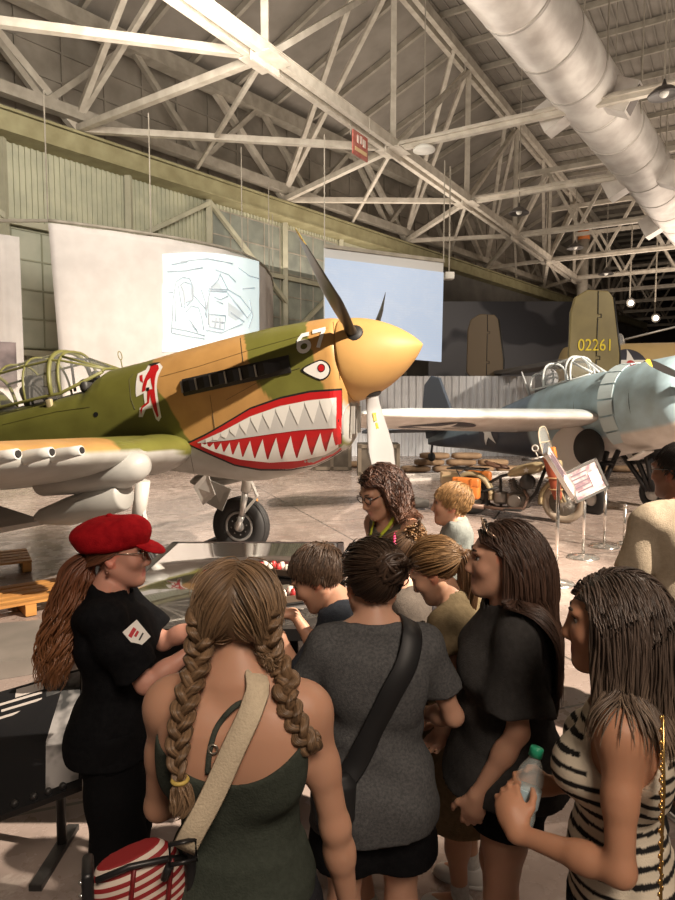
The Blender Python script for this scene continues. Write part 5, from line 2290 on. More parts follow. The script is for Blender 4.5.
# ================================================================ people: one smooth skin per body, clothes and hair as children
class Field:
    """a list of soft shapes blended into one surface"""

    def __init__(self):
        self.p = []

    def add(self, fn, lo, hi, k=.02, sub=False):
        self.p.append((fn, np.minimum(lo, hi), np.maximum(lo, hi), k, sub))
        return self

    def cone(self, a, b, ra, rb, k=.02, sub=False, flat=None):
        a, b = np.array(a, float), np.array(b, float)
        ab = b - a
        L2 = max(ab @ ab, 1e-9)

        def fn(P):
            t = np.clip((P - a) @ ab / L2, 0, 1)
            d = np.linalg.norm(P - a - t[:, None] * ab, axis=1)
            return d - (ra + (rb - ra) * t)
        m = max(ra, rb)
        return self.add(fn, np.minimum(a, b) - m, np.maximum(a, b) + m, k, sub)

    def ell(self, c, r, k=.02, rot=None, sub=False):
        c, r = np.array(c, float), np.array(r, float)
        Rm = None if rot is None else np.array(rot, float)

        def fn(P):
            q = P - c
            if Rm is not None:
                q = q @ Rm
            k0 = np.linalg.norm(q / r, axis=1)
            k1 = np.linalg.norm(q / (r * r), axis=1)
            return k0 * (k0 - 1) / np.maximum(k1, 1e-6)
        m = r.max()
        return self.add(fn, c - m, c + m, k, sub)

    def loft(self, st, k=.03, Rm=None, o=(0, 0, 0)):
        """st rows: z, cx, cy, rx, ry (an upright stack of ovals in the frame Rm, o)"""
        st = np.array(st, float)
        o = np.array(o, float)
        Rm = np.eye(3) if Rm is None else np.array(Rm, float)

        def fn(P):
            q = (P - o) @ Rm
            z = q[:, 2]
            zc = np.clip(z, st[0, 0], st[-1, 0])
            cx, cy, rx, ry = [np.interp(zc, st[:, 0], st[:, j]) for j in (1, 2, 3, 4)]
            x, y = q[:, 0] - cx, q[:, 1] - cy
            f = np.sqrt((x / rx) ** 2 + (y / ry) ** 2 + 1e-9)
            d = (f - 1) * np.sqrt(x * x + y * y + 1e-9) / f
            dz = np.maximum(np.maximum(st[0, 0] - z, z - st[-1, 0]), -.5)
            return np.where(dz > 0, np.sqrt(np.maximum(d, 0) ** 2 + dz ** 2) + np.minimum(d, 0) * 0, np.maximum(d, dz * .999))
        cs = []
        for row in st:
            for sx in (-1, 1):
                for sy in (-1, 1):
                    cs.append(np.array([row[1] + sx * row[3], row[2] + sy * row[4], row[0]]) @ Rm.T + o)
        cs = np.array(cs)
        return self.add(fn, cs.min(0), cs.max(0), k)

    def ev(self, P):
        d = np.full(len(P), 10.0)
        for fn, lo, hi, k, sub in self.p:
            m = np.all((P > lo - .12) & (P < hi + .12), axis=1)
            if not m.any():
                continue
            e = fn(P[m])
            a = d[m]
            if sub:
                e = -e
                h = np.maximum(k - np.abs(a - e), 0) / k
                d[m] = np.maximum(a, e) + h * h * k * .25
            else:
                h = np.maximum(k - np.abs(a - e), 0) / k
                d[m] = np.minimum(a, e) - h * h * k * .25
        return d

    def grad(self, P):
        e = .004
        g = np.zeros_like(P)
        for i in range(3):
            dp = np.zeros(3)
            dp[i] = e
            g[:, i] = self.ev(P + dp) - self.ev(P - dp)
        return g / np.maximum(np.linalg.norm(g, axis=1, keepdims=True), 1e-9)

    def bounds(self):
        lo = np.min([p[1] for p in self.p if not p[4]], axis=0)
        hi = np.max([p[2] for p in self.p if not p[4]], axis=0)
        return lo, hi


def surfnet(field, h, clip=None, lo=None, hi=None, warp=None, thick=None):
    l0, h0 = field.bounds()
    lo = l0 if lo is None else np.maximum(l0, lo)
    hi = h0 if hi is None else np.minimum(h0, hi)
    lo = lo - 3 * h
    hi = hi + 3 * h
    n = np.ceil((hi - lo) / h).astype(int) + 1
    ax = [lo[i] + h * np.arange(n[i]) for i in range(3)]
    D = np.full(n, 10.0, dtype=np.float64)
    for fn, a, b, k, sub in field.p:
        i0 = np.clip(np.floor((a - .06 - lo) / h).astype(int), 0, n)
        i1 = np.clip(np.ceil((b + .06 - lo) / h).astype(int) + 1, 0, n)
        if (i1 <= i0).any():
            continue
        X, Y, Z = np.meshgrid(ax[0][i0[0]:i1[0]], ax[1][i0[1]:i1[1]], ax[2][i0[2]:i1[2]], indexing='ij')
        P = np.stack([X.ravel(), Y.ravel(), Z.ravel()], 1)
        e = fn(P).reshape(X.shape)
        S = (slice(i0[0], i1[0]), slice(i0[1], i1[1]), slice(i0[2], i1[2]))
        A = D[S]
        if sub:
            e = -e
            q = np.maximum(k - np.abs(A - e), 0) / k
            D[S] = np.maximum(A, e) + q * q * k * .25
        else:
            q = np.maximum(k - np.abs(A - e), 0) / k
            D[S] = np.minimum(A, e) - q * q * k * .25
    near = np.abs(D) < .08
    idx = np.argwhere(near)
    P = lo + idx * h
    if warp is not None:
        D[near] += warp(P)
    if clip is not None:
        full = np.argwhere(D < .08)
        P = lo + full * h
        c = clip(P)
        D[tuple(full.T)] = np.maximum(D[tuple(full.T)], c)
    ins = D < 0
    cnt = np.zeros(n - 1, dtype=np.int8)
    for dx in (0, 1):
        for dy in (0, 1):
            for dz in (0, 1):
                cnt += ins[dx:n[0] - 1 + dx, dy:n[1] - 1 + dy, dz:n[2] - 1 + dz]
    act = (cnt > 0) & (cnt < 8)
    cells = np.argwhere(act)
    vid = -np.ones(n - 1, dtype=np.int64)
    vid[tuple(cells.T)] = np.arange(len(cells))
    corner = np.array([[dx, dy, dz] for dx in (0, 1) for dy in (0, 1) for dz in (0, 1)])
    cv = np.stack([D[tuple((cells + c).T)] for c in corner], 1)
    pos = np.zeros((len(cells), 3))
    num = np.zeros(len(cells))
    for i in range(8):
        for j in range(i + 1, 8):
            if np.abs(corner[i] - corner[j]).sum() != 1:
                continue
            a, b = cv[:, i], cv[:, j]
            m = (a < 0) != (b < 0)
            t = a[m] / (a[m] - b[m])
            pos[m] += corner[i] + (corner[j] - corner[i]) * t[:, None]
            num[m] += 1
    pos = lo + (cells + pos / num[:, None]) * h
    quads = []
    for axn in range(3):
        sl0 = [slice(None)] * 3
        sl1 = [slice(None)] * 3
        sl0[axn] = slice(0, n[axn] - 1)
        sl1[axn] = slice(1, n[axn])
        a, b = ins[tuple(sl0)], ins[tuple(sl1)]
        e = np.argwhere(a != b)
        o1, o2 = (axn + 1) % 3, (axn + 2) % 3
        ok = (e[:, o1] > 0) & (e[:, o2] > 0) & (e[:, o1] < n[o1] - 1) & (e[:, o2] < n[o2] - 1)
        e = e[ok]
        fl_ = a[tuple(e.T)]
        d1 = np.zeros(3, int)
        d1[o1] = 1
        d2 = np.zeros(3, int)
        d2[o2] = 1
        q = np.stack([vid[tuple((e - d1 - d2).T)], vid[tuple((e - d2).T)], vid[tuple(e.T)], vid[tuple((e - d1).T)]], 1)
        q[~fl_] = q[~fl_][:, ::-1]
        quads.append(q)
    quads = np.concatenate(quads)
    return pos, quads


def npmesh(name, v, f, m, parent, col=None, smooth=True):
    me = bpy.data.meshes.new(name)
    me.vertices.add(len(v))
    me.vertices.foreach_set('co', np.asarray(v, np.float32).ravel())
    k = f.shape[1]
    me.loops.add(f.size)
    me.loops.foreach_set('vertex_index', f.astype(np.int32).ravel())
    me.polygons.add(len(f))
    me.polygons.foreach_set('loop_start', np.arange(0, f.size, k, dtype=np.int32))
    me.polygons.foreach_set('loop_total', np.full(len(f), k, np.int32))
    me.polygons.foreach_set('use_smooth', np.full(len(f), smooth))
    me.materials.append(m)
    if col is not None:
        a = me.color_attributes.new('tint', 'FLOAT_COLOR', 'POINT')
        c = np.ones((len(v), 4), np.float32)
        c[:, :3] = col
        a.data.foreach_set('color', c.ravel())
    me.update(calc_edges=True)
    me.validate()
    o = bpy.data.objects.new(name, me)
    COL.objects.link(o)
    o.parent = parent
    return o


def rx(a):
    c, s = math.cos(a), math.sin(a)
    return np.array([[1, 0, 0], [0, c, -s], [0, s, c]])


def rz3(a):
    c, s = math.cos(a), math.sin(a)
    return np.array([[c, -s, 0], [s, c, 0], [0, 0, 1.0]])


def ry3(a):
    c, s = math.cos(a), math.sin(a)
    return np.array([[c, 0, s], [0, 1, 0], [-s, 0, c]])


def npn(v):
    v = np.array(v, float)
    return v / max(np.linalg.norm(v), 1e-9)


class Person:
    """local frame: faces +y, own left is -x, feet on z = 0"""

    def __init__(self, label, x, y, rz, H=1.62, skin=(.50, .28, .19), sex='f', lean=0, side=0, twist=0, head=(0, 0, 0), arms=None, legs=None,
                 wide=1.0, hs=1.0, h=.0065, z=0.0, leg_spread=.09, sit=None, hands=None, neck_up=0.0):
        self.root = thing('person', label, 'person', (x, y, z), R(rz))
        s = H / 1.70
        self.s, self.h = s, h
        self.skin = skin
        F = self.F = Field()
        self.pel = np.array([0, 0, .95 * s])
        RU = self.RU = rz3(R(twist)) @ ry3(R(side)) @ rx(R(-lean))
        up = self.up = lambda p: RU @ (np.array(p, float) * s - self.pel) + self.pel
        w = wide
        fem = self.fem = sex == 'f'
        self.wd = wide
        kid = sex == 'c'
        # trunk
        low = [(.80, 0, .0, .10, .07), (.86, 0, -.005, .150, .105), (.93, 0, -.005, .172 if fem else .165, .118), (1.0, 0, 0, .155, .108), (1.06, 0, .005, .135, .098)]
        upp = [(1.0, 0, .002, .150, .105), (1.07, 0, .006, .128 if fem else .142, .094), (1.14, 0, .008, .128 if fem else .146, .094), (1.22, 0, .008, .143 if fem else .160, .104), (1.30, 0, .002, .155 if fem else .172, .106),
               (1.36, 0, -.006, .150 if fem else .170, .096), (1.41, 0, -.012, .110, .072), (1.445, 0, -.012, .060, .055)]
        if kid:
            upp = [(z_, a, b, c * .93, d) for z_, a, b, c, d in upp]
            low = [(z_, a, b, c * .90, d * .97) for z_, a, b, c, d in low]
        self.low = [(a * s, b * s, c * s, d * s * w, e * s * w) for a, b, c, d, e in low]
        self.upp = [((a - .95) * s, b * s, c * s, d * s * w, e * s * w) for a, b, c, d, e in upp]
        F.loft(self.low, .04)
        F.loft(self.upp, .05, RU, self.pel)
        for sx in (-1, 1):
            F.ell(np.array((sx * .075, -.055, .90)) * s, np.array((.085, .085, .10)) * s * w, .04)
            if fem:
                F.ell(up((sx * .075, .085, 1.245)), np.array((.066, .06, .066)) * s * w, .035, RU)
            F.ell(up((sx * .085, -.075, 1.30)), np.array((.075, .04, .11)) * s * w, .05, RU)      # shoulder blade
            F.cone(up((sx * .03, -.012, 1.455)), up((sx * .135 * w, -.008, 1.405)), .046 * s, .040 * s, .05)
        # neck and head
        nb, nt_ = up((0, -.005, 1.42)), up((0, .016, 1.50 + neck_up))
        yaw, pit, rol = head
        RH = self.RH = RU @ rz3(R(yaw)) @ ry3(R(rol)) @ rx(R(-pit))
        hc = self.hc = up((0, .008, 1.468 + neck_up)) + RH @ (np.array((0, .012, .118)) * s * hs ** .5)
        self.hs = hs * (s ** .55)
        k = self.hs
        F.cone(nb, RH @ (np.array((0, -.018, -.075)) * k) + hc, .051 * s * (1 if fem or kid else 1.2), .046 * s * (1 if fem or kid else 1.2), .035)
        hp = self.hp = lambda p: RH @ (np.array(p, float) * k) + hc
        E = lambda c, r, kk=.018, rot=None, sub=False: F.ell(hp(c), np.array(r) * k, kk, RH if rot is None else RH @ rot, sub)
        E((0, -.018, .034), (.074, .094, .084), .02)                # skull
        E((0, .030, -.005), (.062, .070, .088), .03)                # face
        E((0, .042, -.060), (.046, .046, .052), .03)                # jaw block
        for sx in (-1, 1):
            F.cone(hp((sx * .056, -.006, -.045)), hp((sx * .018, .068, -.098)), .020 * k, .018 * k, .025)
            E((sx * .040, .066, -.022), (.022, .020, .020), .022)    # cheek
            E((sx * .032, .090, .012), (.016, .012, .010), .012, None, True)   # eye hollow
            E((sx * .030, .080, .030), (.024, .014, .008), .014)     # brow
            E((sx * .073, -.012, -.006), (.008, .019, .031), .008, ry3(-sx * .25) @ rx(.2))  # ear
            E((sx * .080, -.004, -.004), (.006, .009, .016), .006, None, True)
            E((sx * .011, .100, -.036), (.009, .010, .008), .008)    # nostril wing
            F.cone(hp((sx * .005, .0915, -.0605)), hp((sx * .019, .084, -.064)), .0065 * k, .003 * k, .006)
            F.cone(hp((sx * .004, .0905, -.0715)), hp((sx * .017, .083, -.068)), .0075 * k, .003 * k, .006)
        F.cone(hp((0, .086, .020)), hp((0, .108, -.030)), .0085 * k, .0125 * k, .012)     # nose
        E((0, .078, -.096), (.021, .018, .017), .02)                 # chin
        # arms
        self.arm = {}
        al, fl2 = .275 * s, .245 * s
        if kid:
            al, fl2 = al * .95, fl2 * .95
        hands = hands or {}
        for side_, sx in (('l', -1), ('r', 1)):
            sh = up((sx * (.163 if fem else .178 if not kid else .150) * w, -.008, 1.375))
            spec = (arms or {}).get(side_)
            if spec is None:
                wr = sh + np.array((sx * .05, .03, -.50)) * s
                pole = np.array((sx * .3, -1.0, 0))
            else:
                wr, pole = np.array(spec[0], float), npn(spec[1])
            dv = wr - sh
            D_ = min(np.linalg.norm(dv), (al + fl2) * .995)
            dn = npn(dv)
            wr = sh + dn * D_
            ca = (al * al + D_ * D_ - fl2 * fl2) / (2 * al * D_)
            ca = np.clip(ca, -1, 1)
            pp = pole - dn * (pole @ dn)
            pp = npn(pp)
            el = sh + dn * al * ca + pp * al * math.sqrt(max(0, 1 - ca * ca))
            tk = w * (.90 if not kid else .85) * (1 if fem else 1.15)
            F.ell(sh, np.array((.052, .055, .058)) * s * tk, .04)
            F.cone(sh, sh + (el - sh) * .5, .047 * s * tk, .041 * s * tk, .03)
            F.cone(sh + (el - sh) * .45, el, .042 * s * tk, .035 * s * tk, .02)
            F.cone(el, el + (wr - el) * .35, .036 * s * tk, .037 * s * tk, .02)
            F.cone(el + (wr - el) * .3, wr, .037 * s * tk, .0235 * s * tk, .02)
            self.arm[side_] = (sh, el, wr)
            # hand
            hd = hands.get(side_, {})
            fdir = npn(hd.get('dir', wr - el))
            pn_ = np.array(hd.get('palm', (-sx, .25, 0)), float)
            pn_ = npn(pn_ - fdir * (pn_ @ fdir))
            lat = npn(np.cross(fdir, pn_))
            thumb_side = hd.get('thumb', None)
            fwd_ref = np.array(hd.get('tref', (0, 1, .3)), float)
            if lat @ fwd_ref < 0:
                lat = -lat                       # lat points to the thumb
            curl = hd.get('curl', .35)
            q = s * (.92 if kid else 1.0) * (1 if not fem else .95)
            base = wr + fdir * .012 * q
            pc = wr + fdir * .048 * q
            Rm = np.stack([lat, fdir, pn_], 1)
            F.ell(pc, np.array((.040, .050, .0175)) * q, .014, Rm)
            F.cone(wr, pc, .022 * q, .024 * q, .02)
            for i, (off, ln, rad) in enumerate(((.030, .070, .0088), (.0105, .078, .0090), (-.0095, .072, .0086), (-.028, .056, .0076))):
                p0 = wr + fdir * (.078 - .004 * abs(i - 1)) * q + lat * off * q
                aa = 0.0
                p = p0 - fdir * .02 * q
                pts_ = [p, p0]
                cu = curl * (1 + .12 * i)
                for frac, bend in ((.45, .55), (.32, .9), (.23, .7)):
                    aa += cu * bend
                    dvec = fdir * math.cos(aa) + pn_ * math.sin(aa)
                    p0 = p0 + dvec * ln * frac * q
                    pts_.append(p0)
                for j in range(len(pts_) - 1):
                    F.cone(pts_[j], pts_[j + 1], rad * q * (1.05 - .06 * j), rad * q * (1.0 - .07 * j), .005)
            t0 = wr + fdir * .025 * q + lat * .026 * q
            tc_ = hd.get('tcurl', .4)
            t1 = t0 + npn(lat * .75 + fdir * .65 + pn_ * .35 * tc_) * .036 * q
            t2 = t1 + npn(lat * .35 + fdir * .8 + pn_ * .8 * tc_) * .032 * q
            t3 = t2 + npn(lat * .05 + fdir * .8 + pn_ * 1.0 * tc_) * .024 * q
            F.cone(t0, t1, .0135 * q, .0105 * q, .012)
            F.cone(t1, t2, .0105 * q, .0095 * q, .005)
            F.cone(t2, t3, .0095 * q, .0075 * q, .005)
            self.arm[side_ + 'h'] = (pc, fdir, pn_, lat)
        # legs
        self.leg = {}
        for side_, sx in (('l', -1), ('r', 1)):
            hip = np.array((sx * .085 * w, 0, .87)) * s
            if legs and side_ in legs:
                kn, an = [np.array(q_, float) for q_ in legs[side_]]
            else:
                kn = np.array((sx * leg_spread * .95, .015, .475 * s))
                an = np.array((sx * leg_spread, -.015, .085 * s))
            lw = (1.0 if not kid else .85) * w
            F.cone(hip, hip + (kn - hip) * .5, .085 * s * lw, .070 * s * lw, .04)
            F.cone(hip + (kn - hip) * .45, kn, .071 * s * lw, .050 * s * lw, .03)
            F.cone(kn, kn + (an - kn) * .4, .050 * s * lw, .049 * s * lw, .03)
            F.ell(kn + (an - kn) * .30 + np.array((0, -.018, 0)) * s, np.array((.047, .050, .10)) * s * lw, .03)
            F.cone(kn + (an - kn) * .4, an, .047 * s * lw, .033 * s * lw, .02)
            F.cone(an, an + np.array((0, .13, -.045)) * s, .033 * s, .028 * s, .02)
            self.leg[side_] = (hip, kn, an)
        self.children = []

    # ---- meshes
    def body(self, lip=(.42, .13, .11)):
        v, f = surfnet(self.F, self.h)
        col = np.tile(np.array(self.skin), (len(v), 1))
        q = (v - self.hc) @ self.RH / self.hs
        m = (np.abs(q[:, 0]) < .021) & (q[:, 1] > .078) & (np.abs(q[:, 2] + .066) < .0125)
        col[m] = np.array(lip) * .55 + col[m] * .45
        d = np.abs(np.linalg.norm(q - np.array((0, .07, -.02)), axis=1))
        ck = np.exp(-((np.abs(q[:, 0]) - .04) ** 2 + (q[:, 1] - .075) ** 2 + (q[:, 2] + .022) ** 2) / .0006)[:, None] * .25
        col = col * (1 - ck) + np.array((.50, .20, .14)) * ck
        er = (np.abs(q[:, 0]) > .070) & (np.abs(q[:, 2]) < .04)
        col[er] = col[er] * np.array((1.12, .82, .78))
        self.bodyo = npmesh('body', v, f, mat('skin', (.5, .3, .2), .48, 0, attr='tint', sss=.12, spec=.35), self.root, col)
        return self

    def face(self, brow=(.05, .03, .02), iris=(.06, .04, .03), open_=1.0):
        EW = mat('eye_white', (.62, .58, .55), .25)
        IR = mat('eye_iris_%d' % int(iris[2] * 100), iris, .2)
        for sx in (-1, 1):
            g = MB()
            c = self.hp((sx * .031, .0735, .011))
            r = .0125 * self.hs
            rot = Matrix([list(x) for x in self.RH])
            g.ball((0, 0, 0), r, 14)
            fw = Vector(self.RH @ np.array((0, 1, -.05)))
            g.ball(fw * r * .55, (r * .58, r * .58, r * .58), 12, 1)
            g.build('eye', [EW, IR], self.root, c)
            g = MB()
            p = [self.hp((sx * x_, y_, z_)) for x_, y_, z_ in ((.014, .0955, .031), (.026, .0945, .0355), (.040, .088, .0355), (.051, .076, .030))]
            g.tube([Vector(x_) for x_ in p], [.0028, .0038, .0034, .0015], 6)
            g.build('eyebrow', mat('brow_%d' % int(brow[0] * 1000), brow, .7), self.root)
            g = MB()
            p = [self.hp((sx * x_, y_, z_)) for x_, y_, z_ in ((.019, .0845, .0165), (.030, .0895, .0205), (.042, .0815, .0165))]
            g.tube([Vector(x_) for x_ in p], [.0016, .0026, .0018], 6)
            g.build('eyelashes', mat('lash', (.02, .014, .012), .7), self.root)
        return self

    def cloth(self, name, m, build, clip, h=None, warp=None, col=None, k=None):
        F = Field()
        build(F)
        v, f = surfnet(F, h or self.h * 1.15, clip=clip, warp=warp)
        o = npmesh(name, v, f, m, self.root, None if col is None else col(v))
        return o, F

    def tube_on(self, name, m, pts, w, th, field=None, off=.004, parent=None, n=40, push=True):
        """a flat strap that hugs the given surface"""
        P = [Vector(p) for p in pts]
        P = np.array([list(p) for p in resample(catmull(P, 8), n)])
        fd = field or self.F
        for _ in range(4):
            d = fd.ev(P)
            g = fd.grad(P)
            mv = np.where(d < off, off - d, 0) if push else off - d
            P = P + g * mv[:, None]
        for _ in range(2):
            P[1:-1] = (P[:-2] + P[1:-1] * 2 + P[2:]) / 4
        g = fd.grad(P)
        mb = MB()
        rg = []
        for i in range(n):
            t = npn(P[min(i + 1, n - 1)] - P[max(i - 1, 0)])
            nn = npn(g[i] - t * (g[i] @ t))
            sd = np.cross(t, nn)
            rg.append([Vector(P[i] + sd * (a * w / 2) + nn * (b * th / 2)) for a, b in ((-1, -1), (-.9, 1), (.9, 1), (1, -1))])
        mb.loft(rg)
        return mb.build(name, m, parent or self.root)


def catmull(P, n):
    out = []
    for i in range(len(P) - 1):
        p0, p1, p2, p3 = P[max(i - 1, 0)], P[i], P[i + 1], P[min(i + 2, len(P) - 1)]
        for j in range(n):
            t = j / n
            out.append(.5 * ((2 * p1) + (p2 - p0) * t + (2 * p0 - 5 * p1 + 4 * p2 - p3) * t * t + (-p0 + 3 * p1 - 3 * p2 + p3) * t ** 3))
    out.append(P[-1])
    return out


def folds(amp=.004, f=1.0, seed=0):
    def w(P):
        x, y, z = P[:, 0] * f, P[:, 1] * f, P[:, 2] * f
        a = np.sin(21 * x + 9 * np.sin(7 * z + seed) + 5 * y) * np.sin(8 * z + 3 * x + seed)
        b = np.sin(33 * z + 18 * x + 6 * np.sin(11 * y + seed))
        return -amp * (a + .45 * b)
    return w


def tubes(paths, rad, sides=5):
    """many locks of hair at once: paths (N, M, 3), rad (N, M)"""
    Nn, Mm, _ = paths.shape
    T = np.gradient(paths, axis=1)
    T /= np.maximum(np.linalg.norm(T, axis=2, keepdims=True), 1e-9)
    ref = np.tile(np.array((.31, .22, .92)), (Nn, Mm, 1))
    A = np.cross(T, ref)
    A /= np.maximum(np.linalg.norm(A, axis=2, keepdims=True), 1e-9)
    B = np.cross(T, A)
    ang = np.arange(sides) * 2 * np.pi / sides
    V_ = paths[:, :, None, :] + rad[:, :, None, None] * (A[:, :, None, :] * np.cos(ang)[None, None, :, None] + B[:, :, None, :] * np.sin(ang)[None, None, :, None])
    v = V_.reshape(-1, 3)
    i, j, k = np.meshgrid(np.arange(Nn), np.arange(Mm - 1), np.arange(sides), indexing='ij')
    k2 = (k + 1) % sides
    b = lambda a, c, d: (a * Mm + c) * sides + d
    f = np.stack([b(i, j, k), b(i, j, k2), b(i, j + 1, k2), b(i, j + 1, k)], -1).reshape(-1, 4)
    return v, f


HAIRMAT = None


def hair_mat():
    global HAIRMAT
    if HAIRMAT is None:
        HAIRMAT = mat('hair', (.1, .06, .03), .42, 0, attr='tint', spec=.45)
    return HAIRMAT


HAIRLINE = lambda q, a=.87, b=0.0: q[:, 2] - a * q[:, 1] - b


def scalp_points(p, n, rng, a=.87, b=.004):
    """random roots on the skull in head space, inside the hair line"""
    out = []
    while len(out) < n:
        d = rng.normal(size=(n, 3))
        d /= np.linalg.norm(d, axis=1, keepdims=True)
        q = np.array((0, -.018, .034)) + d * np.array((.076, .096, .086))
        ok = HAIRLINE(q, a, b) > 0
        out += list(q[ok])
    return np.array(out[:n])


def hair(p, name, color, n=260, length=.30, step=.013, rad=.0062, seed=1, part=0.0, flow=None, wave=0.0, wfreq=22., lift=.006, vary=.25, tip=None, field=None,
         cap=True, off=.010, grav=1.0, a=.87, b=.004, parent=None, back=0.0, tipstart=.5, stiff=.55, sides=4, lens=None, collide=True, sideburn=0.0, gather=None, fine=5.0, clear=None, topcut=None):
    """locks that leave the parting, follow the skull, then hang"""
    rng = np.random.default_rng(seed)
    n = int(n * fine)
    rad = rad * .36
    q = scalp_points(p, n, rng, a, b)
    if topcut is not None:
        q = q[q[:, 2] < topcut]
        n = len(q)
    M_ = max(4, int(length / step))
    RH, hc, k = p.RH, p.hc, p.hs
    pos = q.copy()
    # first direction: away from the parting line and downwards, in head space
    c0 = np.array((0, -.018, .034))
    nrm = (pos - c0) / np.array((.076, .096, .086)) ** 2
    nrm /= np.linalg.norm(nrm, axis=1, keepdims=True)
    d = np.zeros_like(pos)
    d[:, 0] = np.sign(pos[:, 0] - part) * (.55 + .45 * np.minimum(1, np.abs(pos[:, 0] - part) / .03))
    d[:, 1] = -.35 - back
    d[:, 2] = -.45
    if flow is not None:
        d = flow(pos, d)
    W = lambda x: x @ RH.T * k + hc
    X = W(pos)
    D_ = d @ RH.T
    Nw = nrm @ RH.T
    X = X + Nw * lift * rng.uniform(.2, 1.1, (n, 1))
    lay = off * rng.uniform(.35, 1.25, n)
    F2 = field or p.F
    pts_ = [X.copy()]
    g0 = np.array((0, 0, -1.0))
    for i in range(M_):
        f = i / M_
        gw = grav * min(1, .25 + f * 2.2)
        D_ = D_ * stiff + g0 * gw * (1 - stiff)
        if flow is not None and i < 10:
            qq = (X - hc) @ RH / k
            D_ = D_ * .5 + (flow(qq, d) @ RH.T) * .5
        D_ = D_ / np.maximum(np.linalg.norm(D_, axis=1, keepdims=True), 1e-9)
        X = X + D_ * step
        if collide:
            e = F2.ev(X)
            m = e < lay
            if m.any():
                g = F2.grad(X[m])
                X[m] += g * (lay[m] - e[m])[:, None]
                # keep sliding along the surface
                Dm = D_[m]
                D_[m] = Dm - g * np.minimum(0, (Dm * g).sum(1, keepdims=True))
        if clear is not None:
            qq = (X - hc) @ RH / k
            m = (qq[:, 2] < clear[1]) & (qq[:, 2] > -.15) & (qq[:, 1] > clear[0]) & (np.abs(qq[:, 0]) < .13)
            if m.any():
                qq[m, 1] += (clear[0] - qq[m, 1]) * .6
                X[m] = W(qq[m])
        if gather is not None:
            X = gather(X, f)
        pts_.append(X.copy())
    P = np.stack(pts_, 1)
    Mm = P.shape[1]
    f = np.linspace(0, 1, Mm)
    if wave:
        ph = rng.uniform(0, 6.28, n)
        ph = (np.arctan2(q[:, 0], q[:, 1]) * 5 + q[:, 2] * 60) + rng.uniform(-1.1, 1.1, n)
        s_ = np.arange(Mm) * step
        amp = wave * np.clip(f * 1.6, 0, 1)
        P[:, :, 0] += amp[None] * np.sin(wfreq * s_[None] + ph[:, None])
        P[:, :, 1] += amp[None] * np.cos(wfreq * .9 * s_[None] + ph[:, None] * 1.7)
    r = rad * rng.uniform(.7, 1.25, n)[:, None] * (np.interp(f, [0, .08, .6, .9, 1], [.55, 1, 1, .65, .12]))[None]
    v, fc = tubes(P, r, sides)
    base = np.array(color)
    tone = (1 + vary * rng.normal(size=(n, 1, 1))).clip(.45, 1.7)
    C = np.broadcast_to(base, (n, Mm, 3)) * tone
    if tip is not None:
        tm = np.clip((f - tipstart) / (1 - tipstart), 0, 1)[None, :, None] * rng.uniform(.3, 1.0, (n, 1, 1))
        C = C * (1 - tm) + np.array(tip) * tm * (1 + .5 * vary * rng.normal(size=(n, 1, 1)))
    C = np.repeat(C[:, :, None, :], sides, 2).reshape(-1, 3).clip(.001, 1)
    o = npmesh(name, v, fc, hair_mat(), parent or p.root, C)
    if cap:
        F = Field()
        F.ell(hc + RH @ (np.array((0, -.018, .034)) * k), np.array((.0795, .0995, .0895)) * k, .01, RH)
        clipf = lambda P_: -HAIRLINE((P_ - hc) @ RH / k, a, b + .002)
        v2, f2 = surfnet(F, .006, clip=clipf)
        npmesh('scalp_hair', v2, f2, hair_mat(), o, np.tile(base * .75, (len(v2), 1)))
    return o


def braid_mesh(path, r, color, parent, name='braid', seed=0, turns=None, tip=None):
    P = np.array([list(x) for x in resample(catmull([Vector(x) for x in path], 10), 110)])
    L_ = np.linalg.norm(np.diff(P, axis=0), axis=1).sum()
    turns = turns or L_ / (r * 4.2)
    T = np.gradient(P, axis=0)
    T /= np.linalg.norm(T, axis=1, keepdims=True)
    side = np.cross(T, np.array((0, 1.0, .2)))
    side /= np.linalg.norm(side, axis=1, keepdims=True)
    nn = np.cross(side, T)
    f = np.linspace(0, 1, len(P))
    rr = r * np.interp(f, [0, .1, .8, .93, 1], [1.05, 1.1, .85, .6, .5])
    rng = np.random.default_rng(seed)
    vs, fs, cs = [], [], []
    off = 0
    for j in range(3):
        ph = 2 * np.pi * (turns * f + j / 3)
        c = P + side * (rr * .78 * np.sin(ph))[:, None] + nn * (rr * .45 * np.sin(2 * ph))[:, None]
        # each strand is a bundle of finer locks
        for q in range(17):
            a = 2 * np.pi * q / 16 + ph * .25
            o_ = .0 if q == 16 else .42
            pp = c + side * (rr * o_ * np.cos(a))[:, None] + nn * (rr * o_ * np.sin(a))[:, None]
            v, fc = tubes(pp[None], (rr * (.135 if q < 16 else .45))[None], 5)
            vs.append(v)
            fs.append(fc + off)
            off += len(v)
            cs.append(np.tile(np.array(color) * rng.uniform(.55, 1.35), (len(v), 1)))
    return npmesh(name, np.concatenate(vs), np.concatenate(fs), hair_mat(), parent, np.concatenate(cs))


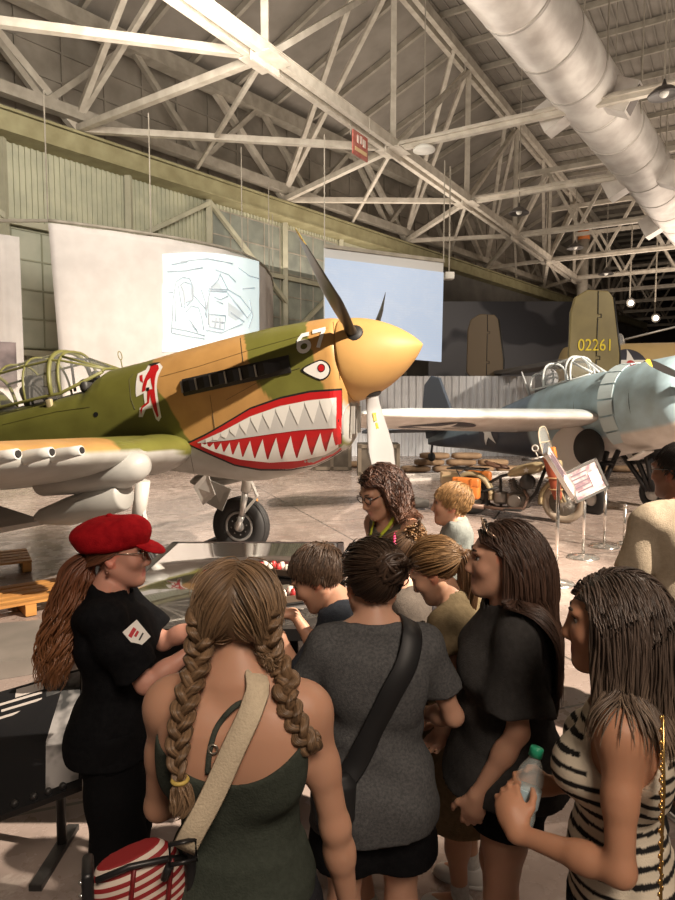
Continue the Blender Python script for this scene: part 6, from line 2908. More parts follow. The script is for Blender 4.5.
def lock_bundle(name, path, r0, n, color, parent, seed=0, wave=.0, wfreq=30, rad=.006, tip=None, vary=.25, prof=None, flat=1.0):
    """a tail of many locks along one path"""
    M_ = 40
    n, rad = int(n * 3), rad * .55
    P = np.array([list(x) for x in resample(catmull([Vector(x) for x in path], 10), M_)])
    rng = np.random.default_rng(seed)
    T = np.gradient(P, axis=0)
    T /= np.linalg.norm(T, axis=1, keepdims=True)
    side = np.cross(T, np.array((.2, 1.0, .3)))
    side /= np.linalg.norm(side, axis=1, keepdims=True)
    nn = np.cross(side, T)
    f = np.linspace(0, 1, M_)
    rr = r0 * np.interp(f, [0, .12, .45, .8, 1], prof or [.45, .9, 1.1, .9, .35])
    a = rng.uniform(0, 6.28, n)
    q = np.sqrt(rng.uniform(.02, 1, n))
    tw = rng.uniform(-1.2, 1.2, n)
    ang = a[:, None] + tw[:, None] * f[None]
    X = P[None] + side[None] * (q[:, None] * rr[None] * np.cos(ang))[:, :, None] + nn[None] * (flat * q[:, None] * rr[None] * np.sin(ang))[:, :, None]
    if wave:
        L_ = np.linalg.norm(np.diff(P, axis=0), axis=1).sum()
        ph = np.floor(rng.uniform(0, 9, n)) * 1.3 + rng.uniform(-.4, .4, n)
        X += side[None] * (wave * np.clip(f * 2, 0, 1)[None] * np.sin(wfreq * L_ * f[None] + ph[:, None]))[:, :, None]
        X += nn[None] * (wave * np.clip(f * 2, 0, 1)[None] * np.cos(wfreq * L_ * f[None] + ph[:, None]))[:, :, None]
    ends = rng.uniform(.8, 1.0, n)
    idx = ends[:, None] * f[None] * (M_ - 1)
    i0 = np.floor(idx).astype(int).clip(0, M_ - 2)
    fr = (idx - i0)[:, :, None]
    rows = np.arange(n)[:, None]
    X = X[rows, i0] * (1 - fr) + X[rows, i0 + 1] * fr
    r = rad * rng.uniform(.7, 1.25, n)[:, None] * np.interp(f, [0, .1, .7, 1], [.8, 1, .9, .15])[None]
    v, fc = tubes(X, r, 5)
    C = np.array(color)[None, None] * (1 + vary * rng.normal(size=(n, 1, 1))).clip(.4, 1.7) * np.ones((n, M_, 1))
    if tip is not None:
        C = C * (1 - f[None, :, None]) + np.array(tip) * f[None, :, None]
    C = np.repeat(C[:, :, None], 5, 2).reshape(-1, 3)
    return npmesh(name, v, fc, hair_mat(), parent, C)


# ---- ready-made garments
def tee(p, m, name='tee_shirt', hem=.86, sleeve=.55, loose=.0, r_arm=.018, warp=None, neck=.075, flare=.0, col=None, vneck=0, collar=False):
    s = p.s
    RU, pel = p.RU, p.pel

    def build(F):
        lo = hem - .02
        st = []
        for z, cx, cy, a, b in p.upp:
            if z > -.0:
                g = .012 + loose * np.interp(z, [0, .25 * s, .40 * s], [1, .75, .25])
                st.append((z, cx, cy, a + g, b + g * .9))
        bot = st[0]
        ext = [((lo - .95) * s, 0, 0, bot[3] + .022 + flare, bot[4] + .02 + flare)]
        mid = [((hem + (.97 - hem) * .5 - .95) * s, 0, 0, bot[3] + .018 + flare * .6, bot[4] + .016 + flare * .6)] if hem < .93 else []
        F.loft(ext + mid + st, .03, RU, pel)
        for sx, sd in ((-1, 'l'), (1, 'r')):
            sh, el, wr = p.arm[sd]
            if hem < .93:
                F.ell(np.array((sx * .075, -.055, .90)) * s, np.array((.085, .085, .10)) * s * p.wd + .016 + loose * .5, .05)
            F.ell(p.up((sx * .085, -.075, 1.30)), np.array((.085, .05, .12)) * s, .05, RU)
            if p.fem:
                F.ell(p.up((sx * .075, .085, 1.245)), np.array((.082, .078, .082)) * s * p.wd, .045, RU)
            F.cone(p.up((sx * .03, -.012, 1.455)), p.up((sx * .135, -.008, 1.405)), .056 * s, .052 * s, .05)
            q = min(sleeve, 1.0)
            e1 = sh + (el - sh) * q
            F.ell(sh, np.array((.064, .066, .068)) * s, .04)
            ra_, rb_ = .052 * s + r_arm * .6, .044 * s + r_arm * 1.3

            def sleeve_fn(P, sh=sh, el=el):
                ab = el - sh
                Lab = np.linalg.norm(ab)
                u_ = (P - sh) @ ab / (Lab * Lab)
                d = np.linalg.norm(P - sh - np.clip(u_, 0, 1)[:, None] * ab, axis=1) - (ra_ + (rb_ - ra_) * np.clip(u_ / max(sleeve, .1), 0, 1.2))
                return np.maximum(d, (u_ - sleeve) * Lab + .004 * np.sin(60 * P[:, 0] + 40 * P[:, 1]))
            F.add(sleeve_fn, np.minimum(sh, el) - rb_, np.maximum(sh, el) + rb_, .025)

    hemz = hem * s - pel[2]

    def clip(P):
        q = (P - pel) @ RU
        c = hemz - q[:, 2] + .008 * np.sin(14 * q[:, 0])
        nk = p.up((0, -.004, 1.43))
        ax = npn(p.RU @ np.array((0, .22, 1)))
        t = (P - nk) @ ax
        rad = np.linalg.norm(P - nk - t[:, None] * ax, axis=1)
        c = np.maximum(c, np.where(t > -.03 * s, (neck * s + np.clip(t, -.03, 0) * -.0) - rad, -1))
        c = np.maximum(c, np.where(t > .035 * s, t - .035 * s, -1))
        return c
    return p.cloth(name, m, build, clip, warp=warp, col=col)


def shorts(p, m, top=1.0, leg=.55, name='shorts', loose=.014, warp=None, flare=.0):
    """leg: fraction of the thigh covered; beyond 1 it runs down the shin"""
    s = p.s

    def build(F):
        st = [(z, cx, cy, a + loose, b + loose) for z, cx, cy, a, b in p.low]
        F.loft(st, .04)
        for sx, sd in ((-1, 'l'), (1, 'r')):
            F.ell(np.array((sx * .075, -.055, .90)) * s, np.array((.085, .085, .10)) * s + loose, .04)
            hip, kn, an = p.leg[sd]
            F.cone(hip, hip + (kn - hip) * .5, .085 * s + loose, .072 * s + loose + flare * .5, .04)
            F.cone(hip + (kn - hip) * .45, kn, .072 * s + loose + flare * .5, .054 * s + loose + flare, .03)
            if leg > 1:
                F.cone(kn, an, .056 * s + loose + flare, .046 * s + loose + flare, .03)

    def clip(P):
        c = P[:, 2] - top * s
        for sx, sd in ((-1, 'l'), (1, 'r')):
            hip, kn, an = p.leg[sd]
            o_, dn = (hip, npn(kn - hip)) if leg <= 1 else (kn, npn(an - kn))
            Ln = leg * np.linalg.norm(kn - hip) if leg <= 1 else (leg - 1) * np.linalg.norm(an - kn)
            t = (P - o_) @ dn - Ln
            near_ = np.linalg.norm((P - o_) - ((P - o_) @ dn)[:, None] * dn, axis=1) < .2
            c = np.maximum(c, np.where(near_ & (P[:, 0] * sx > -.02), t, -1))
        return c
    return p.cloth(name, m, build, clip, warp=warp)


def shoes(p, m, sole, mark=None, sock=None, h=.006):
    s = p.s
    for sx, sd in ((-1, 'l'), (1, 'r')):
        hip, kn, an = p.leg[sd]
        F = Field()
        b = np.array((an[0], an[1], 0))
        zz = an[2] - .085 * s
        b[2] = zz
        F.ell(b + np.array((0, -.02, .052)) * s, np.array((.040, .055, .048)) * s, .03)
        F.ell(b + np.array((0, .06, .040)) * s, np.array((.044, .085, .036)) * s, .03)
        F.ell(b + np.array((0, .125, .030)) * s, np.array((.045, .060, .028)) * s, .03)
        F.cone(an + np.array((0, -.005, -.01)), an + np.array((0, -.005, .015)), .042 * s, .043 * s, .02)
        v, f = surfnet(F, h, clip=lambda P: np.maximum(zz + .014 * s - P[:, 2], P[:, 2] - (an[2] + .015 * s)))
        o = npmesh('shoe', v, f, m, p.root)
        g = MB()
        rg = []
        for zt, e in ((.001, .0), (.010, .004), (.022, .0)):
            rg.append([Vector((b[0] + (.044 + e) * s * math.cos(q) * (1 - .12 * math.cos(q + 1.57)), b[1] + .048 * s + (.138 + e) * s * math.sin(q), zz + zt * s)) for q in np.linspace(0, 6.283, 25)[:-1]])
        g.loft(rg)
        g.build('sole', sole, o)
        if sock:
            F = Field()
            F.cone(an, an + (kn - an) * .16, .040 * s, .042 * s, .02)
            v, f = surfnet(F, h)
            npmesh('sock', v, f, sock, p.root)
        if mark:
            g = MB()
            for sd2 in (-1, 1):
                pts_ = []
                crv = ((.10, .050), (.055, .036), (.025, .034), (.0, .042), (-.035, .062))
                P_ = np.array([(b[0] + sd2 * .06 * s, b[1] + y * s, zz + z_ * s) for y, z_ in crv])
                P_ = np.array([list(x) for x in resample(catmull([Vector(x) for x in P_], 6), 14)])
                Fs = Field()
                Fs.ell(b + np.array((0, -.02, .052)) * s, np.array((.040, .055, .048)) * s, .03)
                Fs.ell(b + np.array((0, .06, .040)) * s, np.array((.044, .085, .036)) * s, .03)
                Fs.ell(b + np.array((0, .125, .030)) * s, np.array((.045, .060, .028)) * s, .03)
                for _ in range(6):
                    P_[:, 0] -= sd2 * (Fs.ev(P_) - .003)
                g.tube([Vector(x) for x in P_], [.0022 + .0065 * math.sin(math.pi * min(1, (i / 13) * 1.0)) ** 1.2 * (1 - i / 16) + .0005 for i in range(14)], 6, flat=.5)
            g.build('swoosh_mark', mark, o)
# ================================================================ the visitors and their guide
def local(p, u, v, Y):
    w = unproj(u, v, Y)
    q = w - p.root.location
    a_ = -p.root.rotation_euler.z
    return np.array((q.x * math.cos(a_) - q.y * math.sin(a_), q.x * math.sin(a_) + q.y * math.cos(a_), q.z))


def fabric(name, c, c2=None, rough=.85, ns=60, bs=220, bump=.25):
    return mat(name, c, rough, 0, c2 or tuple(x * .8 for x in c), ns, bump=bump, bscale=bs, spec=.1)


BLACKT = fabric('black_cloth', (.007, .007, .008), (.004, .004, .005))
SKIN = (.52, .285, .19)
SOLE = mat('shoe_sole', (.55, .53, .5), .6)
SHOEB = mat('shoe_black', (.02, .02, .021), .6)
SHOEW = mat('shoe_white', (.6, .58, .55), .6)


def press(p, field, pt, off):
    P = np.array([pt], float)
    for _ in range(10):
        e = field.ev(P)
        g = field.grad(P)
        P = P + g * (off - e)[:, None]
    return P[0], field.grad(P)[0]


def flow3(q, d, tgt=np.array((.022, -.125, .055))):
    e = tgt - q
    n0 = (q - np.array((0, -.018, .034))) / np.array((.076, .096, .086)) ** 2
    n0 /= np.linalg.norm(n0, axis=1, keepdims=True)
    e = e - n0 * (e * n0).sum(1, keepdims=True)
    return e / np.maximum(np.linalg.norm(e, axis=1, keepdims=True), 1e-6)


# ---- guide in the red cap
p1 = Person('guide in a red newsboy cap and black polo shirt, seen in profile', -.755, 2.15, -80, H=1.49, skin=(.52, .26, .19), wide=1.03, h=.0052,
            arms={'r': ((.10, .30, 1.10), (.35, -.6, -1)), 'l': ((-.08, .33, 1.12), (-.3, -.4, -1))}, head=(-4, 2, 0),
            hands={'r': dict(dir=(-.4, .9, .15), palm=(-.3, -.2, 1), curl=.6), 'l': dict(dir=(.3, .9, .1), palm=(.2, -.2, 1), curl=.6)})
p1.body(lip=(.42, .10, .10)).face()
o, f1 = tee(p1, BLACKT, 'polo_shirt', hem=.82, sleeve=.80, loose=.014, r_arm=.026, warp=folds(.006, .8, 3), neck=.062, flare=.0)
shorts(p1, fabric('black_trousers', (.006, .006, .007)), top=.95, leg=1.95, name='trousers', loose=.02, flare=.02)
shoes(p1, SHOEB, SHOEB)
g = MB()
for q0, q1, rr_, zz in ((-150, 150, .071, 0),):
    rg = []
    nk = p1.up((0, -.002, 1.432))
    for q in np.linspace(R(-160), R(160), 30):
        c = np.array((math.sin(q) * .066, math.cos(q) * .066, -.022 + .018 * (1 - math.cos(q)) * .5)) * p1.s * 1.05
        e = np.array((math.sin(q) * .088, math.cos(q) * .090, -.052 - .012 * math.cos(q))) * p1.s * 1.05
        m_ = np.array((math.sin(q) * .076, math.cos(q) * .077, .004)) * p1.s * 1.05
        rg.append([Vector(nk + c), Vector(nk + m_), Vector(nk + e), Vector(nk + e * .97 + np.array((0, 0, -.004)))])
    g.loft(rg)
g.build('collar', BLACKT, o)
# name badge
c, n_ = press(p1, f1, local(p1, 133, 637, 2.0), .006)
nn = (Vector(n_) + Vector((.9, .1, .25))).normalized()
rt = nn.to_track_quat('Z', 'Y').to_matrix()
MB().box((0, 0, 0), (.062, .07, .003)).build('name_badge', mat('badge_white', (.75, .72, .68), .5), p1.root)
bd = p1.root.children[-1]
for ch in p1.root.children:
    if ch.name.startswith('name_badge'):
        bd = ch
bd.location = Vector(c)
bd.rotation_euler = (rt @ rotz(R(25))).to_euler()
g = MB()
for dx, dz, w, hh, mi in ((-.008, .014, .032, .012, 0), (.0, .002, .02, .008, 0), (.006, -.014, .026, .005, 1)):
    g.box((dx, dz, .002), (w, hh, .002), rotz(.3), mi)
g.build('badge_print', [mat('badge_red', (.45, .03, .04), .5), DBK], bd)
# cap
CAPM = fabric('red_wool', (.36, .008, .012), (.26, .004, .008), ns=40)
F = Field()
F.ell(p1.hp((0, -.030, .072)), np.array((.104, .137, .066)) * p1.hs, .03, p1.RH @ rx(.16))
F.ell(p1.hp((0, -.015, .040)), np.array((.094, .118, .036)) * p1.hs, .03, p1.RH @ rx(.10))
F.ell(p1.hp((0, .055, .088)), np.array((.080, .060, .040)) * p1.hs, .03, p1.RH)
v, f = surfnet(F, .006, clip=lambda P: -(((P - p1.hc) @ p1.RH / p1.hs) @ np.array((0, -.12, 1.0)) - .020), warp=folds(.004, 1.2, 5))
cp = npmesh('newsboy_cap', v, f, CAPM, p1.root)
F = Field()
F.ell(p1.hp((0, .108, .030)), np.array((.078, .066, .010)) * p1.hs, .01, p1.RH @ rx(-.38))
v, f = surfnet(F, .005)
npmesh('cap_visor', v, f, CAPM, cp)
MB().ball(p1.hp((0, -.03, .135)), (.012, .012, .008), 10).build('cap_button', CAPM, cp)
hair(p1, 'swept_hair', (.11, .040, .020), n=260, length=.13, seed=4, flow=lambda q, d: flow3(q, d, np.array((.02, -.11, -.03))), grav=.1, stiff=.9, tip=(.18, .07, .03), b=.0, off=.004, lift=.002, clear=(.015, .06), topcut=.035)
npos = [p1.hp((.02, -.095, -.02)), p1.hp((.02, -.13, -.07)), local(p1, 66, 615, 2.1), local(p1, 56, 650, 2.08), local(p1, 50, 690, 2.06)]
lock_bundle('ponytail', npos, .062, 150, (.13, .045, .022), p1.root, 3, wave=.010, wfreq=45, tip=(.24, .10, .04), prof=[.5, .9, 1.0, .95, .7])
# glasses and earring
g = MB()
for sx in (-1, 1):
    rg = [Vector(p1.hp((sx * .033 + .024 * math.cos(q), .100 - .012 * math.cos(q) * sx * 0, .008 + .019 * math.sin(q)))) for q in np.linspace(0, 6.283, 19)[:-1]]
    g.tube(rg, .0016, 5, closed=True)
    g.tube([Vector(p1.hp((sx * .057, .098, .012))), Vector(p1.hp((sx * .070, .05, .014))), Vector(p1.hp((sx * .077, -.01, .012)))], .0018, 5)
g.tube([Vector(p1.hp((-.009, .103, .010))), Vector(p1.hp((.009, .103, .010)))], .0016, 5)
g.build('eyeglasses', mat('glasses_metal', (.5, .42, .33), .25, .8), p1.root)
for sx in (-1, 1):
    MB().ball(p1.hp((sx * .083, -.016, -.052)), .007, 10).build('earring', mat('earring_dark', (.25, .12, .08), .3, .5), p1.root)

# ---- woman with two braids, nearest the camera
p2 = Person('woman with two brown braids and dark green tank top, back to the viewer', -.205, 1.31, -5, H=1.565, skin=(.50, .27, .175), wide=1.0, h=.0060, hs=.94, head=(4, 4, 0),
            arms={'l': ((-.15, .24, .93), (-.30, -1, -.2)), 'r': ((.235, .06, .74), (.5, -1, 0))}, hands={'r': dict(palm=(-1, .1, 0)), 'l': dict(dir=(.5, .8, -.1), palm=(0, 0, -1))})
p2.body().face()
TANKM = fabric('tank_green', (.050, .058, .046), (.040, .047, .037), ns=90)


def tank_build(p, extra):
    def b_(F):
        F.loft([(z, cx, cy, a_ + extra, c_ + extra) for z, cx, cy, a_, c_ in p.low], .04)
        F.loft([(z, cx, cy, a_ + extra, c_ + extra) for z, cx, cy, a_, c_ in p.upp], .05, p.RU, p.pel)
        for sx in (-1, 1):
            F.ell(np.array((sx * .075, -.055, .90)) * p.s, np.array((.085, .085, .10)) * p.s + extra, .04)
            F.ell(p.up((sx * .075, .085, 1.245)), np.array((.066, .06, .066)) * p.s + extra, .035, p.RU)
            F.ell(p.up((sx * .085, -.075, 1.30)), np.array((.075, .04, .11)) * p.s + extra, .05, p.RU)
    return b_


def clip2(P):
    q = ((P - p2.pel) @ p2.RU + p2.pel) / p2.s
    edge = np.where(q[:, 1] < .0, 1.262 + .075 * np.clip(np.abs(q[:, 0]) / .15, 0, 1.2) ** 2, 1.335 - .02 * (np.abs(q[:, 0]) < .05))
    c = q[:, 2] - edge
    c = np.maximum(c, .86 - q[:, 2])
    for sd in ('l', 'r'):
        sh, el, wr = p2.arm[sd]
        c = np.maximum(c, .070 * p2.s - np.linalg.norm(P - sh - (el - sh) * .12, axis=1))
    return c * p2.s


tk, f2 = p2.cloth('tank_top', TANKM, tank_build(p2, .0065), clip2, h=.0055, warp=folds(.0015, 1.0, 2))
shorts(p2, fabric('dark_shorts', (.022, .022, .026)), top=.97, leg=.6)
shoes(p2, SHOEW, SOLE)
STR = fabric('strap_green', (.060, .068, .055))
Fp = p2.F
L2 = lambda u, v, Y=1.22: local(p2, u, v, Y)
p2.tube_on('tank_strap', STR, [L2(252, 699, 1.27), L2(235, 706), L2(219, 724), L2(211, 745), L2(209, 768)], .011, .004, Fp, .004, tk)
MB().tube([Vector(press(p2, Fp, L2(214, 745), .006)[0]) + Vector((.009 * math.cos(q), 0, .009 * math.sin(q))) for q in np.linspace(0, 6.283, 13)[:-1]], .0022, 5, closed=True).build('strap_ring', mat('strap_ring_metal', (.45, .42, .35), .3, .8), tk)
p2.tube_on('tank_strap', STR, [L2(300, 705, 1.27), L2(303, 725), L2(300, 752)], .011, .004, Fp, .004, tk)
HB2 = (.165, .100, .054)


def flow2(q, d):
    e = np.zeros_like(q)
    sg = np.where(q[:, 0] >= 0, 1, -1)
    tgt = np.stack([sg * .068, np.full(len(q), -.072), np.full(len(q), -.075)], 1)
    e = tgt - q
    e /= np.maximum(np.linalg.norm(e, axis=1, keepdims=True), 1e-6)
    n0 = (q - np.array((0, -.018, .034))) / np.array((.076, .096, .086)) ** 2
    n0 /= np.linalg.norm(n0, axis=1, keepdims=True)
    e = e - n0 * (e * n0).sum(1, keepdims=True)
    return e / np.maximum(np.linalg.norm(e, axis=1, keepdims=True), 1e-6)


def gath2(X, f):
    q = (X - p2.hc) @ p2.RH / p2.hs
    sg = np.where(q[:, 0] >= 0, 1, -1)
    tgt = np.stack([sg * .070, np.full(len(q), -.080), np.full(len(q), -.050)], 1)
    w_ = np.clip(1 - np.linalg.norm(q - tgt, axis=1) / .07, 0, 1)[:, None] * .35
    q = q * (1 - w_) + tgt * w_
    return q @ p2.RH.T * p2.hs + p2.hc


hair(p2, 'parted_hair', HB2, n=420, length=.15, seed=9, flow=flow2, wave=.002, rad=.0056, off=.007, grav=.15, stiff=.9, vary=.32, tip=(.27, .175, .10), b=-.012, gather=gath2, lift=.004)
hair(p2, 'loose_wisps', (.22, .14, .08), n=26, length=.12, seed=77, flow=flow2, wave=.007, wfreq=40, off=.014, rad=.0034, grav=.3, stiff=.9, b=-.012, cap=False, lift=.006)
bl_ = [p2.hp((-.060, -.070, .030)), p2.hp((-.074, -.080, -.030)), p2.hp((-.078, -.085, -.085)), L2(186, 700, 1.205), L2(180, 730, 1.185), L2(177, 760, 1.17), L2(180, 782, 1.165)]
br_ = [p2.hp((.062, -.065, .030)), p2.hp((.076, -.070, -.030)), p2.hp((.080, -.055, -.085)), L2(283, 690, 1.28), L2(292, 712, 1.30)]


def outside(P, F_, off):
    P = np.array([list(x) for x in resample(catmull([Vector(x) for x in P], 6), 31)])
    for _ in range(4):
        e = F_.ev(P)
        P = P + F_.grad(P) * np.maximum(0, off - e)[:, None]
    return [Vector(x) for x in P[::3]]


b1 = braid_mesh(outside(bl_, p2.F, .016), .0220, HB2, p2.root, 'braid', 1)
b2 = braid_mesh(outside(br_, p2.F, .014), .0205, HB2, p2.root, 'braid', 2)
e0 = Vector(outside(bl_, p2.F, .016)[-1])
lock_bundle('braid_tail', [e0, e0 + Vector((.004, -.004, -.03)), e0 + Vector((-.008, -.008, -.065))], .020, 40, HB2, b1, 5, wave=.004, tip=(.22, .14, .08), rad=.004)
e1 = Vector(outside(br_, p2.F, .014)[-1])
lock_bundle('braid_tail', [e1, e1 + Vector((.006, .004, -.03)), e1 + Vector((.01, .01, -.07))], .026, 40, HB2, b2, 6, wave=.008, tip=(.22, .14, .08), rad=.004)
MB().tube([e0 + Vector((.014 * math.cos(q), .014 * math.sin(q), .004)) for q in np.linspace(0, 6.283, 15)[:-1]], .004, 6, closed=True).build('hair_tie', mat('tie_yellow', (.55, .40, .10), .6), b1)

# her striped crossbody bag on a wide cream strap
bagc = unproj(140, 878, 1.22)
bag = thing('crossbody_bag', 'striped red and white crossbody bag on a cream strap, on the woman with braids', 'bag', (bagc.x, bagc.y, bagc.z - .025), R(20))
STRIPE = bpy.data.materials.new('bag_stripes')
STRIPE.use_nodes = True
nt = STRIPE.node_tree
b = nt.nodes['Principled BSDF']
tc = nt.nodes.new('ShaderNodeTexCoord')
sx_ = nt.nodes.new('ShaderNodeSeparateXYZ')
nt.links.new(tc.outputs['Object'], sx_.inputs['Vector'])
mt = nt.nodes.new('ShaderNodeMath')
mt.operation = 'MULTIPLY'
mt.inputs[1].default_value = 1 / .0165
nt.links.new(sx_.outputs['Z'], mt.inputs[0])
fr = nt.nodes.new('ShaderNodeMath')
fr.operation = 'FRACT'
nt.links.new(mt.outputs[0], fr.inputs[0])
gt = nt.nodes.new('ShaderNodeMath')
gt.operation = 'GREATER_THAN'
gt.inputs[1].default_value = .5
nt.links.new(fr.outputs[0], gt.inputs[0])
mx = nt.nodes.new('ShaderNodeMix')
mx.data_type = 'RGBA'
mx.inputs['A'].default_value = (.25, .012, .014, 1)
mx.inputs['B'].default_value = (.62, .52, .44, 1)
nt.links.new(gt.outputs[0], mx.inputs['Factor'])
nt.links.new(mx.outputs['Result'], b.inputs['Base Color'])
b.inputs['Roughness'].default_value = .7
F = Field()
F.loft([(-.11, 0, 0, .055, .025), (-.09, 0, 0, .088, .042), (0, 0, 0, .095, .050), (.055, 0, 0, .085, .042), (.085, 0, 0, .06, .025)], .02)
v, f = surfnet(F, .005)
bb = npmesh('bag_body', v, f, STRIPE, bag)
bb.rotation_euler = (0, R(-14), 0)
g = MB()
for x in (-.035, .035):
    g.tube([Vector((x + .004 * i, -.052 + .006 * abs(i - 3), -.09 + .028 * i)) for i in range(7)], .010, 8, flat=.5)
g.build('bag_piping', mat('bag_dark_red', (.16, .008, .01), .5), bag)
for x, sg in ((-.095, -1), (.095, 1)):
    g = MB()
    g.rbox((x, 0, .02), (.022, .07, .12), .008)
    for k in range(4):
        g.ball((x + sg * .012, -.02, -.02 + .026 * k), .005, 8, 1)
    g.build('bag_gusset', [mat('bag_black', (.015, .014, .015), .4), mat('stud_silver', (.6, .58, .55), .25, .8)], bag)
g = MB()
g.tube([(-.08, -.035, .066), (-.02, -.045, .085), (.05, -.04, .080), (.085, -.03, .066)], .006, 6)
g.build('bag_zipper', MATS['bag_black'], bag)
F2s = Field()
F2s.p = list(p2.F.p) + list(f2.p)
sp_ = p2.tube_on('cream_strap', fabric('strap_cream', (.60, .50, .36), (.56, .46, .33), ns=120), [p2.up((.055, .10, 1.33)), p2.up((.062, .06, 1.45)), L2(259, 697, 1.27), L2(251, 712, 1.2), L2(233, 750, 1.18), L2(212, 797, 1.17), L2(193, 832, 1.16), L2(184, 850, 1.17)], .047, .004, F2s, .008)
sp_.parent = bag
bpy.context.view_layer.update()
sp_.matrix_parent_inverse = bag.matrix_world.inverted() @ p2.root.matrix_world
q = unproj(183, 852, 1.155)
bq = bag.matrix_world.inverted() @ q
g = MB()
rr2 = [bq + Vector((x, 0, z)) for x, z in ((-.024, -.02), (.024, -.02), (.024, .02), (-.024, .02))]
g.tube(rr2, .005, 6, closed=True)
g.tube([rr2[0], rr2[0] + Vector((-.01, .01, -.03))], .008, 6)
g.build('strap_buckle', MATS['bag_black'], bag)

# ---- girl in a grey tee with a bun
p3 = Person('girl in heather grey tee with a dark messy bun, back to the viewer', .105, 1.82, 4, H=1.475, skin=(.50, .28, .19), wide=1.0, h=.0065, head=(10, 8, 0),
            arms={'l': ((-.17, .20, .92), (-.6, -.8, -.2)), 'r': ((.16, .20, .90), (.6, -.8, -.2))})
p3.body().face()
GREYT = fabric('heather_grey', (.105, .105, .105), (.065, .065, .068), ns=140, bs=300)
o, f3 = tee(p3, GREYT, 'grey_tee', hem=.795, sleeve=.62, loose=.022, r_arm=.018, warp=folds(.005, .9, 7), neck=.074, flare=.006)
shorts(p3, BLACKT, top=.83, leg=.52, loose=.032, flare=.02)
shoes(p3, SHOEB, SOLE)
HD = (.040, .024, .016)


hair(p3, 'swept_hair', HD, n=330, length=.15, seed=12, flow=flow3, grav=.1, stiff=.9, off=.010, rad=.005, vary=.35, tip=(.09, .055, .035), b=-.01)
rng = np.random.default_rng(5)
paths = []
bc = p3.hp((.022, -.130, .060))
for i in range(70):
    ax_ = npn(rng.normal(size=3) * np.array((1, .5, 1)))
    u_ = npn(np.cross(ax_, (0.3, 1, .2)))
    w_ = np.cross(ax_, u_)
    r0 = rng.uniform(.026, .046)
    a0 = rng.uniform(0, 6.28)
    th = a0 + np.linspace(0, rng.uniform(2.5, 4.5), 18)
    paths.append(bc + ax_ * rng.uniform(-.022, .022) + r0 * (np.cos(th)[:, None] * u_ + np.sin(th)[:, None] * w_) * np.array((1, .8, 1)))
paths = np.array(paths)
v, f = tubes(paths, np.full(paths.shape[:2], .0062) * np.interp(np.linspace(0, 1, 18), [0, .1, .9, 1], [.3, 1, 1, .3]))
C = np.repeat((np.array(HD) * rng.uniform(.6, 2.2, (70, 1)))[:, None], 18 * 5, 1).reshape(-1, 3)
bun = npmesh('hair_bun', v, f, hair_mat(), p3.root, C)
MB().ball(bc, .034 * p3.hs, 14).build('bun_core', mat('bun_core', (.03, .018, .012), .6), bun)
g = MB()
for sx in (-1, 1):
    g.tube([Vector(p3.hp((sx * .085, .02, .085))), Vector(p3.hp((sx * .05, .055, .118))), Vector(p3.hp((sx * .01, .06, .126)))], .004, 6)
g.build('sunglasses', mat('glasses_black', (.015, .014, .014), .2), p3.root)
# her black sling strap and pouch
F3s = Field()
F3s.p = list(p3.F.p) + list(f3.p)
L3 = lambda u, v, Y=1.7: local(p3, u, v, Y)
pk = unproj(334, 795, 1.66)
sl = thing('sling_bag', 'black sling bag on a wide black strap across the grey tee', 'bag', (pk.x, pk.y, pk.z - .09))
s_ = p3.tube_on('strap', mat('nylon_black', (.012, .012, .013), .55), [p3.up((.08, .13, 1.28)), p3.up((.092, .06, 1.42)), p3.up((.092, -.03, 1.43)), p3.up((.088, -.10, 1.38)), L3(392, 690), L3(374, 728), L3(355, 765), L3(338, 792)], .062, .005, F3s, .010)
s_.parent = sl
bpy.context.view_layer.update()
s_.matrix_parent_inverse = sl.matrix_world.inverted() @ p3.root.matrix_world
F = Field()
F.loft([(.0, 0, 0, .035, .02), (.02, 0, 0, .055, .03), (.12, 0, 0, .060, .034), (.15, 0, 0, .04, .02)], .02)
v, f = surfnet(F, .006)
npmesh('pouch', v, f, mat('pouch_black', (.014, .014, .015), .6), sl)

# ---- boy at the table
p4 = Person('boy in a dark blue tee with short brown hair, leaning over the table', .130, 2.28, 72, H=1.395, skin=(.54, .29, .19), sex='c', lean=20, h=.0065, head=(6, 12, 0), hs=1.04,
            arms={'l': ((-.08, .33, 1.05), (-.6, -.6, -1)), 'r': ((.08, .34, 1.08), (.1, -1, -.3))}, hands={'l': dict(dir=(.35, .9, .1), palm=(.5, 0, -1), curl=.5), 'r': dict(dir=(-.3, .9, 0), palm=(0, 0, -1), curl=.4)},
            legs={'l': ((-.09, .05, .41), (-.09, -.02, .073)), 'r': ((.17, .10, .41), (.25, .10, .073))})
p4.body().face(brow=(.03, .02, .014))
tee(p4, fabric('slate_blue', (.048, .055, .068), (.038, .043, .055)), 'blue_tee', hem=.84, sleeve=.85, loose=.022, r_arm=.026, warp=folds(.006, 1.0, 11), neck=.068)
shorts(p4, fabric('olive_shorts', (.085, .105, .060)), top=.98, leg=.9, loose=.03, flare=.02)
shoes(p4, SHOEB, SOLE, mark=mat('mark_white', (.7, .7, .68), .5), sock=fabric('sock_white', (.6, .58, .55)))
HBOY = (.060, .034, .020)


def flow4(q, d):
    e = np.zeros_like(q)
    n0 = (q - np.array((0, -.018, .034))) / np.array((.076, .096, .086)) ** 2
    n0 /= np.linalg.norm(n0, axis=1, keepdims=True)
    e[:, 1] = .55
    e[:, 0] = np.sign(q[:, 0]) * .35
    e[:, 2] = -.5
    e = e - n0 * (e * n0).sum(1, keepdims=True) + n0 * .18
    return e / np.maximum(np.linalg.norm(e, axis=1, keepdims=True), 1e-6)


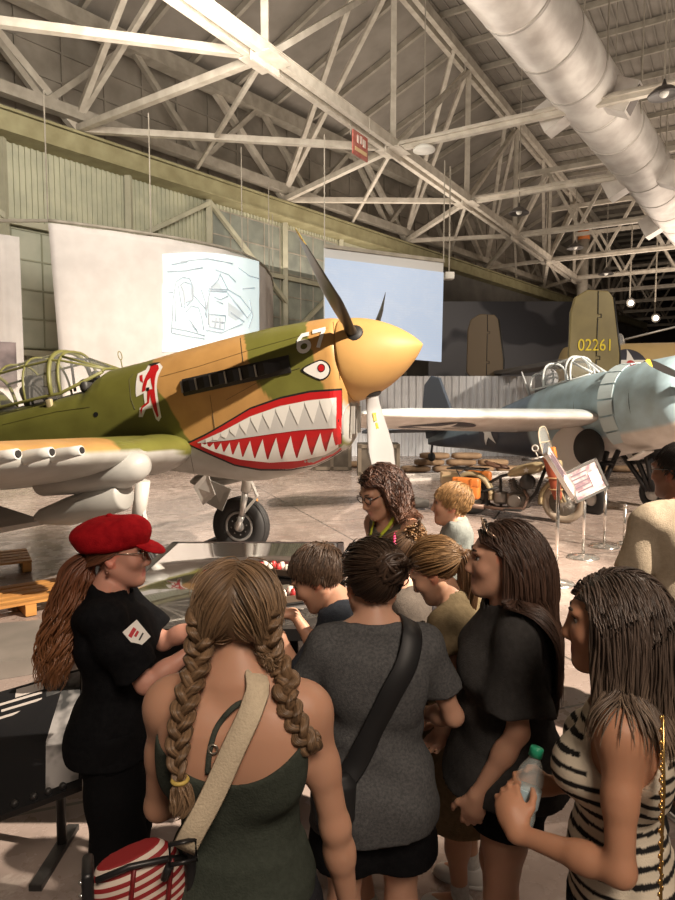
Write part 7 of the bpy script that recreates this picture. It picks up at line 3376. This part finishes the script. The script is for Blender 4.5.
hair(p4, 'short_hair', HBOY, n=420, length=.050, step=.007, seed=21, flow=flow4, off=.011, rad=.0046, grav=.4, vary=.35, tip=(.11, .065, .04), b=.046, lift=.008, clear=(.072, .055))
hair(p4, 'cropped_sides', HBOY, n=420, length=.016, step=.005, seed=22, flow=flow4, off=.004, rad=.003, grav=.5, vary=.3, b=-.004, lift=.003, cap=False)

# ---- girl with the ponytail in the olive dress
p5 = Person('girl with a light brown ponytail and olive beige dress, head bowed', .475, 2.36, 66, H=1.375, skin=(.52, .29, .19), lean=8, h=.007, head=(4, 24, 0),
            arms={'l': ((-.17, .08, .78), (-.5, -.8, -.3)), 'r': ((.17, .08, .78), (.5, -.8, -.3))})
p5.body().face()
DRESS = fabric('olive_beige', (.25, .19, .11), (.20, .15, .085))
s = p5.s


def dress_build(F):
    st = [(z, cx, cy, a_ + .012, c_ + .012) for z, cx, cy, a_, c_ in p5.upp if z > 0.0]
    F.loft(st, .04, p5.RU, p5.pel)
    F.loft([(.46 * s, 0, 0, .24, .20), (.7 * s, 0, 0, .20, .165), (.92 * s, 0, 0, .175, .135), (1.06 * s, 0, .01, .145, .11)], .05)
    for sx, sd in ((-1, 'l'), (1, 'r')):
        sh, el, wr = p5.arm[sd]
        F.ell(p5.up((sx * .075, .085, 1.245)), np.array((.075, .070, .075)) * s, .04, p5.RU)
        F.ell(p5.up((sx * .085, -.075, 1.30)), np.array((.085, .05, .12)) * s, .05, p5.RU)
        F.cone(p5.up((sx * .03, -.012, 1.452)), p5.up((sx * .135, -.008, 1.405)), .054 * s, .05 * s, .05)
        F.ell(sh, np.array((.064, .066, .068)) * s, .04)
        F.cone(sh, sh + (el - sh) * .5, .060 * s, .070 * s, .03)


def dress_clip(P):
    c = .48 * s - P[:, 2]
    nk = p5.up((0, -.004, 1.43))
    ax = npn(p5.RU @ np.array((0, .25, 1)))
    t = (P - nk) @ ax
    rad = np.linalg.norm(P - nk - t[:, None] * ax, axis=1)
    c = np.maximum(c, np.where(t > -.03, .072 * s - rad, -1))
    for sd in ('l', 'r'):
        sh, el, wr = p5.arm[sd]
        t = (P - sh) @ npn(el - sh) - .5 * np.linalg.norm(el - sh)
        near_ = np.linalg.norm(P - sh, axis=1) < .25 * s
        out_ = np.abs(P[:, 0]) > .14 * s
        c = np.maximum(c, np.where(near_ & out_, t, -1))
    return c


p5.cloth('dress', DRESS, dress_build, dress_clip, h=.008, warp=folds(.007, .8, 13))
shoes(p5, SHOEW, SOLE, sock=fabric('sock_white', (.6, .58, .55)))
HL = (.19, .105, .045)
tie5 = np.array((.0, -.112, .015))
hair(p5, 'swept_hair', HL, n=360, length=.15, seed=31, flow=lambda q, d: flow3(q, d, tie5), grav=.1, stiff=.9, off=.010, rad=.005, vary=.3, tip=(.26, .155, .07), b=-.005)
tp = Vector(p5.hp(tie5))
bk_ = Vector(p5.RH @ np.array((0, -1.0, .1)))
tail = lock_bundle('ponytail', [tp, tp + bk_ * .03 + Vector((0, 0, .0)), tp + bk_ * .055 + Vector((0, 0, -.08)), tp + bk_ * .06 + Vector((0, 0, -.2)), tp + bk_ * .03 + Vector((0, 0, -.34))], .034, 110, (.125, .065, .030), p5.root, 8, wave=.003, tip=(.10, .05, .025), rad=.005)
g = MB()
g.tube([tp + bk_ * .012 + Vector((.0, .02 * math.cos(q), .02 * math.sin(q))) for q in np.linspace(0, 6.283, 15)[:-1]], .006, 6, closed=True)
g.build('hair_tie', mat('tie_black', (.012, .012, .012), .6), tail)

# ---- woman with curly hair and glasses holding the toddler
p6 = Person('woman with curly auburn hair, glasses and lime lanyard, holding a toddler', .315, 3.15, 125, H=1.59, skin=(.50, .27, .175), lean=9, h=.0065, head=(-4, 14, 0),
            arms={'l': ((-.28, .20, 1.02), (-.9, -.3, -1)), 'r': ((.21, .05, .80), (.6, -.8, -.3))}, hands={'l': dict(dir=(.2, .9, .1), palm=(.3, 0, 1), curl=.4)})
p6.body().face()
def clip6(P):
    q = ((P - p6.pel) @ p6.RU + p6.pel) / p6.s
    c = (q[:, 2] - (1.46 - .4 * np.abs(np.abs(q[:, 0]) - .08)))
    c = np.maximum(c, .84 - q[:, 2])
    nk = np.array((0, .01, 1.44))
    c = np.maximum(c, .082 - np.linalg.norm((q - nk) * np.array((1, .9, .8)), axis=1))
    for sd in ('l', 'r'):
        sh, el, wr = p6.arm[sd]
        c = np.maximum(c, .074 - np.linalg.norm(P - sh, axis=1) / p6.s)
    return c * p6.s


def build6(F):
    tank_build(p6, .010)(F)
    for sx in (-1, 1):
        F.cone(p6.up((sx * .03, -.012, 1.455)), p6.up((sx * .135, -.008, 1.405)), .053 * p6.s, .049 * p6.s, .05)


p6.cloth('sleeveless_top', fabric('grey_olive', (.12, .105, .080), (.09, .08, .06)), build6, clip6, warp=folds(.003, 1, 4))
shorts(p6, fabric('denim_blue', (.05, .06, .09)), top=.98, leg=.7, loose=.02)
shoes(p6, SHOEW, SOLE)
hair(p6, 'curly_hair', (.055, .026, .018), n=420, length=.20, seed=41, wave=.016, wfreq=75, rad=.0055, off=.020, vary=.4, tip=(.17, .075, .040), part=.02, tipstart=.25, b=.012, back=1.1, clear=(.02, .07))
g = MB()
for sx in (-1, 1):
    g.tube([Vector(p6.hp((sx * .033 + .025 * math.cos(q), .101, .008 + .020 * math.sin(q)))) for q in np.linspace(0, 6.283, 19)[:-1]], .0024, 5, closed=True)
    g.tube([Vector(p6.hp((sx * .058, .098, .012))), Vector(p6.hp((sx * .077, -.01, .012)))], .0022, 5)
g.tube([Vector(p6.hp((-.009, .103, .010))), Vector(p6.hp((.009, .103, .010)))], .002, 5)
g.build('eyeglasses', MATS['glasses_black'], p6.root)
LIME = fabric('lime_ribbon', (.55, .62, .06))
p6.tube_on('lanyard', LIME, [p6.up((.075, -.03, 1.46)), p6.up((.062, .06, 1.42)), p6.up((.035, .12, 1.36)), p6.up((.0, .15, 1.28))], .017, .003, p6.F, .016)
p6.tube_on('lanyard', LIME, [p6.up((-.075, -.03, 1.46)), p6.up((-.062, .06, 1.42)), p6.up((-.03, .12, 1.36)), p6.up((.0, .15, 1.28))], .017, .003, p6.F, .016)

# ---- toddler on her arm
p7 = Person('toddler with short blond hair and pale grey tee, carried on a woman arm', .525, 2.90, 84, H=.92, skin=(.60, .33, .22), sex='c', h=.0055, head=(-6, 2, 0), hs=1.10, z=.575,
            arms={'l': ((-.10, .13, .50), (-.6, -.8, -.2)), 'r': ((.10, .12, .55), (.6, -.8, -.2))},
            legs={'l': ((-.085, .14, .44), (-.09, .14, .27)), 'r': ((.085, .14, .44), (.09, .13, .27))})
p7.body().face(brow=(.16, .09, .04), iris=(.08, .07, .07))
tee(p7, fabric('pale_grey', (.27, .29, .27), (.22, .235, .22)), 'pale_tee', hem=.84, sleeve=.7, loose=.018, r_arm=.016, warp=folds(.004, 1.6, 6), neck=.082)
shorts(p7, fabric('white_shorts', (.62, .63, .68), (.30, .34, .50), ns=25), top=.97, leg=.95, loose=.016)
shoes(p7, SHOEW, SOLE)
hair(p7, 'short_hair', (.30, .165, .065), n=420, length=.030, step=.006, seed=51, flow=flow4, off=.006, rad=.0038, vary=.25, tip=(.45, .27, .12), b=.004, lift=.006)

# ---- small child between them: pink hair tie and a curly puff
p8 = Person('child with a pink hairband and a curly puff, half hidden in the group', .285, 2.70, 75, H=1.31, skin=SKIN, sex='c', h=.008, head=(0, 12, 0))
p8.body().face()
tee(p8, fabric('taupe_cloth', (.11, .090, .075)), 'taupe_tee', hem=.85, sleeve=.6, loose=.02, neck=.07)
shorts(p8, BLACKT, leg=.8)
shoes(p8, SHOEW, SOLE)
HC = (.07, .038, .022)
hair(p8, 'swept_hair', HC, n=280, length=.14, seed=61, flow=lambda q, d: flow3(q, d, np.array((.0, -.09, .10))), grav=.1, stiff=.9, rad=.005, vary=.3, tip=(.14, .08, .04))
c8 = Vector(p8.hp((0, -.110, .115)))
paths = []
for i in range(80):
    d_ = npn(rng.normal(size=3))
    w_ = npn(np.cross(d_, (.2, .5, 1)))
    t_ = np.linspace(0, 1, 14)
    paths.append(np.array(c8) + d_ * (.052 * t_[:, None] ** .8) + .007 * np.sin(t_ * 16 + i)[:, None] * w_ + .007 * np.cos(t_ * 16 + i)[:, None] * np.cross(d_, w_))
paths = np.array(paths)
v, f = tubes(paths, np.full(paths.shape[:2], .0042))
C = np.repeat((np.array((.20, .11, .05)) * rng.uniform(.5, 1.7, (80, 1)))[:, None], 14 * 5, 1).reshape(-1, 3)
pf = npmesh('curly_puff', v, f, hair_mat(), p8.root, C)
g = MB()
rg = [Vector(p8.hp((.080 * math.cos(q), -.02 + .0 * math.sin(q), .050 + .088 * math.sin(q)))) for q in np.linspace(R(-5), R(185), 22)]
g.tube(rg, .0075, 8, flat=1.6)
g.build('pink_hairband', mat('band_pink', (.70, .03, .16), .5), p8.root)

# ---- girl in the oversized black tee, long straight hair
p9 = Person('girl in an oversized charcoal tee with long straight dark hair, facing left', .512, 1.92, 82, H=1.525, skin=(.53, .29, .195), h=.006, head=(0, 0, 0),
            arms={'l': ((-.19, .10, .80), (-.3, -1, 0)), 'r': ((.12, .15, .84), (.1, -1, 0))}, hands={'l': dict(palm=(1, -.2, 0), dir=(.1, .15, -1), curl=.45)})
p9.body(lip=(.40, .15, .12)).face(brow=(.03, .02, .014))
CHAR = fabric('charcoal_cloth', (.050, .047, .046), (.038, .036, .035))
tee(p9, CHAR, 'oversized_tee', hem=.86, sleeve=.78, loose=.05, r_arm=.040, warp=folds(.009, .75, 17), neck=.078, flare=.03)
shorts(p9, BLACKT, leg=.35, loose=.03, flare=.02)
shoes(p9, SHOEW, SOLE)
HK = (.058, .031, .021)
F9 = Field()
F9.p = list(p9.F.p)
for sx, sd in ((-1, 'l'), (1, 'r')):
    sh, el, wr = p9.arm[sd]
    F9.cone(sh, el, .085 * p9.s, .085 * p9.s, .04)
F9.loft([(z, cx, cy, a_ + .05, c_ + .045) for z, cx, cy, a_, c_ in p9.upp], .04, p9.RU, p9.pel)
def gath9(X, f):
    low = X[:, 2] < p9.hc[2] - .10
    m = low & (np.abs(X[:, 0]) > .03) & (X[:, 1] < .06)
    X[m, 1] += (-.125 - X[m, 1]) * .22
    m = low & (X[:, 1] >= .06)
    X[m, 1] += (.135 - X[m, 1]) * .2
    X[m, 0] *= .985
    return X


hair(p9, 'long_hair', HK, n=420, length=.44, step=.014, seed=71, rad=.0060, field=F9, off=.014, wave=.004, wfreq=12, vary=.28, tip=(.075, .045, .035), back=.9, part=.01, b=.010, clear=(.006, .06), gather=gath9)
g = MB()
for sx in (-1, 1):
    g.tube([Vector(p9.hp((sx * .036 + .030 * math.cos(q), .055 + .012 * math.sin(q), .110 + .020 * math.sin(q) - .012 * abs(math.cos(q))))) for q in np.linspace(0, 6.283, 21)[:-1]], .0026, 6, closed=True)
    g.tube([Vector(p9.hp((sx * .068, .055, .105))), Vector(p9.hp((sx * .084, .03, .088)))], .0026, 6)
g.tube([Vector(p9.hp((-.008, .058, .116))), Vector(p9.hp((.008, .058, .116)))], .0024, 6)
sgo = g.build('sunglasses', mat('sunglass_gold', (.55, .40, .30), .25, .7), p9.root)
g = MB()
for sx in (-1, 1):
    g.ball(p9.hp((sx * .036, .057, .108)), np.array((.028, .010, .017)) * p9.hs, 12)
g.build('sunglass_lens', mat('lens_dark', (.02, .016, .014), .08), sgo)

# ---- woman in the striped tank with a water bottle
BW = unproj(528, 790, 1.43)                     # the middle of the bottle
_q = BW - Vector((.625, 1.38, 0))
_c, _s_ = math.cos(R(-60)), math.sin(R(-60))
BL10 = np.array((_q.x * _c - _q.y * _s_, _q.x * _s_ + _q.y * _c, _q.z))
WR10 = BL10 + np.array((.87, .5, 0)) * .048 - npn((-.5, .85, .12)) * .062 + np.array((0, 0, -.012))
p10 = Person('woman in a black and cream striped tank holding a water bottle', .625, 1.38, 60, H=1.52, skin=(.47, .235, .14), h=.0058, head=(6, 4, 0), wide=.95,
             arms={'l': ((-.145, .19, .965), (-.4, -.7, -1)), 'r': (tuple(WR10), (.5, -.5, -1))},
             hands={'l': dict(dir=(.50, .45, .72), palm=(.75, .0, -.5), curl=.75, tref=(0, .3, 1), tcurl=.6), 'r': dict(dir=(-.5, .85, .12), palm=(-.87, -.5, 0), curl=.95, tref=(0, 0, 1), tcurl=.9)})
p10.body().face()
s = p10.s


def clip10(P):
    q = ((P - p10.pel) @ p10.RU + p10.pel) / s
    c = .80 - q[:, 2]
    c = np.maximum(c, .088 - np.linalg.norm((q - np.array((0, .012, 1.445))) * np.array((1, .95, .85)), axis=1))
    for sd in ('l', 'r'):
        sx = -1 if sd == 'l' else 1
        sh = np.array((sx * .163, -.008, 1.355))
        c = np.maximum(c, .082 - np.linalg.norm((q - sh) * np.array((.95, 1, .82)), axis=1))
        c = np.maximum(c, sx * q[:, 0] - .172)
    c = np.maximum(c, q[:, 2] - 1.50)
    return c * s


def build10(F):
    tank_build(p10, .008)(F)
    for sx in (-1, 1):
        F.cone(p10.up((sx * .03, -.012, 1.455)), p10.up((sx * .125, -.008, 1.405)), .052 * s, .046 * s, .05)


def col10(v):
    q = ((v - p10.pel) @ p10.RU + p10.pel) / s
    z = q[:, 2] + .035 * q[:, 0] * 0 + .02 * np.sin(9 * q[:, 0]) + .05 * np.maximum(0, -q[:, 1]) * .5
    st = (np.mod(z, .0335) < .0125)
    bor = np.zeros(len(v), bool)
    for sx in (-1, 1):
        sh = np.array((sx * .163, -.008, 1.355))
        bor |= np.linalg.norm((q - sh) * np.array((.95, 1, .82)), axis=1) < .101
    bor |= np.linalg.norm((q - np.array((0, .012, 1.445))) * np.array((1, .95, .85)), axis=1) < .106
    c = np.tile(np.array((.66, .58, .46)), (len(v), 1))
    c[st & ~bor] = (.014, .013, .013)
    return c


p10.cloth('striped_tank', mat('striped_knit', (.6, .5, .4), .85, 0, attr='tint', bump=.2, bscale=250, spec=.2), build10, clip10, h=.0042, warp=folds(.002, 1.0, 9), col=col10)
shorts(p10, fabric('black_jeans', (.018, .018, .02)), top=.92, leg=1.9, name='jeans', loose=.012)
shoes(p10, SHOEW, SOLE)
F10 = Field()
F10.p = list(p10.F.p)
hair(p10, 'wavy_hair', (.080, .056, .043), n=480, length=.265, step=.012, seed=81, rad=.0062, wave=.006, wfreq=26, off=.009, vary=.28, tip=(.30, .215, .15), tipstart=.45, part=-.015, b=-.004, lift=.006, clear=(.045, .06), back=.3)
# fine gold chain hanging at her side
ch = thing('bag_chain', 'thin gold bag chain hanging down the striped tank at right edge', 'chain', unproj(661, 905, 1.16))
pa = unproj(663, 715, 1.20)
pb_ = unproj(661, 905, 1.16)
g = MB()
g.tube([pa - pb_ + Vector((0, 0, -.0)), (pa - pb_) * .6 + Vector((.004, 0, 0)), (pa - pb_) * .3, Vector((0, 0, 0)), Vector((0, 0, -.25))], .0026, 6)
for k in range(60):
    q = (pa - pb_) * (k / 60)
    g.ball(q + Vector((.003 * math.sin(k * 1.57), .002, 0)), (.0036, .0036, .005), 6)
g.build('chain_links', mat('gold_metal', (.65, .42, .15), .25, .9), ch)

# ---- bottle in her hand
a_ = p10.root.rotation_euler.z
hr = p10.arm['rh']
hl = p10.arm['lh']
bl0 = hr[0] + hr[2] * .038 * s
w0 = Matrix.Rotation(a_, 3, 'Z') @ Vector(bl0) + p10.root.location
bt = thing('water_bottle', 'small clear water bottle with green cap in the hands of the striped tank woman', 'bottle', BW + Vector((-.02, 0, -.09)), 0)
bt.rotation_euler = (R(-6), R(14), 0)
g = MB()
g.lathe([(0, .0), (.024, 0), (.030, .006), (.031, .03), (.029, .045), (.031, .06), (.031, .075), (.029, .085), (.031, .10), (.031, .115), (.027, .135), (.016, .155), (.0125, .163), (.0125, .176), (0, .176)], 24)
g.build('bottle_body', glass('bottle_plastic', (.85, .95, .93), .05, .26), bt)
g = MB()
g.lathe([(0, .166), (.0155, .166), (.0155, .184), (.014, .187), (0, .187)], 20)
g.build('bottle_cap', mat('cap_green', (.02, .30, .16), .4), bt)
g = MB()
g.lathe([(.0316, .055), (.0318, .056), (.0318, .094), (.0316, .095)], 24)
g.build('bottle_label', mat('label_blue', (.30, .48, .55), .4, 0, (.62, .66, .66), 30), bt)

# ---- man in the beige tee at the right edge and the person in black beyond
p11 = Person('man in a beige tee at the right edge, back to the viewer', 1.475, 2.78, 14, H=1.71, skin=(.20, .085, .05), sex='m', h=.008, head=(18, 4, 0),
             arms={'l': ((-.20, .16, .92), (-.5, -1, 0)), 'r': ((.22, .1, .85), (.5, -1, 0))})
p11.body(lip=(.2, .08, .06)).face()
tee(p11, fabric('beige_tee', (.37, .30, .22), (.32, .26, .19)), 'beige_tee', hem=.80, sleeve=.75, loose=.03, r_arm=.026, warp=folds(.006, .8, 23), neck=.075)
shorts(p11, fabric('dark_trousers', (.03, .03, .034)), top=.95, leg=1.92, name='trousers', loose=.02)
shoes(p11, SHOEB, mat('sole_white', (.65, .63, .6), .6), mark=MATS['mark_white'])
hair(p11, 'cropped_hair', (.018, .013, .011), n=420, length=.014, step=.005, seed=91, flow=flow4, off=.004, rad=.003, b=.0)
g = MB()
for sx in (-1, 1):
    g.tube([Vector(p11.hp((sx * .076, .07, .010))), Vector(p11.hp((sx * .083, -.01, .012))), Vector(p11.hp((sx * .080, -.03, -.01)))], .003, 6)
g.build('eyeglasses', MATS['glasses_black'], p11.root)
p12 = Person('person in black clothes standing beyond the man in the beige tee', 2.05, 3.5, 28, H=1.88, skin=(.22, .10, .06), sex='m', h=.009, head=(10, 5, 0),
             arms={'l': ((-.24, .05, .86), (-.5, -1, 0)), 'r': ((.24, .05, .86), (.5, -1, 0))})
p12.body(lip=(.2, .08, .06)).face()
tee(p12, fabric('black_tee', (.010, .010, .011)), 'black_tee', hem=.78, sleeve=.72, loose=.035, r_arm=.028, warp=folds(.006, .8, 29), neck=.075)
shorts(p12, fabric('black_pants', (.012, .012, .013)), top=.95, leg=1.92, name='trousers', loose=.02)
shoes(p12, SHOEB, SOLE)
hair(p12, 'cropped_hair', (.018, .013, .011), n=300, length=.014, step=.005, seed=92, flow=flow4, off=.004, rad=.003)
